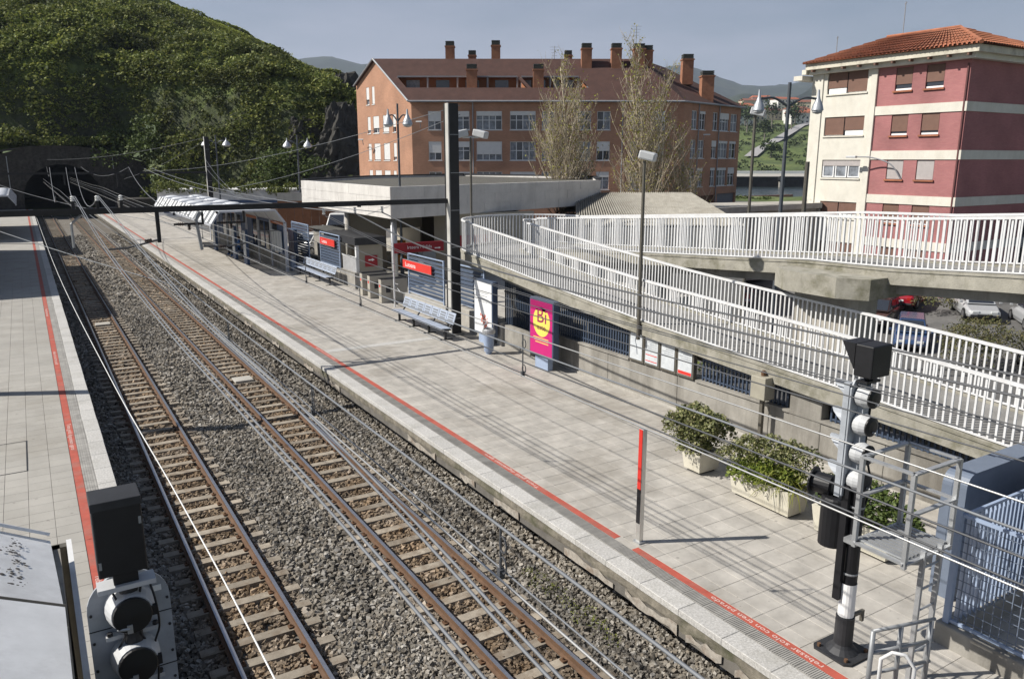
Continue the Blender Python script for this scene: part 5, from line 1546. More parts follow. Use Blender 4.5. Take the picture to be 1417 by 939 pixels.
for k in range(16):
    x = BX + .12 + k * .105
    mb = MB(); mb.obox((x, BY - .05, 2.05), (.62, .8, 0), (.8, -.62, 0), (0, 0, 1), .045, .004, .74); mb.build('louvre', M_BLUE_PALE, t)
mb = MB(); mb.box(BX + .04, BY - .07, 2.80, 14.2, BY - .03, 2.84); mb.build('top_rail', M_BLUE_PALE, t)
mb = MB(); mb.box(BX + 1.83, BY - .07, 1.31, 14.2, BY - .03, 2.795); mb.build('solid_sheet', M_BLUE, t)
t = thing('blue_enclosure', 'large blue panel with rounded top corners behind the louvre screen', 'panel', (12, 5.4, 1))
pr = []
hx0, hx1, hz1, rr = 10.70, 14.1, 2.92, .2
for k in range(7):
    a = R(180 - 90 * k / 6); pr.append((hx0 + rr + rr * math.cos(a), hz1 - rr + rr * math.sin(a)))
for k in range(7):
    a = R(90 - 90 * k / 6); pr.append((hx1 - rr + rr * math.cos(a), hz1 - rr + rr * math.sin(a)))
pr += [(hx1, 1.0), (hx0, 1.0)]
mb = MB(); mb.extrude([(a, BY + .50, b) for a, b in pr], (0, 0, 0), (0, .2, 0)); mb.build('panel', M_BLUEWALL, t)
mb = MB(); mb.extrude([(a, BY + .705, b - .02) for a, b in pr], (0, 0, 0), (0, .14, 0)); mb.build('frame', M_BLUEWALL, t)
# tubular gate
t = thing('tube_gate', 'grey tubular gate at the bottom right beside the stair wall', 'gate', (8.0, 4.5, 1))
def tube_part(a, b, r=.022, n='tube'):
    mb = MB(); mb.tube(a, b, r, n=8); mb.build(n, M_STEEL, t, smooth=True)
gA, gB = Vector((7.62, 4.64, 1)), Vector((8.45, 4.42, 1))
for q in (0, .45, .95):
    p = gA.lerp(gB, q); tube_part(p + Vector((0, 0, .02)), p + Vector((0, 0, 1.0)), .028, 'upright')
for z in (.2, .45, .72, 1.0):
    tube_part(gA + Vector((0, 0, z)), gB + Vector((0, 0, z)), .022, 'bar')
tube_part(gA + Vector((0, 0, .2)), gA + Vector((-.05, -.9, .2)), .022, 'bar')
mb = MB(); mb.path([(7.68, 4.55, 1.0), (7.68, 4.55, 1.68), (7.72, 4.45, 1.8), (7.8, 4.35, 1.8), (7.84, 4.25, 1.68), (7.84, 4.25, 1.0)], .022, 8); mb.build('hoop', M_WHITE, t, smooth=True)
# ------------------------------------------------------------------ brick apartment block
BP = [Vector((31.37, 82.8, 0)), Vector((32.11, 70.62, 0)), Vector((53.96, 57.25, 0)), Vector((65.39, 60.81, 0))]
BZ0 = 1.6
M_ROOF = mat('brown_roof_tiles', (.072, .036, .029), .9, .22, 1.2, stain=.35, stain_scale=.7, stain_col=(.055, .03, .024), bump=.5, bscale=9)
M_FRAMEW = mat('white_window_frame', (.70, .71, .72), .4, .04, 3)
M_SHUT = mat('white_shutter', (.66, .66, .65), .6, .06, 3)
M_CURT = mat('curtained_glass', (.22, .24, .27), .25, .5, 2.2)
M_PIPE = mat('grey_downpipe', (.28, .29, .31), .5, .1, 3)
bricks = {}
def face_mats(i):
    d = (BP[i + 1] - BP[i]).normalized()
    return brick_mat('orange_brick_%d' % i, (.45, .238, .148), (.39, .198, .12), (.34, .215, .155), (d.x, d.y), .075, .25)
bld = thing('apartment_block', 'long orange brick apartment block with brown roof and many chimneys', 'building', (45, 66, BZ0))
EAVE = 12.62
def face_frame(i):
    a, b = BP[i], BP[i + 1]
    d = (b - a).normalized(); n = Vector((d.y, -d.x, 0))
    return a, d, n, (b - a).length
# back corner points
BK0 = BP[0] + (BP[2] - BP[1]).normalized() * 25.0
BK1 = BP[3] + Vector((-3.5, 11, 0))
def wall_with_holes(name, i, holes, ztop, mtl, parent, poly_top=None):
    """wall face of brick with real window openings (grid of rectangles)"""
    a, d, n, L_ = face_frame(i)
    xs = sorted(set([0, L_] + [h[0] for h in holes] + [h[1] for h in holes]))
    zs = sorted(set([BZ0, ztop] + [h[2] for h in holes] + [h[3] for h in holes]))
    mb = MB()
    for x0, x1 in zip(xs, xs[1:]):
        for z0, z1 in zip(zs, zs[1:]):
            cx_, cz_ = (x0 + x1) / 2, (z0 + z1) / 2
            if any(h[0] < cx_ < h[1] and h[2] < cz_ < h[3] for h in holes): continue
            p = a + d * x0; q = a + d * x1
            mb.quad((p.x, p.y, z0), (q.x, q.y, z0), (q.x, q.y, z1), (p.x, p.y, z1))
    for h in holes:   # reveals
        p = a + d * h[0]; q = a + d * h[1]; r = n * -.22
        P = [(p.x, p.y, h[2]), (q.x, q.y, h[2]), (q.x, q.y, h[3]), (p.x, p.y, h[3])]
        Q = [(x + r.x, y + r.y, z) for x, y, z in P]
        for k in range(4):
            mb.quad(P[k], Q[k], Q[(k + 1) % 4], P[(k + 1) % 4])
    if poly_top:
        mb.add([tuple(p) for p in poly_top], [tuple(range(len(poly_top)))])
    return mb.build(name, mtl, parent)
def window(i, h, shutter, parent, cols=2, cross=True):
    a, d, n, L_ = face_frame(i)
    x0, x1, z0, z1 = h
    def P(x, z, o): v = a + d * x - n * o; return (v.x, v.y, z)
    mb = MB()
    def bar(xa, xb, za, zb, o0=.10, o1=.16):
        mb.extrude([P(xa, za, o0), P(xb, za, o0), P(xb, zb, o0), P(xa, zb, o0)], (0, 0, 0), tuple(-n * (o1 - o0)))
    e = .06
    bar(x0 + .001, x1 - .001, z0 + .001, z0 + e); bar(x0 + .001, x1 - .001, z1 - e, z1 - .001); bar(x0 + .001, x0 + e, z0 + e, z1 - e); bar(x1 - e, x1 - .001, z0 + e, z1 - e)
    for k in range(1, cols):
        xm = x0 + (x1 - x0) * k / cols; bar(xm - .04, xm + .04, z0 + e, z1 - e)
    if cross:
        zm = z0 + (z1 - z0) * .52; bar(x0 + e, x1 - e, zm - .03, zm + .03, .105, .155)
    fr = mb.build('window', M_FRAMEW, parent)
    for k in range(cols):
        xa = x0 + e + (x1 - x0 - 2 * e) * k / cols; xb = x0 + e + (x1 - x0 - 2 * e) * (k + 1) / cols
        mb = MB(); mb.quad(P(xa, z0 + e, .17), P(xb, z0 + e, .17), P(xb, z1 - e, .17), P(xa, z1 - e, .17)); mb.build('pane', M_CURT if random.random() < .6 else M_GLASS, fr)
    if shutter > 0:
        mb = MB(); zz = z1 - (z1 - z0) * shutter
        mb.extrude([P(x0 + .02, zz, .03), P(x1 - .02, zz, .03), P(x1 - .02, z1 - .005, .03), P(x0 + .02, z1 - .005, .03)], (0, 0, 0), tuple(-n * .05)); mb.build('shutter', M_SHUT, fr)
    mb = MB(); mb.extrude([P(x0 - .06, z0 - .07, -.05), P(x1 + .06, z0 - .07, -.05), P(x1 + .06, z0 - .002, -.05), P(x0 - .06, z0 - .002, -.05)], (0, 0, 0), tuple(-n * .2)); mb.build('sill', M_SHUT, fr)
r1, r2, r3 = (9.93, 11.63), (7.12, 8.86), (4.38, 6.06)
cols_f = [(1.55, 2.78), (4.24, 5.46), (6.1, 8.52), (9.28, 11.7), (12.3, 13.49), (15.61, 16.92), (17.5, 18.75), (20.7, 21.93), (22.57, 23.9)]
holes = [(a, b, *r) for r in (r1, r2, r3) for a, b in cols_f]
wall_with_holes('wall', 1, holes, EAVE, face_mats(1), bld)
shut = {(0, 0): .55, (2, 0): .25, (3, 0): .22, (0, 1): .6, (2, 1): .68, (8, 0): .6, (6, 1): .5, (8, 1): .65}
for ri, r in enumerate((r1, r2, r3)):
    for ci, (a, b) in enumerate(cols_f):
        window(1, (a, b, *r), shut.get((ci, ri), random.choice([0, 0, 0, .3])), bld, 4 if b - a > 2 else 2)
hr = [(1.6, 2.72), (3.18, 4.36), (5.88, 6.95), (7.38, 9.4), (9.76, 11.3)]
holes = [(a, b, z0, z1) for (z0, z1) in ((10.03, 11.78), (7.32, 9.05), (4.55, 6.38)) for a, b in hr] + [(3.6, 7.2, BZ0 + .02, 3.65), (7.65, 11.75, BZ0 + .02, 3.75)]
wall_with_holes('wall', 2, holes, EAVE, face_mats(2), bld)
for (z0, z1) in ((10.03, 11.78), (7.32, 9.05), (4.55, 6.38)):
    for a, b in hr: window(2, (a, b, z0, z1), random.choice([0, .15, .35, 0]), bld, 2 if b - a < 1.6 else 3)
a, d, n, L_ = face_frame(2)
for (x0, x1, z1, m_) in ((3.6, 7.2, 3.65, mat('brown_door', (.14, .07, .04), .7, .1, 2)), (7.65, 11.75, 3.75, mat('grey_garage', (.16, .16, .18), .6, .1, 2))):
    p = a + d * x0 - n * .2; q = a + d * x1 - n * .2
    mb = MB(); mb.quad((p.x, p.y, BZ0), (q.x, q.y, BZ0), (q.x, q.y, z1), (p.x, p.y, z1)); mb.build('garage_door', m_, bld)
# gable
gh = [(2.41, 3.11, 12.7, 14.42), (3.78, 4.38, 12.68, 14.42), (2.5, 3.21, 9.82, 11.5), (3.85, 5.2, 9.82, 11.5), (6.11, 7.4, 9.82, 11.5), (8.3, 8.95, 9.82, 11.5),
      (2.49, 3.2, 7.12, 8.8), (3.91, 5.3, 7.12, 8.8), (6.11, 7.46, 7.12, 8.8), (8.3, 8.95, 7.12, 8.8), (2.49, 3.3, 4.4, 6.12), (3.94, 5.4, 4.4, 6.12), (6.09, 7.4, 4.4, 6.12), (8.1, 8.73, 4.4, 6.12)]
ga, gd, gn, gL = face_frame(0)
ZL, ZAP, AP = 14.75, 17.0, 4.84
def gp(x, z, o=0): v = ga + gd * x - gn * o; return Vector((v.x, v.y, z))
mt0 = face_mats(0)
# rectangular band up to the lower eave, then the polygonal top (windows of the top row sit in its own grid)
holes_low = [h for h in gh if h[3] < 12.6]
wall_with_holes('wall', 0, holes_low, EAVE, mt0, bld)
xs = [0, 2.41, 3.11, 3.78, 4.38, AP, gL]
def roofz(x): return ZL + (ZAP - ZL) * x / AP if x <= AP else ZAP + (EAVE - ZAP) * (x - AP) / (gL - AP)
mb = MB()
for x0, x1 in zip(xs, xs[1:]):
    if (x0, x1) in ((2.41, 3.11), (3.78, 4.38)):
        mb.quad(gp(x0, EAVE), gp(x1, EAVE), gp(x1, 12.69), gp(x0, 12.69)); mb.quad(gp(x0, 14.42), gp(x1, 14.42), gp(x1, roofz(x1)), gp(x0, roofz(x0)))
        for (p, q) in ((gp(x0, 12.69), gp(x1, 12.69)), (gp(x1, 12.69), gp(x1, 14.42)), (gp(x1, 14.42), gp(x0, 14.42)), (gp(x0, 14.42), gp(x0, 12.69))):
            mb.quad(p, q, q - gn * .22, p - gn * .22)
    else:
        mb.quad(gp(x0, EAVE), gp(x1, EAVE), gp(x1, roofz(x1)), gp(x0, roofz(x0)))
mb.build('gable', mt0, bld)
for h in gh:
    if h[3] > 12.6: h = (h[0], h[1], 12.69, 14.42)
    window(0, h, random.choice([.95, .8, .7, .97, .3]), bld, 1 if h[1] - h[0] < 1 else 2, cross=False)
# hidden back walls close the volume
mb = MB()
for p, q in ((BP[3], BK1), (BK1, BK0), (BK0, BP[0])):
    mb.quad((p.x, p.y, BZ0), (q.x, q.y, BZ0), (q.x, q.y, EAVE), (p.x, p.y, EAVE))
mb.build('back_wall', mt0, bld)
# roof: long front slope, back slope, hipped right wing
apx = gp(AP, ZAP); fwd = Vector((SP, CP, 0)); lat = Vector((CP, -SP, 0))
RB = apx + lat * 26.5; RB.z = ZAP
RC = Vector((59.9, 66.6, 16.7)); 
oh = .35
eL = gp(gL, EAVE - .1) - fwd * oh + gn * .3; eR = BP[2].copy(); eR.z = EAVE - .1; eR = eR - fwd * oh
e3 = BP[3].copy(); e3.z = EAVE - .1; e3 = e3 + Vector((.35, -.35, 0))
apo = apx + gn * .3
mbk = gp(0, ZL) + gn * .3
bkR = BK1.copy(); bkR.z = EAVE
bk0 = BK0.copy(); bk0.z = ZL
roof_front = [eL, eR, RB, apo]
# terrace recess in the front slope
def on_front(s, t):   # s along, t up the slope 0..1
    a_ = eL.lerp(eR, s); b_ = apo.lerp(RB, s); return a_.lerp(b_, t)
mb = MB()
ss = [0, .035, .475, .49, .70, 1]; tt = [0, .30, .54, 1]
rec = {(1, 1), (3, 1)}
for i in range(len(ss) - 1):
    for j in range(len(tt) - 1):
        if (i, j) in rec: continue
        mb.quad(on_front(ss[i], tt[j]), on_front(ss[i + 1], tt[j]), on_front(ss[i + 1], tt[j + 1]), on_front(ss[i], tt[j + 1]))
mb.quad(eR, e3, RC, RB)
mb.add([tuple(e3), tuple(bkR), tuple(RC)], [(0, 1, 2)])
mb.add([tuple(RB), tuple(RC), tuple(bkR), tuple(bk0), tuple(mbk), tuple(apo)], [(0, 1, 2, 3, 4, 5)])
roof = mb.build('roof', M_ROOF, bld)
M_ORWALL = mat('terrace_orange', (.26, .11, .05), .8, .1, 2)
for (s0, s1) in ((.035, .475), (.49, .70)):
    A0 = on_front(s0, .30); A1 = on_front(s1, .30); C0 = on_front(s0, .54); C1 = on_front(s1, .54)
    zf = A0.z - .15; dz = Vector((0, 0, C0.z - zf))
    B0 = Vector((C0.x, C0.y, zf)) + fwd * .9; B1 = Vector((C1.x, C1.y, zf)) + fwd * .9
    F0 = Vector((A0.x, A0.y, zf)); F1 = Vector((A1.x, A1.y, zf))
    mb = MB(); mb.quad(F0, F1, B1, B0); mb.quad(B0, B1, B1 + dz, B0 + dz); mb.quad(F0, B0, B0 + dz, C0); mb.quad(F1, C1, B1 + dz, B1); mb.quad(B0 + dz, B1 + dz, C1, C0)
    te = mb.build('roof_terrace', M_ORWALL, roof)
    mb = MB(); mb.extrude([C0, C1, C1 + Vector((0, 0, .14)), C0 + Vector((0, 0, .14))], (0, 0, 0), tuple(-fwd * .12)); mb.build('lintel', M_PIPE, te)
    nn2 = 4
    for k in range(nn2 + 1):
        q = C0.lerp(C1, k / nn2); mb = MB(); mb.box(q.x - .07, q.y - .07, zf, q.x + .07, q.y + .07, q.z); mb.build('terrace_post', M_PIPE, te)
    for k in range(nn2):
        p = B0.lerp(B1, (k + .25) / nn2) - fwd * .03; q = B0.lerp(B1, (k + .7) / nn2) - fwd * .03
        mb = MB(); mb.quad(p + Vector((0, 0, .1)), q + Vector((0, 0, .1)), q + Vector((0, 0, 1.05)), p + Vector((0, 0, 1.05))); mb.build('terrace_window', M_GLASS if k % 2 else M_CURT, te)
# gutters, verge boards, downpipes
mb = MB(); mb.tube(eL + Vector((0, 0, -.03)), eR + Vector((0, 0, -.03)), .09, n=6); mb.build('gutter', M_PIPE, bld)
mb = MB(); mb.tube(eR + Vector((0, 0, -.03)), e3 + Vector((0, 0, -.03)), .09, n=6); mb.build('gutter', M_PIPE, bld)
mb = MB(); mb.tube(apo, eL, .09, n=6); mb.build('verge', M_PIPE, bld)
mb = MB(); mb.tube(mbk, apo, .09, n=6); mb.build('verge', M_PIPE, bld)
for i, x in ((1, 5.78), (1, 14.2), (1, 19.9), (2, 3.0 - .1), (2, 7.15)):
    a, d, n, L_ = face_frame(i); p = a + d * x + n * .08
    mb = MB(); mb.tube((p.x, p.y, BZ0), (p.x, p.y, EAVE - .1), .055, n=6); mb.build('downpipe', M_PIPE, bld)
# chimneys
M_CHB = mat('chimney_brick', (.31, .145, .085), .9, .2, 3, stain=.3, stain_scale=1, stain_col=(.14, .06, .035))
M_CHT = mat('chimney_cowl', (.06, .065, .06), .8, .25, 6)
for (u, v, zb, zt, w_) in ((-6.33, 85, 16.0, 18.95, .45), (-4.16, 87, 16.3, 18.32, .4), (-1.65, 85, 16.0, 19.02, .45), (-3.85, 79.3, 12.9, 16.1, .5), (2.53, 79.3, 13.0, 16.1, .5), (5.88, 87, 16.3, 18.32, .4),
                            (7.34, 82, 15.0, 18.34, .5), (10.28, 82, 15.0, 18.34, .5), (12.5, 82, 15.0, 18.3, .55), (13.4, 82.4, 15.0, 18.2, .5), (17.75, 84, 14.6, 17.57, .55), (19.36, 82, 12.6, 15.77, .6)):
    p = W(u, v)
    t_ = MB(); h = zt - zb
    t_.obox((p.x, p.y, zb + (h - .6) / 2), lat, fwd, (0, 0, 1), w_, w_, (h - .6) / 2); c_ = t_.build('chimney', M_CHB, roof)
    t_ = MB(); t_.obox((p.x, p.y, zt - .56), lat, fwd, (0, 0, 1), w_ * 1.14, w_ * 1.14, .06); t_.build('collar', M_CHB, c_)
    for k in range(3):
        t_ = MB(); t_.obox((p.x, p.y, zt - .42 + k * .16), lat, fwd, (0, 0, 1), w_ * .95, w_ * .95, .055); t_.build('cowl', M_CHT, c_)
# wall lamps on the block
for (u, v, z, l) in ((-15.6, 84.0, 9.2, 'slim street lamp bracketed on the gable of the brick block'), (-8.6, 75.6, 10.6, 'small street lamp bracketed on the long front of the brick block'), (18.5, 77.5, 9.5, 'slim street lamp bracketed on the right wing of the brick block')):
    p = W(u, v, z); t = thing('wall_lamp', l, 'lamp', p, group='lamps bracketed on house walls')
    q0 = p + fwd * 1.2 - Vector((0, 0, .5))
    mb = MB(); mb.path(smooth_path([q0, p + fwd * .6, p], 4), .035, 6); mb.build('arm', M_PIPE, t)
    mb = MB(); mb.obox(p - fwd * .2, lat + fwd * -.4, fwd, (0, 0, 1), .32, .1, .06); mb.build('lamp_head', M_SIGPALE, t, bevel=.03)
# television aerials
for (u, v, z0, z1, l) in ((4.4, 86, 17.0, 18.6, 'thin television aerial on the brick block ridge'), (12.2, 82, 18.2, 20.0, 'branching television aerial on a chimney of the brick block')):
    p = W(u, v); t = thing('aerial', l, 'aerial', (p.x, p.y, z0), group='television aerials')
    mb = MB(); mb.tube((p.x, p.y, z0), (p.x, p.y, z1), .03, n=5); mb.build('pole', M_PIPE, t)
    for k in range(4):
        mb = MB(); c_ = Vector((p.x, p.y, z1 - .1 - k * .28)); mb.tube(c_ - lat * (.5 - .08 * k), c_ + lat * (.5 - .08 * k), .015, n=4); mb.build('element', M_PIPE, t)

# ------------------------------------------------------------------ pink and cream apartment house
RX, RY0, RY1, RX1 = 46.4, 26.3, 36.9, 54.5
PINK_Y1 = 32.35
M_PINK = brick_mat('pink_brick', (.37, .155, .15), (.33, .13, .13), (.30, .14, .14), (0, 1), .07, .24, .25)
M_PINK2 = brick_mat('pink_brick_side', (.37, .155, .15), (.33, .13, .13), (.30, .14, .14), (1, 0), .07, .24, .25)
M_CREAM = mat('cream_render', (.66, .635, .56), .85, .08, 1.5, stain=.22, stain_scale=.7, stain_col=(.42, .36, .26), streak=True)
M_BROWNSH = mat('brown_shutter', (.17, .095, .07), .7, .1, 3)
M_GREYSH = mat('grey_shutter', (.40, .37, .36), .7, .08, 3)
M_TERRA = mat('terracotta', (.34, .13, .07), .85, .3, 1.3, stain=.5, stain_scale=.9, stain_col=(.17, .09, .06), objvar=.1)
rb = thing('apartment_house', 'pink brick and cream rendered house with orange tiled roof', 'building', (RX, 31, -1))
RZ0, RZT = -2.2, 12.75
def xwall(holes, y0, y1, z0, z1, x, mtl, name, inward=.18):
    ys_ = sorted(set([y0, y1] + [h[0] for h in holes] + [h[1] for h in holes])); zs_ = sorted(set([z0, z1] + [h[2] for h in holes] + [h[3] for h in holes]))
    mb = MB()
    for a, b in zip(ys_, ys_[1:]):
        for c, e in zip(zs_, zs_[1:]):
            if any(h[0] < (a + b) / 2 < h[1] and h[2] < (c + e) / 2 < h[3] for h in holes): continue
            mb.quad((x, b, c), (x, a, c), (x, a, e), (x, b, e))
    for h in holes:
        P = [(x, h[0], h[2]), (x, h[1], h[2]), (x, h[1], h[3]), (x, h[0], h[3])]
        for k in range(4):
            p, q = P[k], P[(k + 1) % 4]; mb.quad(p, q, (x + inward, q[1], q[2]), (x + inward, p[1], p[2]))
    return mb.build(name, mtl, rb)
floors = [(11.28, 12.62), (8.63, 9.88), (5.99, 7.15), (3.3, 4.46), (.6, 1.8)]
ph = [(y0, y1, z0, z1) for z0, z1 in floors for y0, y1 in ((27.78, 28.9), (29.75, 30.85))]
xwall(ph, RY0, PINK_Y1, RZ0, RZT, RX, M_PINK, 'pink_wall')
chl = [(32.73, 35.7, 11.38, 12.75 - .02), (32.71, 35.68, 8.72, 9.92), (32.71, 35.6, 6.0, 7.17), (32.71, 35.5, 3.4, 4.45), (32.71, 35.5, .6, 1.8)]
xwall(chl, PINK_Y1, RY1, RZ0, RZT, RX - .04, M_CREAM, 'cream_wall')
mb = MB(); mb.quad((RX, RY0, RZ0), (RX1, RY0, RZ0), (RX1, RY0, RZT), (RX, RY0, RZT)); mb.build('side_wall', M_PINK2, rb)
mb = MB(); mb.quad((RX1, RY0, RZ0), (RX1, RY1, RZ0), (RX1, RY1, RZT), (RX1, RY0, RZT)); mb.quad((RX1, RY1, RZ0), (RX, RY1, RZ0), (RX, RY1, RZT), (RX1, RY1, RZT)); mb.build('back_wall', M_CREAM, rb)
for z in (10.15, 7.45, 4.76, 2.06):
    mb = MB(); mb.box(RX - .06, RY0 - .06, z - .26, RX1, PINK_Y1 - .25, z + .27); mb.box(RX - .06, RY0 - .0605, z - .26, RX - .0601, RY0, z + .27)
    mb.build('floor_band', M_CREAM, rb)
for y in (PINK_Y1 - .12, 36.2):
    mb = MB(); mb.box(RX - .12, y - .2, RZ0, RX + .02, y + .2, RZT); mb.build('pilaster', M_CREAM, rb)
mb = MB(); mb.tube((RX - .05, RY0 + .12, RZ0), (RX - .05, RY0 + .12, 12.5), .06, n=6); mb.build('downpipe', mat('brown_pipe', (.13, .05, .05), .6, .1, 3), rb)
for k, (y0, y1, z0, z1) in enumerate(ph):
    fl = k // 2
    mb = MB(); mb.box(RX + .10, y0, z0, RX + .14, y1, z1); w_ = mb.build('window', M_GLASS, rb)
    sh = [.72, .8, .98, .9, .5][fl]
    mb = MB(); mb.box(RX + .04, y0 + .04, z1 - (z1 - z0) * sh, RX + .08, y1 - .04, z1 - .01); mb.build('shutter', [M_BROWNSH, M_BROWNSH, M_GREYSH, M_BROWNSH, M_BROWNSH][fl], w_)
    mb = MB(); mb.box(RX + .085, y0 + .03, z0 + .02, RX + .099, y1 - .03, z0 + .12); mb.build('curtain', M_LETTER, w_)
    mb = MB(); mb.box(RX - .1, y0 - .08, z0 - .1, RX + .03, y1 + .08, z0 - .002); mb.build('sill', M_TERRA, w_)
for k, (y0, y1, z0, z1) in enumerate(chl):
    mb = MB(); mb.box(RX + .08, y0, z0, RX + .13, y1, z1); w_ = mb.build('window', M_GLASS, rb)
    nsh = 3 if k == 2 else 2
    for j in range(nsh):
        a = y0 + (y1 - y0) * j / nsh + .04; b = y0 + (y1 - y0) * (j + 1) / nsh - .04
        if k == 2:
            mb = MB(); mb.box(RX + .03, a, z0 + .04, RX + .07, a + .09, z1 - .4); mb.box(RX + .03, b - .09, z0 + .04, RX + .07, b, z1 - .4); mb.box(RX + .03, a + .09, z0 + .04, RX + .07, b - .09, z0 + .12); mb.build('frame', M_FRAMEW, w_)
            mb = MB(); mb.box(RX + .072, a + .1, z0 + .13, RX + .078, b - .1, z1 - .42); mb.build('curtain', M_CURT, w_)
        else:
            q = .72 if (j + k) % 2 else .95
            mb = MB(); mb.box(RX + .03, a, z1 - (z1 - z0) * q, RX + .07, b, z1 - .01); mb.build('shutter', M_BROWNSH, w_)
            mb = MB(); mb.box(RX + .072, a + .05, z0 + .02, RX + .078, b - .05, z0 + (z1 - z0) * .3); mb.build('curtain', M_LETTER, w_)
    if k == 2:
        mb = MB(); mb.box(RX + .02, y0 + .02, z1 - .39, RX + .08, y1 - .02, z1 - .01); mb.build('shutter', M_GREYSH, w_)
    mb = MB(); mb.box(RX - .12, y0 - .06, z0 - .09, RX + .02, y1 + .06, z0 - .002); mb.build('sill', M_CREAM, w_)
# eaves box and tiled roof
mb = MB(); mb.box(RX - .75, RY0 - .75, 13.0, RX1 + .5, RY1 + .1, 13.38); mb.build('eaves_box', mat('weathered_cream', (.60, .565, .47), .9, .12, 2, stain=.6, stain_scale=1.2, stain_col=(.22, .19, .15)), rb)
mb = MB(); mb.box(RX - .4, RY0 - .4, 12.72, RX1 + .3, RY1 + .05, 13.0); mb.build('eaves_soffit', M_CREAM, rb)
for (y, z) in ((37.15, 12.75), (37.5, 12.35)):
    mb = MB(); mb.box(RX - .5 - (y - 37), RY1 + .101, z, RX + 2, y + .2, z + .3); mb.build('balcony_slab', M_CREAM, rb)
for k in range(10):
    y = RY0 - .2 + k * 1.15
    mb = MB(); mb.box(RX - .72, y, 12.86, RX - .41, y + .12, 12.999); mb.build('eaves_bracket', M_BROWNSH, rb)
RIDGE_Z = 15.1
e00 = Vector((RX - .95, RY0 - .95, 13.40)); e01 = Vector((RX - .95, RY1 + .3, 13.40)); e10 = Vector((RX1 + .8, RY0 - .95, 13.40)); e11 = Vector((RX1 + .8, RY1 + .3, 13.40))
rg0 = Vector((50.5, 29.6, RIDGE_Z)); rg1 = Vector((50.5, 34.5, RIDGE_Z))
mb = MB(); mb.quad(e00, rg0, rg1, e01); mb.add([tuple(e00), tuple(e10), tuple(rg0)], [(0, 1, 2)]); mb.quad(e10, e11, rg1, rg0); mb.add([tuple(e11), tuple(e01), tuple(rg1)], [(0, 1, 2)])
rroof = mb.build('roof', M_TERRA, rb)
def tile_rows(name, a0, a1, b0, b1, n, r):
    """rows of half-round tiles running from the eave (a0-a1) to the ridge (b0-b1), stepped course by course"""
    mb = MB()
    for k in range(n):
        s = (k + .5) / n
        p = a0.lerp(a1, s); 
        # clip against the hips
        q = b0.lerp(b1, s)
        m_ = 7
        for j in range(m_):
            c0 = p.lerp(q, j / m_); c1 = p.lerp(q, (j + 1.1) / m_)
            mb.tube(c0 + Vector((0, 0, .035)), c1 + Vector((0, 0, .0)), r, r * .8, 5, cap=False)
    o = mb.build(name, M_TERRA, rroof); o['kind'] = 'stuff'
tile_rows('roof_tile', e00, e01, rg0, rg1, 44, .085)
tile_rows('roof_tile', e00, e10, rg0, rg0 + Vector((.02, 0, 0)), 36, .085)
mb = MB(); mb.tube(e00 + Vector((0, 0, .05)), rg0 + Vector((0, 0, .05)), .12, n=6); mb.tube(rg0 + Vector((0, 0, .05)), rg1 + Vector((0, 0, .05)), .12, n=6); mb.build('ridge_tiles', M_TERRA, rroof)
for (x, y, z1, l) in ((50.5, 33.4, 17.2, 'tall thin aerial on the ridge of the pink house'), (50.0, 38.0, 15.6, 'short aerial at the far end of the pink house roof')):
    t = thing('aerial', l, 'aerial', (x, y, 14.4), group='television aerials')
    mb = MB(); mb.tube((x, y, 13.6), (x, y, z1), .03, n=5); mb.build('pole', M_PIPE, t)
    mb = MB(); mb.tube((x - .2, y - .2, z1 - .1), (x + .2, y + .2, z1 - .1), .03, n=5); mb.build('element', M_PIPE, t)
t = thing('wall_lamp', 'curved street lamp bracketed on the front of the pink house', 'lamp', (RX, 31.6, 6.9), group='lamps bracketed on house walls')
mb = MB(); mb.path(smooth_path([(RX - .04, 29.8, 6.0), (RX - .3, 30.4, 6.9), (RX - .6, 31.5, 7.3), (RX - .8, 32.4, 7.35)], 5), .04, 6); mb.build('arm', M_PIPE, t)
mb = MB(); mb.obox((RX - .85, 32.8, 7.35), (0, 1, 0), (1, 0, 0), (0, 0, 1), .35, .12, .07); mb.build('lamp_head', M_SIGPALE, t, bevel=.03)

# grey and white house beyond the pink one
t = thing('apartment_house', 'grey and white house glimpsed behind the pink house at the right edge', 'building', (62, 30, 0))
mb = MB(); mb.box(60, 22, -2, 72, 34, 9.6); mb.build('wall', M_CONC_PALE, t)
for k in range(4):
    z = 1.2 + k * 2.5
    mb = MB(); mb.box(59.2, 23, z, 60, 33, z + .7); mb.build('balcony', M_LETTER, t)
    mb = MB(); mb.box(59.95, 24, z + .75, 59.99, 32, z + 2.2); mb.build('window', M_GLASS, t)
mb = MB(); mb.box(59.5, 21.5, 9.6, 72.5, 34.5, 9.9); mb.build('roof', M_TERRA, t)
# rubble stone wall beside the pink house
t = thing('stone_wall', 'rough brown stone wall beyond the pink house, seen through the railing', 'wall', (56, 25, -1))
mb = MB(); mb.box(55.2, 24.0, -1.5, 64, 24.5, 4.2); mb.build('wall', mat('rubble', (.17, .135, .10), .95, .5, 4, bump=1, bscale=6), t)

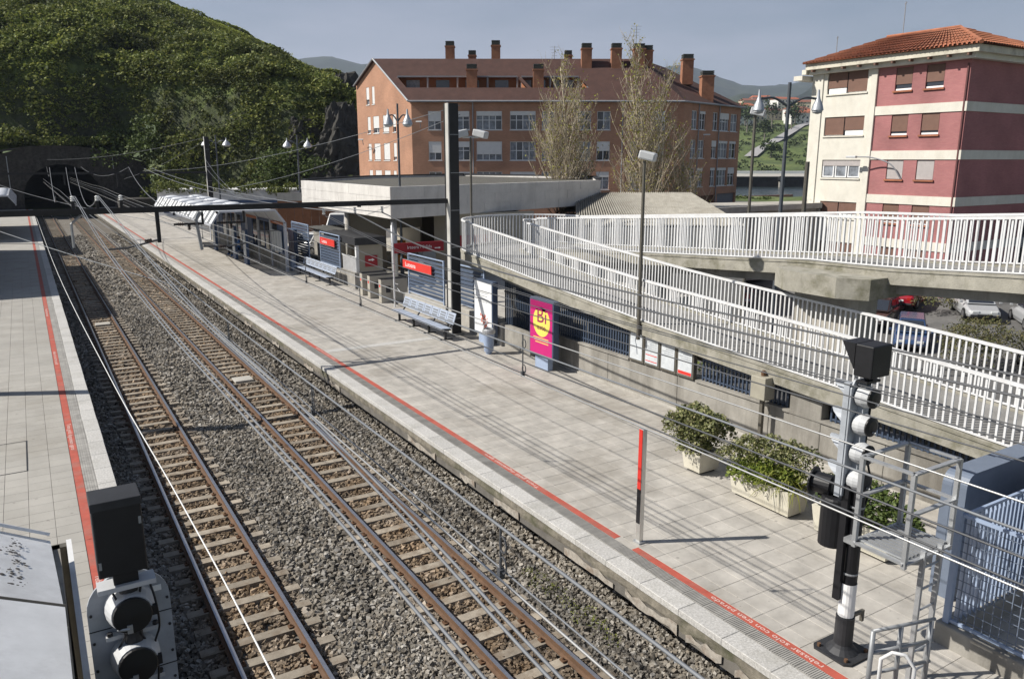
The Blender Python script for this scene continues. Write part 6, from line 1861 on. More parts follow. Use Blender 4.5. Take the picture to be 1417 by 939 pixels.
# ------------------------------------------------------------------ shed with corrugated roof behind the hall
M_FIBRO = mat('fibre_cement', (.30, .285, .25), .9, .2, 3, stain=.4, stain_scale=1, stain_col=(.14, .12, .09))
t = thing('shed', 'long shed with grey corrugated roof below the bare trees', 'shed', (33, 38, 0))
mb = MB()
A0, A1 = W(4.0, 50.5, 5.15), W(11.2, 50.0, 5.15)
E0, E1 = W(3.6, 44.5, 3.6), W(13.0, 44.0, 3.6)
N_ = 60
prev = None; v = []; f = []
for k in range(N_ * 2 + 1):
    s_ = k / (N_ * 2); dz = .07 * (1 if k % 2 else -1)
    a = A0.lerp(A1, s_); e = E0.lerp(E1, s_)
    v += [(a.x, a.y, a.z + dz), (e.x, e.y, e.z + dz), (a.x, a.y, a.z + dz - .03), (e.x, e.y, e.z + dz - .03)]
    if k: o = 4 * (k - 1); f += [(o, o + 1, o + 5, o + 4), (o + 2, o + 6, o + 7, o + 3)]
mb.add(v, f); mb.build('roof_sheet', M_FIBRO, t)
B0, B1 = W(3.6, 56, 3.6), W(12.0, 56, 3.6)
mb = MB(); mb.quad(A0, B0, B1, A1); mb.build('roof_back', M_FIBRO, t)
mb = MB()
for p, q in ((E0, E1), (E1, B1), (B1, B0), (B0, E0)):
    mb.quad((p.x, p.y, -2), (q.x, q.y, -2), (q.x, q.y, 3.5), (p.x, p.y, 3.5))
mb.build('wall', M_CONC_PALE, t)
mb = MB(); mb.add([tuple(E1), tuple(B1), tuple(A1)], [(0, 1, 2)]); mb.build('gable', M_CONC, t)
t = thing('low_wall', 'pale sloping roof edge beside the corrugated shed', 'wall', W(16, 55, 2.5))
mb = MB(); a = W(11.5, 52, 4.0); b = W(21, 54, 4.35); c = W(24, 62, 4.1); d = W(15, 62, 3.9); mb.extrude([a, b, c, d], (0, 0, -.35), (0, 0, 0)); mb.build('slab', M_CONC_PALE, t)
mb = MB(); mb.extrude([a.lerp(c, .04), b.lerp(d, .04), c.lerp(a, .04), d.lerp(b, .04)], (0, 0, -5), (0, 0, -.36)); mb.build('wall', M_CONC, t)

# ------------------------------------------------------------------ street lamps
M_LPOLE = mat('lamp_pole', (.09, .10, .115), .5, .1, 4, metal=.2)
M_BELL = mat('lamp_bell', (.45, .47, .50), .4, .1, 4, metal=.3)
def bell_lamp(label, p, ztop, spread, bell=.26, zb=0.0, r=.07):
    t = thing('street_lamp', label, 'street lamp', (p.x, p.y, zb), group='twin bell street lamps')
    mb = MB(); mb.lathe([(r * 1.6, 0), (r * 1.5, 1.0), (r, 1.1), (r * .7, ztop - zb)], (p.x, p.y, zb), n=10); mb.build('pole', M_LPOLE, t)
    for s_ in (-1, 1):
        a = Vector((p.x, p.y, ztop - .9)); e = a + lat * (s_ * spread) + Vector((0, 0, .28))
        mb = MB(); mb.path(smooth_path([a, a + lat * (s_ * spread * .5) + Vector((0, 0, .32)), e], 5), r * .5, 6); mb.build('arm', M_LPOLE, t)
        mb = MB(); mb.lathe([(.04, .35), (.06, .1), (bell * .45, -.05), (bell * .8, -.22), (bell, -.42)], e, n=14, cap=False); b_ = mb.build('bell', M_BELL, t, smooth=True)
        mb = MB(); mb.lathe([(bell * .92, -.40), (bell * .75, -.52), (bell * .2, -.56)], e, n=14); mb.build('lens', M_SIGPALE, b_, smooth=True)
bell_lamp('twin bell street lamp before the gable of the brick block', Vector((15.84 + 1.2, 37.2 + 2, 0)), 10.0, .5, .27, 1.0)
bell_lamp('twin bell street lamp at the left end of the station canopy', Vector((22.2, 74.3, 0)), 9.4, .95, .42, .8, .1)
bell_lamp('twin bell street lamp behind the far dark mast', Vector((17.9, 88.7, 0)), 9.7, 1.1, .45, .8, .1)
bell_lamp('large twin bell street lamp between the brick block and pink house', Vector((25.9, 21.67, 0)), 10.1, 1.15, .23, -2.0, .095)
def flood_lamp(label, p, zt, zb, twin=False, sc=1.0, pole_r=.05):
    t = thing('floodlight', label, 'floodlight', (p.x, p.y, zb), group='floodlights on poles')
    mb = MB(); mb.tube((p.x, p.y, zb), (p.x, p.y, zt), pole_r, pole_r * .8, 8); mb.build('pole', M_FRAME, t)
    for s_ in ((-1, 1) if twin else (1,)):
        c_ = Vector((p.x, p.y, zt + .12)) + lat * (s_ * .38 * sc if twin else .1 * sc)
        dirv = (lat * s_ - fwd * .4 + Vector((0, 0, -.25))).normalized()
        mb = MB(); mb.obox(c_, dirv, dirv.cross(Vector((0, 0, 1))), dirv.cross(Vector((0, 0, 1))).cross(dirv), .26 * sc, .2 * sc, .13 * sc); h_ = mb.build('lamp_head', M_SIGPALE, t, bevel=.04)
        mb = MB(); mb.obox(c_ - dirv * .27 * sc, dirv, dirv.cross(Vector((0, 0, 1))), dirv.cross(Vector((0, 0, 1))).cross(dirv), .03, .1 * sc, .09 * sc); mb.build('ballast_box', M_BLACK, h_)
    if twin:
        mb = MB(); mb.tube(Vector((p.x, p.y, zt)) - lat * .3 * sc, Vector((p.x, p.y, zt)) + lat * .3 * sc, .04, n=6); mb.build('cross_arm', M_SIGPALE, t)
    return t
flood_lamp('twin floodlight on a pole at the hairpin bend of the ramp', Vector((14.6, 26.85, 0)), 8.0, 3.2, True)
flood_lamp('single floodlight on a pole fixed to the lower ramp edge', Vector((13.24, 15.35, 0)), 7.15, 2.62, False, .8)
flood_lamp('single floodlight on a rusty pole left of the large twin bell lamp', Vector((27.9, 25.1, 0)), 9.1, -1.8, False, 1.2, .08)
mb = MB(); mb.tube((27.6, 21.9, -2), (27.6, 21.9, 7.1), .09, n=8)
tag(mb.build('pole', M_FRAME), 'plain dark pole beside the cream end of the pink house', 'pole')
# ------------------------------------------------------------------ tunnel portal and hill
M_PORTAL = mat('dark_portal_stone', (.035, .032, .029), .95, .5, 3, stain=.5, stain_scale=1.2, stain_col=(.085, .078, .07), bump=.8, bscale=6)
tp = thing('tunnel_portal', 'dark stone tunnel portal with an arched mouth over both tracks', 'tunnel', (4.6, 120, 0))
TC, TR, TS = 4.7, 4.55, 2.2      # arch centre, radius, springing height
TY = 120.0
inner = [(TC + TR * math.cos(a), TS + (TR - .15) * math.sin(a)) for a in np.linspace(math.pi, 0, 25)]
top = lambda x: 8.75 - .017 * (x - 4.3) ** 2
mb = MB()
xs_ = [p[0] for p in inner]
v = []; f = []
for (x, z) in inner: v += [(x, TY, z), (x, TY, top(x))]
for k in range(len(inner) - 1): o = 2 * k; f.append((o, o + 2, o + 3, o + 1))
mb.add(v, f)
mb.quad((-9, TY, -.6), (TC - TR, TY, -.6), (TC - TR, TY, top(TC - TR)), (-9, TY, top(-9)))
mb.quad((TC + TR, TY, -.6), (15.2, TY, -.6), (15.2, TY, top(15.2)), (TC + TR, TY, top(TC + TR)))
mb.quad((TC - TR, TY, -.6), (TC - TR, TY, -.6), (TC - TR, TY, TS), (TC - TR, TY, TS))
mb.build('face', M_PORTAL, tp)
mb = MB(); nseg = 30
pts = [(x, TY - .12, top(x)) for x in np.linspace(-9, 15.2, nseg)]
for a, b in zip(pts, pts[1:]):
    mb.add([a, b, (b[0], b[1], b[2] + .22), (a[0], a[1], a[2] + .22), (a[0], TY + .5, a[2]), (b[0], TY + .5, b[2]), (b[0], TY + .5, b[2] + .22), (a[0], TY + .5, a[2] + .22)],
           [(0, 1, 2, 3), (3, 2, 6, 7), (0, 4, 5, 1)])
mb.build('parapet_coping', M_PORTAL, tp)
# voussoirs round the mouth
for k in range(24):
    a0 = math.pi - k * math.pi / 24 - .006; a1 = math.pi - (k + 1) * math.pi / 24 + .006
    P = [(TC + (TR + d_) * math.cos(a), TY - .001, TS + (TR - .15 + d_) * math.sin(a)) for a, d_ in ((a0, 0), (a1, 0), (a1, .65), (a0, .65))]
    mb = MB(); mb.extrude(P, (0, 0, 0), (0, -.1, 0)); mb.build('voussoir', M_PORTAL, tp)
mb = MB(); v = []; f = []
for (x, z) in [(TC - TR, -.6)] + inner + [(TC + TR, -.6)]: v += [(x, TY, z), (x, TY + 45, z)]
n_ = len(v) // 2
for k in range(n_ - 1): o = 2 * k; f.append((o, o + 1, o + 3, o + 2))
f.append(tuple(2 * k + 1 for k in range(n_)))
mb.add(v, f); mb.build('bore', mat('dark_bore', (.012, .011, .010), .95, .2, 2), tp)  # near-black colour puts the tunnel's inner darkness into bore and end
for x in (-1.2, 10.8):
    mb = MB(); mb.tube((x, TY - .2, 3.0 if x < 0 else 6.0), (x, TY - .2, 7.6), .05, n=6); mb.build('cable_pipe', M_PIPE, tp)
# side wall right of the portal
mb = MB(); mb.box(10.5, 112, -.6, 14.6, 119.9, 2.3)
tag(mb.build('retaining_wall', M_PORTAL), 'low dark retaining wall right of the tunnel mouth', 'wall')

# hill ----------------------------------------------------------
SKY_PX = [(-160, 58), (-114, 51.3), (-95, 46.8), (-78, 42.2), (-68.5, 38.4), (-60.5, 35.3), (-53.3, 32.2), (-50.2, 30.1), (-44.5, 27.4), (-39.6, 26.6), (-35.2, 24.3), (-28, 20.5), (-18, 14), (-6, 5), (10, 1)]
su = np.array([p[0] for p in SKY_PX], float); sz = np.array([p[1] for p in SKY_PX], float)
VR = 190.0
def hill_z(X, Y):
    u = X * CP - Y * SP; v = X * SP + Y * CP
    ur = u * VR / np.maximum(v, 60)
    zr = np.interp(ur, su, sz)
    v0 = np.interp(u, [-90, -62, -54, -45, -30, 0], [100, 103.2, 108.5, 106, 101, 100])
    t = np.clip((v - v0) / (VR - v0), 0, None)
    # steep rocky foot, then a long vegetated slope flattening at the ridge
    foot = np.minimum(13.0, zr * .42) * smooth01(t / .085)
    zz = np.where(t < 1, foot * (1 - smooth01(t / .6)) + zr * (1 - (1 - np.clip(t, 0, 1)) ** 1.75) * .97 + zr * .03 * t, zr - (t - 1) * 14)
    zz = zz + (hashnoise(X, Y, 9, 1) - .5) * 3.0 * smooth01(t / .1) * (1 - .8 * smooth01((t - .8) / .2)) + (hashnoise(X, Y, 3.2, 2) - .5) * 1.3 * smooth01(t / .06)
    lim = 7.18 + (zr - 7.18) * v / VR - 2.2 * (1 - smooth01((t - .85) / .15)) - .6
    zz = np.where(t < 1, np.minimum(zz, np.maximum(lim, 1.0)), zz)
    return np.where(t <= 0, -.6, np.maximum(zz, -.6)), t
hu = np.arange(-175, 14, 1.6); hv = np.concatenate([np.arange(100, 132, .9), np.arange(132, 250, 2.2)])
HU, HV = np.meshgrid(hu, hv, indexing='ij')
HX = HU * CP + HV * SP; HY = -HU * SP + HV * CP
HZ, HT = hill_z(HX, HY)
in_bore = (HX > -9.5) & (HX < 15.6) & (HY < 124.5)
HZ = np.where(in_bore & (HY > TY + .2), np.maximum(HZ, 8.3), HZ)
ih = np.arange(HX.size).reshape(HX.shape)
Fh = np.stack([ih[:-1, :-1].ravel(), ih[1:, :-1].ravel(), ih[1:, 1:].ravel(), ih[:-1, 1:].ravel()], 1)
yc = HY.ravel()[Fh]; xc = HX.ravel()[Fh]; zc = HZ.ravel()[Fh]
bad = ((yc < TY + .25).any(1) & (xc > -9.5).any(1) & (xc < 15.5).any(1)) | (zc < -.55).all(1)
Fh = Fh[~bad]
def hill_material():
    m, nt, b = _nodes('hill_ground')
    N, L = nt.nodes, nt.links
    geo = N.new('ShaderNodeNewGeometry')
    sep = N.new('ShaderNodeSeparateXYZ'); L.new(geo.outputs['True Normal'], sep.inputs[0])
    n1 = N.new('ShaderNodeTexNoise'); n1.inputs['Scale'].default_value = .35; n1.inputs['Detail'].default_value = 9; n1.inputs['Roughness'].default_value = .7
    L.new(geo.outputs['Position'], n1.inputs['Vector'])
    rk = N.new('ShaderNodeValToRGB'); e = rk.color_ramp.elements
    e[0].position = .42; e[0].color = (.014, .015, .010, 1); e[1].position = .74; e[1].color = (.09, .085, .075, 1)
    L.new(n1.outputs['Fac'], rk.inputs['Fac'])
    gr = N.new('ShaderNodeValToRGB'); e = gr.color_ramp.elements
    e[0].position = .35; e[0].color = (.035, .05, .012, 1); e[1].position = .68; e[1].color = (.14, .18, .04, 1)
    n2 = N.new('ShaderNodeTexNoise'); n2.inputs['Scale'].default_value = .9; n2.inputs['Detail'].default_value = 8
    L.new(geo.outputs['Position'], n2.inputs['Vector']); L.new(n2.outputs['Fac'], gr.inputs['Fac'])
    mr = N.new('ShaderNodeMapRange'); mr.inputs['From Min'].default_value = .18; mr.inputs['From Max'].default_value = .42
    L.new(sep.outputs['Z'], mr.inputs['Value'])
    mx = N.new('ShaderNodeMixRGB'); L.new(mr.outputs['Result'], mx.inputs['Fac']); L.new(rk.outputs['Color'], mx.inputs[1]); L.new(gr.outputs['Color'], mx.inputs[2])
    L.new(mx.outputs['Color'], b.inputs['Base Color']); b.inputs['Roughness'].default_value = .95
    bp = N.new('ShaderNodeBump'); bp.inputs['Strength'].default_value = 1; bp.inputs['Distance'].default_value = .6
    L.new(n1.outputs['Fac'], bp.inputs['Height']); L.new(bp.outputs['Normal'], b.inputs['Normal'])
    return m
hill = struct(np_mesh('hill', np.stack([HX.ravel(), HY.ravel(), HZ.ravel()], 1), Fh, hill_material(), smooth=True))

# leaves --------------------------------------------------------
def leaf_cloud(C, S, size, up=.35):
    """leaf quads at points C (n,3) with sizes size*(.6..1.3)"""
    n = len(C)
    nrm = rng.normal(size=(n, 3)); nrm[:, 2] = np.abs(nrm[:, 2]) + up
    nrm /= np.linalg.norm(nrm, axis=1)[:, None]
    t = rng.normal(size=(n, 3)); t -= (t * nrm).sum(1)[:, None] * nrm; t /= np.linalg.norm(t, axis=1)[:, None]
    b = np.cross(nrm, t)
    s = size * rng.uniform(.6, 1.35, n)
    a = t * (s * .5)[:, None]; c = b * (s * rng.uniform(.5, .9, n) * .5)[:, None]
    V = np.stack([C - a, C + c * .9 - a * .1, C + a, C - c * .9 + a * .1], 1).reshape(-1, 3)
    F = np.arange(4 * n).reshape(n, 4)
    return V, F
def bush_points(c, r, n, flat=.8):
    d = rng.normal(size=(n, 3)); d /= np.linalg.norm(d, axis=1)[:, None]
    d[:, 2] = np.where(d[:, 2] < -.25, -d[:, 2], d[:, 2])
    rad = r * rng.uniform(.55, 1.0, n) ** .6
    lump = 1 + .25 * np.sin(d[:, 0] * 5 + c[0]) * np.cos(d[:, 1] * 4 + c[1])
    return np.asarray(c)[None] + d * (rad * lump)[:, None] * np.array([1, 1, flat])
M_LEAF_H = ramp_mat('hill_leaves', [(.035, .05, .013), (.10, .13, .03), (.20, .225, .05), (.08, .105, .028), (.32, .32, .09)], rough=.7, scale=.1, var=.6, translucent=.25)
M_LEAF_G = ramp_mat('grass_tufts', [(.19, .23, .04), (.29, .33, .065), (.38, .40, .11)], rough=.8, scale=.15, var=.4, translucent=.2)
vs_, fs_, off = [], [], 0
gvs, gfs, goff = [], [], 0
cnt = 0
tries = 0
while cnt < 4200 and tries < 16000:
    tries += 1
    u = rng.uniform(-118, -4); v = rng.uniform(100, 194)
    if u / v > -.17 or u / v < -.70: continue
    x, y = u * CP + v * SP, -u * SP + v * CP
    z, t = hill_z(np.array(x), np.array(y)); z = float(z); t = float(t)
    if t < .07 and rng.random() < .12: continue
    if t <= 0.0 or (-10 < x < 15.6 and y < 121.5): continue
    if -10 < x < 15.6 and y < 126: z = max(z, 8.8)
    grassy = t > .62 and hashnoise(np.array(x), np.array(y), 14, 9) > (.12 if t > .7 else .4)
    if grassy and t > .5:
        n = 80
        P = np.stack([x + rng.normal(0, 1.3, n), y + rng.normal(0, 1.3, n), np.zeros(n)], 1)
        P[:, 2] = hill_z(P[:, 0], P[:, 1])[0] + rng.uniform(0, .35, n)
        V, F = leaf_cloud(P, None, .55, 1.3)
        gvs.append(V); gfs.append(F + goff); goff += len(V)
    else:
        r = rng.uniform(.7, 1.9) * (1.15 if t < .55 else .62)
        n = int(78 * r)
        V, F = leaf_cloud(bush_points((x, y, z + r * .35), r, n), None, .29 + .08 * r, .6)
        vs_.append(V); fs_.append(F + off); off += len(V)
    cnt += 1
for k in range(1500):
    u = rng.uniform(-100, -20); v0 = float(np.interp(u, [-90, -62, -54, -45, -30, 0], [100, 103.2, 108.5, 106, 101, 100]))
    v = v0 + rng.uniform(.5, 10.5)
    if u / v > -.19 or u / v < -.70: continue
    x, y = u * CP + v * SP, -u * SP + v * CP
    if -10 < x < 15.6 and y < 121.2: continue
    z = float(hill_z(np.array(x), np.array(y))[0]) + rng.uniform(-1.2, .6)
    if -10 < x < 15.6 and y < 126: z = max(z, 9.0)
    r = rng.uniform(.5, 1.15)
    V, F = leaf_cloud(bush_points((x, y, z + .2), r, int(80 * r)), None, .30)
    vs_.append(V); fs_.append(F + off); off += len(V)
tag(np_mesh('scrub', np.concatenate(vs_), np.concatenate(fs_), M_LEAF_H), 'dense dark green scrub covering the hill above the tunnel', 'scrub', kind='stuff')
tag(np_mesh('grass', np.concatenate(gvs), np.concatenate(gfs), M_LEAF_G), 'bright green rough grass on the top of the hill', 'grass', kind='stuff')

M_LEAF_B = ramp_mat('bush_leaves', [(.03, .05, .012), (.07, .10, .025), (.12, .16, .04), (.05, .075, .02)], rough=.65, translucent=.2)
def leafy(name, label, cat, clumps, size, dens, m, group=None, trunk=None):
    t = thing(name, label, cat, trunk or tuple(clumps[0][:3]), group=group)
    vs2, fs2, o2 = [], [], 0
    for (x, y, z, r, fl) in clumps:
        V, F = leaf_cloud(bush_points((x, y, z), r, int(dens * r * r), fl), None, size)
        vs2.append(V); fs2.append(F + o2); o2 += len(V)
    V = np.concatenate(vs2) - np.array(t.location)[None]
    np_mesh('foliage', V, np.concatenate(fs2), m, t)
    return t
# big bushes around the portal
def spot(px, d):      # ground spot px metres to the side at depth d in the heading frame
    return W(px, d)
def bush_at(label, u, v, z, r, n=6, m=M_LEAF_B, size=.32, flat=.9, dens=70):
    cl = []
    for k in range(n):
        p = W(u + random.uniform(-.8, .8) * r, v + random.uniform(-.5, .5) * r, z + random.uniform(-.7, .9) * r)
        cl.append((p.x, p.y, p.z, r * random.uniform(.45, .8), flat))
    return leafy('bush', label, 'bush', cl, size, dens, m, 'bushes at the foot of the hill')
bush_at('tall pale leafed bush right of the tunnel mouth', -51.5, 109.5, 9.0, 4.0, 9, M_LEAF_B, .4)
bush_at('round dark bush above the ivy covered building, left', -41, 108, 8.5, 3.6, 8, M_LEAF_H, .4)
bush_at('light green bush behind the street lamp at the canopy end', -30, 102, 5.5, 3.2, 8, M_LEAF_B, .35)
bush_at('sunlit bush low beside the rock face', -25.5, 100, 4.2, 2.6, 7, M_LEAF_B, .35)
bush_at('large bush above the left end of the ivy building', -46, 108, 4.5, 2.8, 7, M_LEAF_H, .35)
bush_at('dark bush on the slope over the ivy building, right', -34.5, 107, 10, 3.4, 8, M_LEAF_H, .4)
bush_at('small plant at the foot of the brick gable', -16.6, 84, 4.6, .8, 5, M_LEAF_B, .3)
# rocks near the brick block
M_ROCK = mat('grey_rock', (.055, .052, .046), .95, .5, .8, stain=.5, stain_scale=.5, stain_col=(.06, .055, .05), bump=1, bscale=2.5)
def rock(label, u, v, z0, w_, h, seed):
    p = W(u, v); n1, n2 = 54, 34
    V = []; F = []
    for i in range(n1):
        for j in range(n2):
            a = 2 * math.pi * i / n1; q = j / (n2 - 1)
            hn = lambda s_, k_: float(hashnoise(np.array(math.cos(a) * w_ * 1.6 + q * 2.1 + seed * 9), np.array(math.sin(a) * w_ * 1.6 + q * h * 1.3), s_, k_)) - .5
            rr_ = w_ * (1 - .62 * q ** 1.7) * (1 + .5 * hn(2.4, 3) + .32 * hn(1.0, 5) + .2 * hn(.45, 8))
            V.append((p.x + rr_ * math.cos(a), p.y + rr_ * math.sin(a) * .7, z0 + h * q + 1.2 * hn(1.6, 11) * (q > .1)))
    for i in range(n1):
        for j in range(n2 - 1):
            F.append((i * n2 + j, ((i + 1) % n1) * n2 + j, ((i + 1) % n1) * n2 + j + 1, i * n2 + j + 1))
    F.append(tuple(i * n2 + n2 - 1 for i in range(n1)))
    mb = MB(); mb.add(V, F); return tag(mb.build('rock', M_ROCK), label, 'rock', 'rock outcrops of the cutting')
rock('jagged grey rock face left of the brick gable', -21.5, 103, -.6, 4.2, 14.5, 1.0)
rock('dark rock buttress behind the canopy end lamp', -26.5, 106, -.6, 4.5, 13, 2.4)
rock('leaning rock pinnacle on the skyline beside the brick gable', -22.5, 112, 8, 3.2, 10.5, 4.1)

# white building covered with ivy beyond the shelter
t = thing('white_building', 'low white building with ivy growing over its roof edge', 'building', (19, 93, .8))
a, b = Vector((12.9, 97.6, 0)), Vector((26.0, 89.6, 0)); d = (b - a).normalized(); n = Vector((d.y, -d.x, 0)); bk = -n * 7
M_WALLW = mat('white_render', (.62, .62, .62), .85, .07, 1.5, stain=.25, stain_scale=.6, stain_col=(.35, .33, .3), streak=True)
def wbox(p, q, z0, z1, off0, off1, name, m_):
    mb = MB(); mb.extrude([(p.x, p.y, z0), (q.x, q.y, z0), (q.x, q.y, z1), (p.x, p.y, z1)], tuple(n * off0), tuple(n * off1)); return mb.build(name, m_, t)
wbox(a, b, .5, 3.9, 0, -7, 'wall', M_WALLW)
wbox(a - d * .1, b + d * .1, 2.45, 2.75, .06, .0005, 'dark_band', M_SHEL_D)
wbox(b - d * 2.8, b, .5, 2.44, .03, .0005, 'mural', mat('mural_paint', (.45, .25, .16), .8, .5, 2, stain=.7, stain_scale=1.3, stain_col=(.08, .14, .1)))
wbox(a + d * .6, a + d * 1.6, 1.3, 2.2, .03, .0005, 'window', M_SHEL_D)
wbox(a + d * 7.6, a + d * 8.4, 1.5, 2.1, .03, .0005, 'window', M_BLACK)
cl = []
for k in range(38):
    p = a + d * (k * .415) + n * random.uniform(-.2, .35); cl.append((p.x, p.y, 3.75 + random.uniform(-.3, .5), random.uniform(.5, .85), .8))
for k in range(8):
    p = b + d * random.uniform(-2.6, .3) + n * .2; cl.append((p.x, p.y, random.uniform(2.6, 3.8), .55, 1.2))
mat_ivy = ramp_mat('ivy_leaves', [(.05, .07, .015), (.12, .15, .03), (.20, .22, .05), (.09, .11, .025)], rough=.6, translucent=.2)
leafy('ivy', 'thick green ivy hanging over the roof edge of the white building', 'ivy', cl, .24, 230, mat_ivy)

# ------------------------------------------------------------------ poplar trees in early leaf
M_TWIG = mat('pale_bark', (.42, .36, .27), .9, .2, 8)
M_SPRING = ramp_mat('spring_leaves', [(.26, .26, .05), (.36, .35, .09), (.30, .27, .06), (.20, .22, .05)], rough=.6, translucent=.35)
def poplar(label, base, h, spread, seed, leaves=2600, stems=4):
    rnd = random.Random(seed); r_ = np.random.default_rng(seed)
    t = thing('poplar_tree', label, 'tree', base, group='poplars between hall and brick block')
    B = Vector(base)
    trunk = MB(); tw = MB(); tips = []
    def limb(mb, p, d, L_, r, depth):
        pts = [p]; q = p.copy(); dd = d.copy(); ns = 6
        for k in range(ns):
            dd = (dd + Vector((rnd.uniform(-.12, .12), rnd.uniform(-.12, .12), .10 if depth else .03))).normalized()
            q = q + dd * (L_ / ns); pts.append(q.copy())
        rs = [r * (1 - .82 * k / ns) for k in range(ns + 1)]
        mb.path(pts, rs, 5 if depth else 7)
        return pts, rs
    for s in range(stems):
        a = rnd.uniform(0, 6.28); tilt = rnd.uniform(.03, .13) if s else .02
        hh = h * (1 if s == 0 else rnd.uniform(.6, .92))
        pts, rs = limb(trunk, B + Vector((rnd.uniform(-.3, .3), rnd.uniform(-.3, .3), 0)) * (s > 0), Vector((math.cos(a) * tilt, math.sin(a) * tilt, 1)).normalized(), hh, .17 if s == 0 else .11, 0)
        nb = int(34 * hh / h)
        for k in range(nb):
            q = .18 + .8 * (k + rnd.random()) / nb
            i = min(len(pts) - 2, int(q * (len(pts) - 1))); fr = q * (len(pts) - 1) - i
            p = pts[i].lerp(pts[i + 1], fr)
            a2 = rnd.uniform(0, 6.28); el = rnd.uniform(.9, 1.6)
            bl = spread * (1.15 - .75 * q) * rnd.uniform(.6, 1.2)
            bp, _ = limb(tw, p, Vector((math.cos(a2), math.sin(a2), el)).normalized(), bl * 1.5, .042 * (1.2 - .6 * q), 1)
            tips += [bp[2], bp[3], bp[4], bp[5], bp[6]]
            for w2 in range(6):
                b0 = bp[rnd.randint(1, 5)]; a3 = rnd.uniform(0, 6.28)
                bq, _ = limb(tw, b0, Vector((math.cos(a3), math.sin(a3), 1.2)).normalized(), bl * .6, .016, 1)
                tips += [bq[2], bq[4], bq[6]]
    trunk.build('trunk', M_TWIG, t, smooth=True)
    tw.build('branches', M_TWIG, t, smooth=True)
    T_ = np.array([tuple(p) for p in tips]); C_ = T_[r_.integers(0, len(T_), leaves)] + r_.normal(0, .14, (leaves, 3))
    V, F = leaf_cloud(C_ - np.array(base)[None], None, .15)
    np_mesh('crown', V, F, M_SPRING, t)
poplar('bare poplar with yellow-green buds left, before the brick facade', (33.6, 47.5, .5), 13.0, 3.5, 3, 2600, 7)
poplar('tall bare poplar with fresh leaves before the brick block corner', (36.3, 42.4, .2), 14.4, 3.2, 8, 3000, 7)
poplar('small leaning bare poplar right of the tall one', (38.4, 41.0, .2), 8.5, 2.4, 21, 900, 5)

# ------------------------------------------------------------------ planters on the platform
M_PLANTER = mat('cream_planter', (.58, .55, .46), .85, .1, 3, stain=.45, stain_scale=2, stain_col=(.30, .26, .17), streak=True)
M_SOIL = mat('soil', (.05, .04, .03), .95, .3, 8)
def planter(label, x, y0, y1, w_=.55, h=.5):
    t = thing('planter', label, 'planter', (x, (y0 + y1) / 2, 1), group='concrete planters on the platform')
    mb = MB(); a, b = x, x + w_
    mb.add([(a + .05, y0 + .05, 1.05), (b - .05, y0 + .05, 1.05), (b - .05, y1 - .05, 1.05), (a + .05, y1 - .05, 1.05), (a, y0, 1 + h), (b, y0, 1 + h), (b, y1, 1 + h), (a, y1, 1 + h),
            (a + .06, y0 + .06, 1 + h), (b - .06, y0 + .06, 1 + h), (b - .06, y1 - .06, 1 + h), (a + .06, y1 - .06, 1 + h), (a + .06, y0 + .06, .92 + h), (b - .06, y0 + .06, .92 + h), (b - .06, y1 - .06, .92 + h), (a + .06, y1 - .06, .92 + h)],
           [(0, 3, 2, 1), (0, 1, 5, 4), (1, 2, 6, 5), (2, 3, 7, 6), (3, 0, 4, 7), (4, 5, 9, 8), (5, 6, 10, 9), (6, 7, 11, 10), (7, 4, 8, 11), (8, 9, 13, 12), (9, 10, 14, 13), (10, 11, 15, 14), (11, 8, 12, 15)])
    mb.build('box', M_PLANTER, t)
    mb = MB(); mb.box(a + .061, y0 + .061, .95 + h - .1, b - .061, y1 - .061, .94 + h); mb.build('soil', M_SOIL, t)
    for yy in (y0 + .1, y1 - .2):
        mb = MB(); mb.box(a + .1, yy, .998, b - .1, yy + .1, 1.0495); mb.build('foot', M_DARKSTEEL, t)
    if y1 - y0 > 1:
        mb = MB()
        yc_, zc_ = (y0 + y1) / 2 + .15, 1.0 + h * .55
        for r_ in (.05, .085, .12):
            mb.path([(a + .022 - (zc_ + r_ * math.sin(q) - 1.28) * .11, yc_ + r_ * math.cos(q), zc_ + r_ * math.sin(q)) for q in np.linspace(0, 2 * math.pi, 17)], .008, 4)
        mb.build('rosette', M_PLANTER, t)
planter('small cream planter with a round dark shrub', 10.88, 10.62, 11.15, .62, .45)
planter('long cream planter with mixed green plants in the middle', 10.78, 8.36, 9.76, .55, .5)
planter('long cream planter behind the tall signal', 10.80, 6.5, 7.92, .55, .5)
M_SHRUB = ramp_mat('shrub_leaves', [(.07, .085, .03), (.16, .18, .065), (.25, .25, .11), (.11, .125, .045), (.36, .33, .17)], rough=.5, translucent=.15)
M_SHRUB2 = ramp_mat('bright_shrub', [(.08, .11, .018), (.16, .21, .03), (.24, .27, .05)], rough=.5, translucent=.2)
M_YEW = ramp_mat('yew_leaves', [(.035, .06, .013), (.075, .11, .025), (.12, .155, .04)], rough=.6, translucent=.1)
leafy('shrub', 'round dark variegated shrub in the small planter', 'shrub', [(11.15, 10.95, 1.85, .5, .9), (10.95, 11.2, 1.85, .42, .9), (11.4, 10.75, 1.8, .42, .9), (11.1, 10.7, 1.95, .4, .8), (11.2, 11.2, 2.05, .35, .8), (10.93, 10.85, 1.55, .36, .9), (11.2, 11.0, 1.6, .45, .7)], .07, 6000, M_SHRUB, 'plants in the planters', (11.15, 10.9, 1.4))
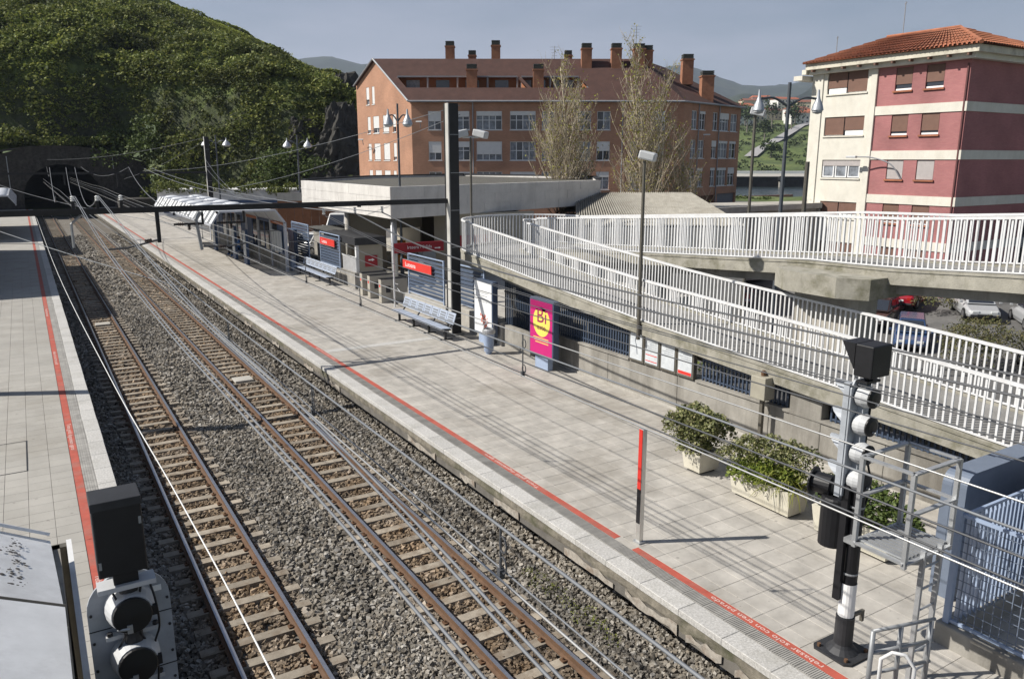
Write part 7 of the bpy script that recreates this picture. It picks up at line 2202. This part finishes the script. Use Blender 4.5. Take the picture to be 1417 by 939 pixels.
leafy('shrub', 'brownish shrub at the left of the long planter', 'shrub', [(11.1, 9.6, 1.8, .42, .8), (11.3, 9.2, 1.85, .45, .8), (11.4, 8.8, 1.85, .42, .8), (11.0, 9.85, 1.65, .32, .8), (11.25, 9.0, 1.65, .4, .7)], .06, 5500, M_SHRUB, 'plants in the planters', (11.1, 9.4, 1.44))
leafy('shrub', 'bright green leafy plant in the middle of the long planter', 'shrub', [(11.0, 9.35, 1.6, .32, .8), (10.92, 9.0, 1.6, .33, .8), (11.05, 8.7, 1.6, .32, .8), (10.85, 9.5, 1.48, .25, .8), (10.85, 9.1, 1.45, .25, .8)], .075, 6000, M_SHRUB2, 'plants in the planters', (11.0, 9.0, 1.44))
leafy('shrub', 'spreading dark yew in the planter behind the tall signal', 'shrub', [(11.1, 7.7, 1.75, .4, .6), (11.15, 7.3, 1.8, .42, .6), (11.1, 6.9, 1.75, .42, .6), (11.1, 6.55, 1.65, .36, .6), (10.85, 7.1, 1.6, .3, .6), (11.0, 6.3, 1.6, .25, .6)], .07, 6500, M_YEW, 'plants in the planters', (11.1, 7.2, 1.44))
# strap-leaved plant
t = thing('lily_plant', 'strap-leaved plant arching over the right end of the long planter', 'plant', (11.0, 8.55, 1.44), group='plants in the planters')
M_STRAP = ramp_mat('strap_leaves', [(.08, .12, .015), (.14, .18, .03), (.22, .22, .05), (.30, .26, .06)], rough=.45, translucent=.25)
for k in range(70):
    a = random.uniform(0, 6.28); L_ = random.uniform(.35, .75); w_ = random.uniform(.014, .024); h_ = random.uniform(.15, .45)
    bx0 = 11.0 + random.uniform(-.12, .12); by0 = 8.55 + random.uniform(-.2, .2)
    mb = MB(); v = []; f = []
    for j in range(6):
        q = j / 5; r_ = L_ * q; z = 1.44 + h_ * math.sin(q * 2.2) * 1.2 - .25 * q * q
        ww = w_ * (1 - q * .85)
        px_, py_ = bx0 + r_ * math.cos(a), by0 + r_ * math.sin(a)
        v += [(px_ - ww * math.sin(a), py_ + ww * math.cos(a), z), (px_ + ww * math.sin(a), py_ - ww * math.cos(a), z)]
        if j: o = 2 * j - 2; f.append((o, o + 1, o + 3, o + 2))
    mb.add(v, f); mb.build('leaf', M_STRAP, t)
# weeds in the ballast
cl = [(7.05, 8.5 + k * .4, -.12, .16 + .05 * (k % 3), .6) for k in range(7)]
leafy('weeds', 'low yellow-green weeds growing in the ballast by the platform', 'weeds', cl, .03, 2200, M_LEAF_G)
# mossy clumps under the car park hedge
M_HEDGE = ramp_mat('hedge_twigs', [(.09, .085, .04), (.15, .135, .06), (.10, .12, .045), (.20, .17, .09)], rough=.8, translucent=.15)
leafy('hedge', 'brown-green clipped hedge between the parked cars', 'hedge', [(34.6 + k * .8, 18.2 - k * .25 + .9 * math.sin(k), -1.2 + .3 * (k % 3), 1.25, .75) for k in range(6)], .10, 800, M_HEDGE, trunk=(36, 18, -2))
leafy('hedge', 'yellow-green hedge below the upper ramp beside the red car', 'hedge', [(24 + k * 1.1, 23.5 - k * .35, -1.3, 1.1, .75) for k in range(7)], .12, 600, M_SHRUB2, trunk=(27, 22, -2))
leafy('hedge', 'twiggy hedge behind the dark saloon', 'hedge', [(42 + k * .7, 24.8 - k * .5, -.6, .8, .8) for k in range(4)], .14, 300, M_HEDGE, trunk=(43, 24, -1.2))
# ------------------------------------------------------------------ vehicles
M_TYRE = mat('tyre', (.015, .015, .015), .85, .1, 6)
M_CHROME = mat('alloy', (.45, .45, .46), .3, .1, 6, metal=.8)
def paint(name, c, rough=.25):
    if name in _mats: return _mats[name]
    m, nt, b = _nodes(name); b.inputs['Base Color'].default_value = (*c, 1); b.inputs['Roughness'].default_value = rough
    b.inputs['Coat Weight'].default_value = .6; b.inputs['Coat Roughness'].default_value = .08
    _mats[name] = m; return m
M_HEAD = mat('headlight', (.6, .62, .62), .15, .05, 6)
M_TAIL = mat('tail_light', (.35, .02, .015), .2, .05, 6)
def car(label, p, yaw, m, L_=4.2, w_=1.72, h=1.45, estate=False, van=False):
    """car along local +X (front); lofted body, cabin with separate panes, lights and wheels"""
    z0 = float(street(np.array(p[0]), np.array(p[1]))) if len(p) == 2 else p[2]
    t = thing('van' if van else 'car', label, 'van' if van else 'car', (p[0], p[1], z0), yaw, group='vehicles parked behind the station')
    hb = .88 if not van else 1.1
    hw = w_ / 2
    # lower body cross-sections: (x, half width, z low, z high)
    S = [(-L_ / 2, hw * .80, .38, hb * .78), (-L_ / 2 + .12, hw * .93, .28, hb * .93), (-L_ / 2 + .5, hw, .22, hb), (-.3, hw, .2, hb * 1.0), (.7, hw, .2, hb * .98), (L_ / 2 - .75, hw * .97, .22, hb * .86), (L_ / 2 - .18, hw * .9, .26, hb * .72), (L_ / 2, hw * .76, .36, hb * .58)]
    if van: S = [(a, b, c, d) for a, b, c, d in S[:5]] + [(L_ / 2 - .75, hw * .97, .25, hb * .98), (L_ / 2 - .18, hw * .92, .28, hb * .9), (L_ / 2, hw * .8, .4, hb * .7)]
    v = []; f = []
    for (x, b, zl, zh) in S:
        v += [(x, -b * .92, zl), (x, -b, zl + (zh - zl) * .35), (x, -b * .97, zl + (zh - zl) * .8), (x, -b * .86, zh), (x, b * .86, zh), (x, b * .97, zl + (zh - zl) * .8), (x, b, zl + (zh - zl) * .35), (x, b * .92, zl)]
    n = 8
    for k in range(len(S) - 1):
        for j in range(n): f.append((k * n + j, k * n + (j + 1) % n, (k + 1) * n + (j + 1) % n, (k + 1) * n + j))
    f += [tuple(range(n - 1, -1, -1)), tuple((len(S) - 1) * n + j for j in range(n))]
    mb = MB(); mb.add(v, f); body = mb.build('body', m, t, smooth=False, world=False, bevel=.03)
    # cabin
    xr, xrt, xft, xf = (-L_ / 2 + .12, -L_ / 2 + .3, L_ * .10, L_ * .29)
    if not (estate or van): xr, xrt = -L_ / 2 + .35, -L_ / 2 + 1.05
    if van: xft, xf = L_ * .24, L_ * .40
    bz = hb * .97; tz = h - .05
    C_ = [(xr, hw * .82, bz), (xf, hw * .82, bz), (xft, hw * .66, tz), (xrt, hw * .66, tz)]
    v = [(x, -b, z) for x, b, z in C_] + [(x, b, z) for x, b, z in C_]
    mb = MB(); mb.add(v, [(0, 1, 2, 3), (4, 7, 6, 5), (0, 4, 5, 1), (1, 5, 6, 2), (2, 6, 7, 3), (3, 7, 4, 0)]); mb.build('cabin', m, t, world=False, bevel=.05)
    mb = MB(); mb.box(xrt + .05, -hw * .62, tz + .001, xft - .05, hw * .62, tz + .03); mb.build('roof', m, t, world=False, bevel=.02)
    def pane(pts, name='window'):
        P = [Vector(q) for q in pts]; nr = (P[1] - P[0]).cross(P[2] - P[0]).normalized()
        c = sum(P, Vector()) / len(P)
        if nr.dot(c - Vector((0, 0, .9))) < 0: nr = -nr
        mb = MB(); mb.add([tuple(q + nr * .012) for q in P], [tuple(range(len(P)))]); mb.build(name, M_GLASS, t, world=False)
    def lerp4(a, b, c, d, s0, s1, t0, t1):
        a, b, c, d = map(Vector, (a, b, c, d))
        def q(s, t_): return a.lerp(b, s).lerp(d.lerp(c, s), t_)
        return [q(s0, t0), q(s1, t0), q(s1, t1), q(s0, t1)]
    pane(lerp4(v[1], v[5], v[6], v[2], .07, .93, .08, .92), 'windscreen')
    pane(lerp4(v[4], v[0], v[3], v[7], .1, .9, .12, .9), 'rear_window')
    for a, b, c, d in ((v[0], v[1], v[2], v[3]), (v[4], v[5], v[6], v[7])):
        if van:
            pane(lerp4(a, b, c, d, .66, .94, .12, .9), 'side_window')
        else:
            pane(lerp4(a, b, c, d, .08, .47, .14, .88), 'side_window'); pane(lerp4(a, b, c, d, .51, .93, .14, .88), 'side_window')
    for sx in (-1, 1):
        for sy in (-1, 1):
            wx = sx * L_ * .31; wy = sy * (hw - .09)
            mb = MB(); mb.lathe([(.2, -.1), (.31, -.1), (.315, 0), (.31, .1), (.2, .1)], (wx, wy, .315), (0, sy, 0), 18); wl_ = mb.build('wheel', M_TYRE, t, world=False)
            mb = MB(); mb.lathe([(.2, .101), (.19, .108), (.05, .115)], (wx, wy, .315), (0, sy, 0), 14); mb.build('rim', M_CHROME, wl_, world=False)
    for sy in (-1, 1):
        mb = MB(); mb.box(L_ / 2 - .12, sy * hw * .5 - .16, hb * .56, L_ / 2 - .02 + .03, sy * hw * .5 + .16, hb * .70); mb.build('headlight', M_HEAD, t, world=False, bevel=.02)
        mb = MB(); mb.box(-L_ / 2 - .01, sy * hw * .62 - .12, hb * .62, -L_ / 2 + .12, sy * hw * .62 + .12, hb * .82); mb.build('tail_light', M_TAIL, t, world=False, bevel=.02)
        mb = MB(); mb.box(xf - .25, sy * (hw + .08) - .07, hb, xf - .13, sy * (hw + .08) + .07, hb + .12); mb.build('mirror', m, t, world=False, bevel=.02)
    mb = MB(); mb.box(L_ / 2 - .02, -.35, hb * .38, L_ / 2 + .015, .35, hb * .5); mb.build('grille', M_BLACK, t, world=False)
    mb = MB(); mb.box(-L_ / 2 - .015, -.26, hb * .55, -L_ / 2 + .02, .26, hb * .68); mb.build('number_plate', M_LETTER, t, world=False)
    for x in (-L_ / 2 - .005, L_ / 2 - .1):
        mb = MB(); mb.box(x, -hw * .78, .3, x + .11, hw * .78, .42); mb.build('bumper', M_DARKSTEEL, t, world=False, bevel=.02)
    return t
PB = paint('car_black', (.010, .011, .014)); PBL = paint('car_blue', (.03, .06, .14)); PR = paint('car_red', (.28, .012, .022)); PS = paint('car_silver', (.40, .41, .42), .3); PW = paint('car_white', (.72, .72, .71)); PD = paint('car_dark', (.035, .018, .016))
YA = R(205)
car('dark maroon-black saloon parked beyond the ramp pier', (39.8, 25.9), R(200), PD, 4.4)
car('blue hatchback facing the camera beside the dark saloon', (37.4, 22.6), R(212), PBL, 3.9, estate=True)
car('glossy black saloon at the right edge of the car park', (39.6, 17.3), R(196), PB, 4.5)
car('pale silver car with its front towards the camera below the pink house', (43.6, 22.9), R(222), PS, 4.2, estate=True)
car('silver car seen from behind at the right edge', (43.9, 19.9), R(40), PS, 4.2)
car('red car half hidden behind the ramp pier', (43.2, 26.6), R(20), PR, 4.0, estate=True)
car('red hatchback seen through the railing left of the pier', (37.8, 34.8), R(235), PR, 3.9, estate=True)
car('white panel van parked behind the station canopy', (22.3, 63.5, .82), R(235), PW, 4.9, 1.95, 2.15, van=True)
car('white car behind the slatted screens near the kiosk', (16.3, 52.4, .98), R(215), PW, 4.0, estate=True)
car('white car with a large windscreen left of the ticket gates', (18.6, 50.8, .996), R(215), PW, 3.9, estate=True)
t = thing('garage_door', 'brown wooden gate behind the white van', 'gate', (24, 70, 1)); q0 = Vector((19.3, 71.6, .7)); q1 = Vector((27, 67.5, .7))
for k in range(12):
    a_ = q0.lerp(q1, k / 12); b_ = q0.lerp(q1, (k + .96) / 12); mb = MB(); mb.extrude([(a_.x, a_.y, .7), (b_.x, b_.y, .7), (b_.x, b_.y, 3.6), (a_.x, a_.y, 3.6)], (0, 0, 0), (.05, .09, 0)); mb.build('plank', mat('brown_wood', (.20, .085, .04), .8, .15, 2, objvar=.15), t)
mb = MB(); mb.extrude([(q0.x, q0.y, 3.6), (q1.x, q1.y, 3.6), (q1.x, q1.y, 4.3), (q0.x, q0.y, 4.3)], (0, 0, 0), (.06, .1, 0)); mb.build('beam', M_CONC_PALE, t)

# ------------------------------------------------------------------ river bank and far shore
lat3, fwd3 = Vector((CP, -SP, 0)), Vector((SP, CP, 0))
M_QUAY = mat('dark_quay', (.035, .032, .03), .9, .4, .6)
t = thing('quay_wall', 'dark quay wall along the far bank of the river', 'quay', W(95, 265, 0))
mb = MB(); mb.extrude([W(20, 264.5, -3), W(260, 264.5, -3), W(260, 264.5, 1.7), W(20, 264.5, 1.7)], (0, 0, 0), tuple(fwd3 * 1.5)); mb.build('wall', M_QUAY, t)
mb = MB(); mb.extrude([W(20, 264.2, 1.71), W(260, 264.2, 1.71), W(260, 300, 2.0), W(20, 300, 2.0)], (0, 0, 0), (0, 0, .12)); mb.build('promenade', M_CONC_PALE, t)
mb = MB(); mb.extrude([W(20, 301, 2.0), W(260, 301, 2.0), W(260, 301, 3.1), W(20, 301, 3.1)], (0, 0, 0), tuple(fwd3 * .6)); mb.build('parapet', M_LETTER, t)
for u in (88, 100, 108):
    p = W(u, 263.6, 0); tt_ = thing('mooring_post', 'dark mooring post with tyres at the far quay, %s' % {88: 'left', 100: 'middle', 108: 'right'}[u], 'post', (p.x, p.y, -1.6), group='mooring posts at the quay')
    mb = MB(); mb.tube((p.x, p.y, -2.4), (p.x, p.y, 1.4), .45, n=8); mb.build('pile', M_CONC, tt_)
    mb = MB()
    mb.path([p - fwd3 * .5 + lat3 * (.75 * math.cos(a)) + Vector((0, 0, 1.0 + .75 * math.sin(a))) for a in np.linspace(0, 6.283, 13)], .24, 6); mb.build('tyre', M_TYRE, tt_)
t = thing('river_wall', 'reddish near bank wall of the river with shrubs behind it', 'wall', W(48, 150, 0))
mb = MB(); mb.extrude([W(30, 148, -3), W(52, 148, -3), W(52, 148, .9), W(30, 148, .2)], (0, 0, 0), tuple(fwd3 * .8)); mb.build('wall', mat('red_masonry', (.17, .10, .08), .9, .3, .8), t)
leafy('bush', 'green bushes on the near river bank beside the brick block', 'bush', [(*W(u_, 138 + random.uniform(-3, 3), .4), 1.2, .6) for u_ in np.arange(34, 44, 1.4)], .4, 60, M_LEAF_B)
# hillside road on the far shore
def gz(p): return float(ground_z(np.array(p.x), np.array(p.y)))
mb = MB(); v = []; f = []
R0 = [(118, 400), (128, 420), (150, 460), (175, 510), (198, 560), (217, 600), (235, 640)]
for k, (u, vv) in enumerate(R0):
    a_ = W(u - 3.2, vv); b_ = W(u + 3.2, vv); v += [(a_.x, a_.y, max(gz(a_), gz(b_)) + .9), (b_.x, b_.y, max(gz(a_), gz(b_)) + .9)]
    if k: o = 2 * k - 2; f.append((o, o + 1, o + 3, o + 2))
mb.add(v, f); struct(mb.build('road', mat('far_road', (.34, .33, .33), .9, .1, .3)))
# town houses
M_HW = [mat('house_white', (.66, .65, .62), .9, .05, .5), mat('house_cream', (.58, .50, .38), .9, .05, .5), mat('house_grey', (.45, .46, .48), .9, .05, .5)]
M_HR = [mat('roof_red', (.34, .11, .06), .9, .2, .5), mat('roof_brown', (.22, .09, .06), .9, .2, .5)]
def town_house(label, u, v, w_, d_, h, ang, wi, ri, base=None):
    p = W(u, v); z0 = (gz(p) if base is None else base) - 2
    t = thing('town_house', label, 'house', (p.x, p.y, z0), R(-31.459) + ang, group='houses of the town across the river')
    mb = MB(); mb.box(-w_ / 2, -d_ / 2, 0, w_ / 2, d_ / 2, h + 2); mb.build('wall', M_HW[wi], t, world=False)
    e = .5; rh = 2.2
    mb = MB(); mb.add([(-w_ / 2 - e, -d_ / 2 - e, h + 2), (w_ / 2 + e, -d_ / 2 - e, h + 2), (w_ / 2 + e, d_ / 2 + e, h + 2), (-w_ / 2 - e, d_ / 2 + e, h + 2), (-w_ / 2 + 1.5, 0, h + 2 + rh), (w_ / 2 - 1.5, 0, h + 2 + rh)],
                      [(0, 1, 5, 4), (1, 2, 5), (2, 3, 4, 5), (3, 0, 4), (0, 3, 2, 1)]); mb.build('roof', M_HR[ri], t, world=False)
    nf = max(1, int(h / 2.9)); nc = max(2, int(w_ / 3.4))
    for a in range(nf):
        for b in range(nc):
            x = -w_ / 2 + (b + .5) * w_ / nc; z = 2 + .8 + a * 2.9
            mb = MB(); mb.box(x - .65, -d_ / 2 - .06, z, x + .65, -d_ / 2 - .01, z + 1.4); mb.build('window', M_GLASS, t, world=False)
rh_ = random.Random(5)
desc = ['at the far left of the town', 'beside the tall trees', 'above the bend of the far road', 'left of the large bell lamp', 'right of the large bell lamp', 'next to the cream house corner', 'high on the slope', 'lowest on the slope', 'half way up the slope', 'behind the front row', 'at the top of the road', 'at the right end of the town', 'among the trees', 'on the ridge left', 'on the ridge right', 'beyond the trees, small']
kinds = ['white', 'cream', 'grey']
spots_h = [(163, 590, 20, 12, 13), (178, 610, 17, 11, 9), (190, 640, 14, 11, 8), (205, 660, 22, 12, 7), (216, 620, 15, 11, 8), (226, 650, 18, 11, 9), (238, 640, 20, 12, 8), (176, 700, 20, 12, 9), (198, 720, 18, 12, 7), (214, 740, 16, 12, 8), (240, 720, 24, 12, 9), (168, 650, 12, 10, 14), (230, 760, 18, 12, 8), (252, 700, 18, 12, 8), (186, 760, 22, 12, 8), (262, 660, 16, 11, 8)]
for k, (u, v, w_, d_, h) in enumerate(spots_h):
    wi = [0, 1, 0, 1, 0, 0, 1, 2, 0, 1, 0, 2, 0, 1, 0, 0][k]; ri = k % 2
    town_house('%s hillside house with %s roof %s' % (kinds[wi], ['red', 'brown'][ri], desc[k]), u, v, w_, d_, h, rh_.uniform(-.4, .4), wi, ri)
# trees of the far bank
M_FARLEAF = ramp_mat('far_tree_leaves', [(.018, .03, .01), (.04, .06, .018), (.07, .09, .03)], rough=.8, scale=.05, var=.4)
def far_tree(label, u, v, h, w_, n=420, m=M_FARLEAF):
    p = W(u, v); z0 = gz(p)
    t = thing('tree', label, 'tree', (p.x, p.y, z0), group='trees on the far bank')
    mb = MB(); mb.lathe([(.5, -1), (.35, h * .5), (.1, h * .85)], (0, 0, 0), n=6); mb.build('trunk', M_BARK, t, world=False)
    cs = []
    for k in range(7):
        a = random.uniform(0, 6.28); r_ = random.uniform(0, w_ * .5)
        cs.append(bush_points((r_ * math.cos(a), r_ * math.sin(a), h * random.uniform(.4, .85)), w_ * random.uniform(.35, .55), n // 7, 1.1))
    V, F = leaf_cloud(np.concatenate(cs), None, 1.5); np_mesh('crown', V, F, m, t)
tl_ = [(150, 520, 17, 9, 'dark tall tree beside the white flats at the left of the town'), (172, 540, 19, 10, 'broad tree left of the far road'), (180, 525, 15, 9, 'tree at the left bend of the far road'), (208, 600, 15, 10, 'round dark tree before the cream houses'), (236, 585, 14, 12, 'tree right of the far road'), (246, 570, 15, 12, 'leafy tree beside the large bell lamp pole'),
       (258, 590, 14, 12, 'tree at the right end of the far bank'), (146, 470, 10, 8, 'low tree on the left of the far meadow'), (222, 560, 10, 9, 'small tree above the far meadow'), (160, 560, 16, 9, 'slim tree between the white flats'), (265, 520, 9, 9, 'low bush-like tree right of the meadow'), (128, 400, 7, 7, 'small tree low on the left bank')]
for u, v, h, w_, l in tl_: far_tree(l, u, v, h, w_)
# scrub over the far meadow
Vs, Fs, o_ = [], [], 0
for k in range(520):
    v = random.uniform(315, 640); u = v * random.uniform(.25, .43); p = W(u, v)
    if abs(np.interp(v, [r[1] for r in R0], [r[0] for r in R0]) - u) < 8: continue
    r_ = random.uniform(.8, 2.6); V, F = leaf_cloud(bush_points((p.x, p.y, gz(p) + .3), r_, int(9 * r_) + 6, .7), None, 1.1)
    Vs.append(V); Fs.append(F + o_); o_ += len(V)
tag(np_mesh('scrub', np.concatenate(Vs), np.concatenate(Fs), M_FARLEAF), 'scattered low scrub over the meadow on the far bank', 'scrub', kind='stuff')

# mountains -----------------------------------------------------
M_MOUNT = grass_mat('mountain_forest', (.010, .017, .010), (.045, .052, .028), (.022, .032, .015), .004, .03)
def mountain(name, prof, v, depth, seed, m=M_MOUNT):
    us = np.array([p[0] for p in prof], float); zs = np.array([p[1] for p in prof], float)
    U = np.linspace(us[0], us[-1], 160); T_ = np.linspace(0, 1, 26)
    UU, TT = np.meshgrid(U, T_, indexing='ij')
    zz = np.interp(UU, us, zs)
    VV = v - depth * (1 - TT)
    X = UU * (VV / v) * CP + VV * SP; Y = -UU * (VV / v) * SP + VV * CP
    Z = zz * smooth01(TT) + (hashnoise(X, Y, 260, seed) - .5) * 70 * np.sin(TT * math.pi) * np.clip(zz / 200, 0, 1) + (hashnoise(X, Y, 45, seed + 1) - .5) * 16 * TT
    i_ = np.arange(X.size).reshape(X.shape)
    F = np.stack([i_[:-1, :-1].ravel(), i_[1:, :-1].ravel(), i_[1:, 1:].ravel(), i_[:-1, 1:].ravel()], 1)
    return struct(np_mesh(name, np.stack([X.ravel(), Y.ravel(), Z.ravel()], 1), F, m, smooth=True))
def sky_u(px, v): return (px - 708.5) / 1118 * v
def sky_z(py, v): return 7.18 + (221 - py) / 1118 * v
v1 = 4200
mountain('mountain', [(sky_u(x, v1), sky_z(y, v1)) for x, y in ((-300, 70), (100, 85), (380, 100), (430, 92), (465, 89), (500, 98), (560, 100), (700, 120), (850, 118), (930, 100), (960, 105), (990, 116), (1020, 126), (1060, 128), (1090, 124), (1150, 112), (1250, 105), (1417, 90), (1700, 80))], v1, 2200, 31)
v2 = 2300
mountain('hills', [(sky_u(x, v2), sky_z(y, v2)) for x, y in ((900, 205), (980, 150), (1020, 136), (1050, 140), (1080, 150), (1100, 138), (1130, 118), (1180, 110), (1300, 120), (1500, 130))], v2, 1100, 47)
# ------------------------------------------------------------------ haze in the valley air
mz = bpy.data.materials.new('haze_air'); mz.use_nodes = True
nt = mz.node_tree; nt.nodes.clear()
ho = nt.nodes.new('ShaderNodeOutputMaterial'); hvn = nt.nodes.new('ShaderNodeVolumePrincipled')
hvn.inputs['Color'].default_value = (.68, .80, 1.0, 1); hvn.inputs['Density'].default_value = 1.15e-4; hvn.inputs['Anisotropy'].default_value = .1
nt.links.new(hvn.outputs[0], ho.inputs['Volume'])
mb = MB(); mb.box(-5300, -5300, -8, 7300, 7300, 700)
tag(mb.build('haze', mz), 'thin pale haze filling the air of the valley', 'haze', kind='stuff')
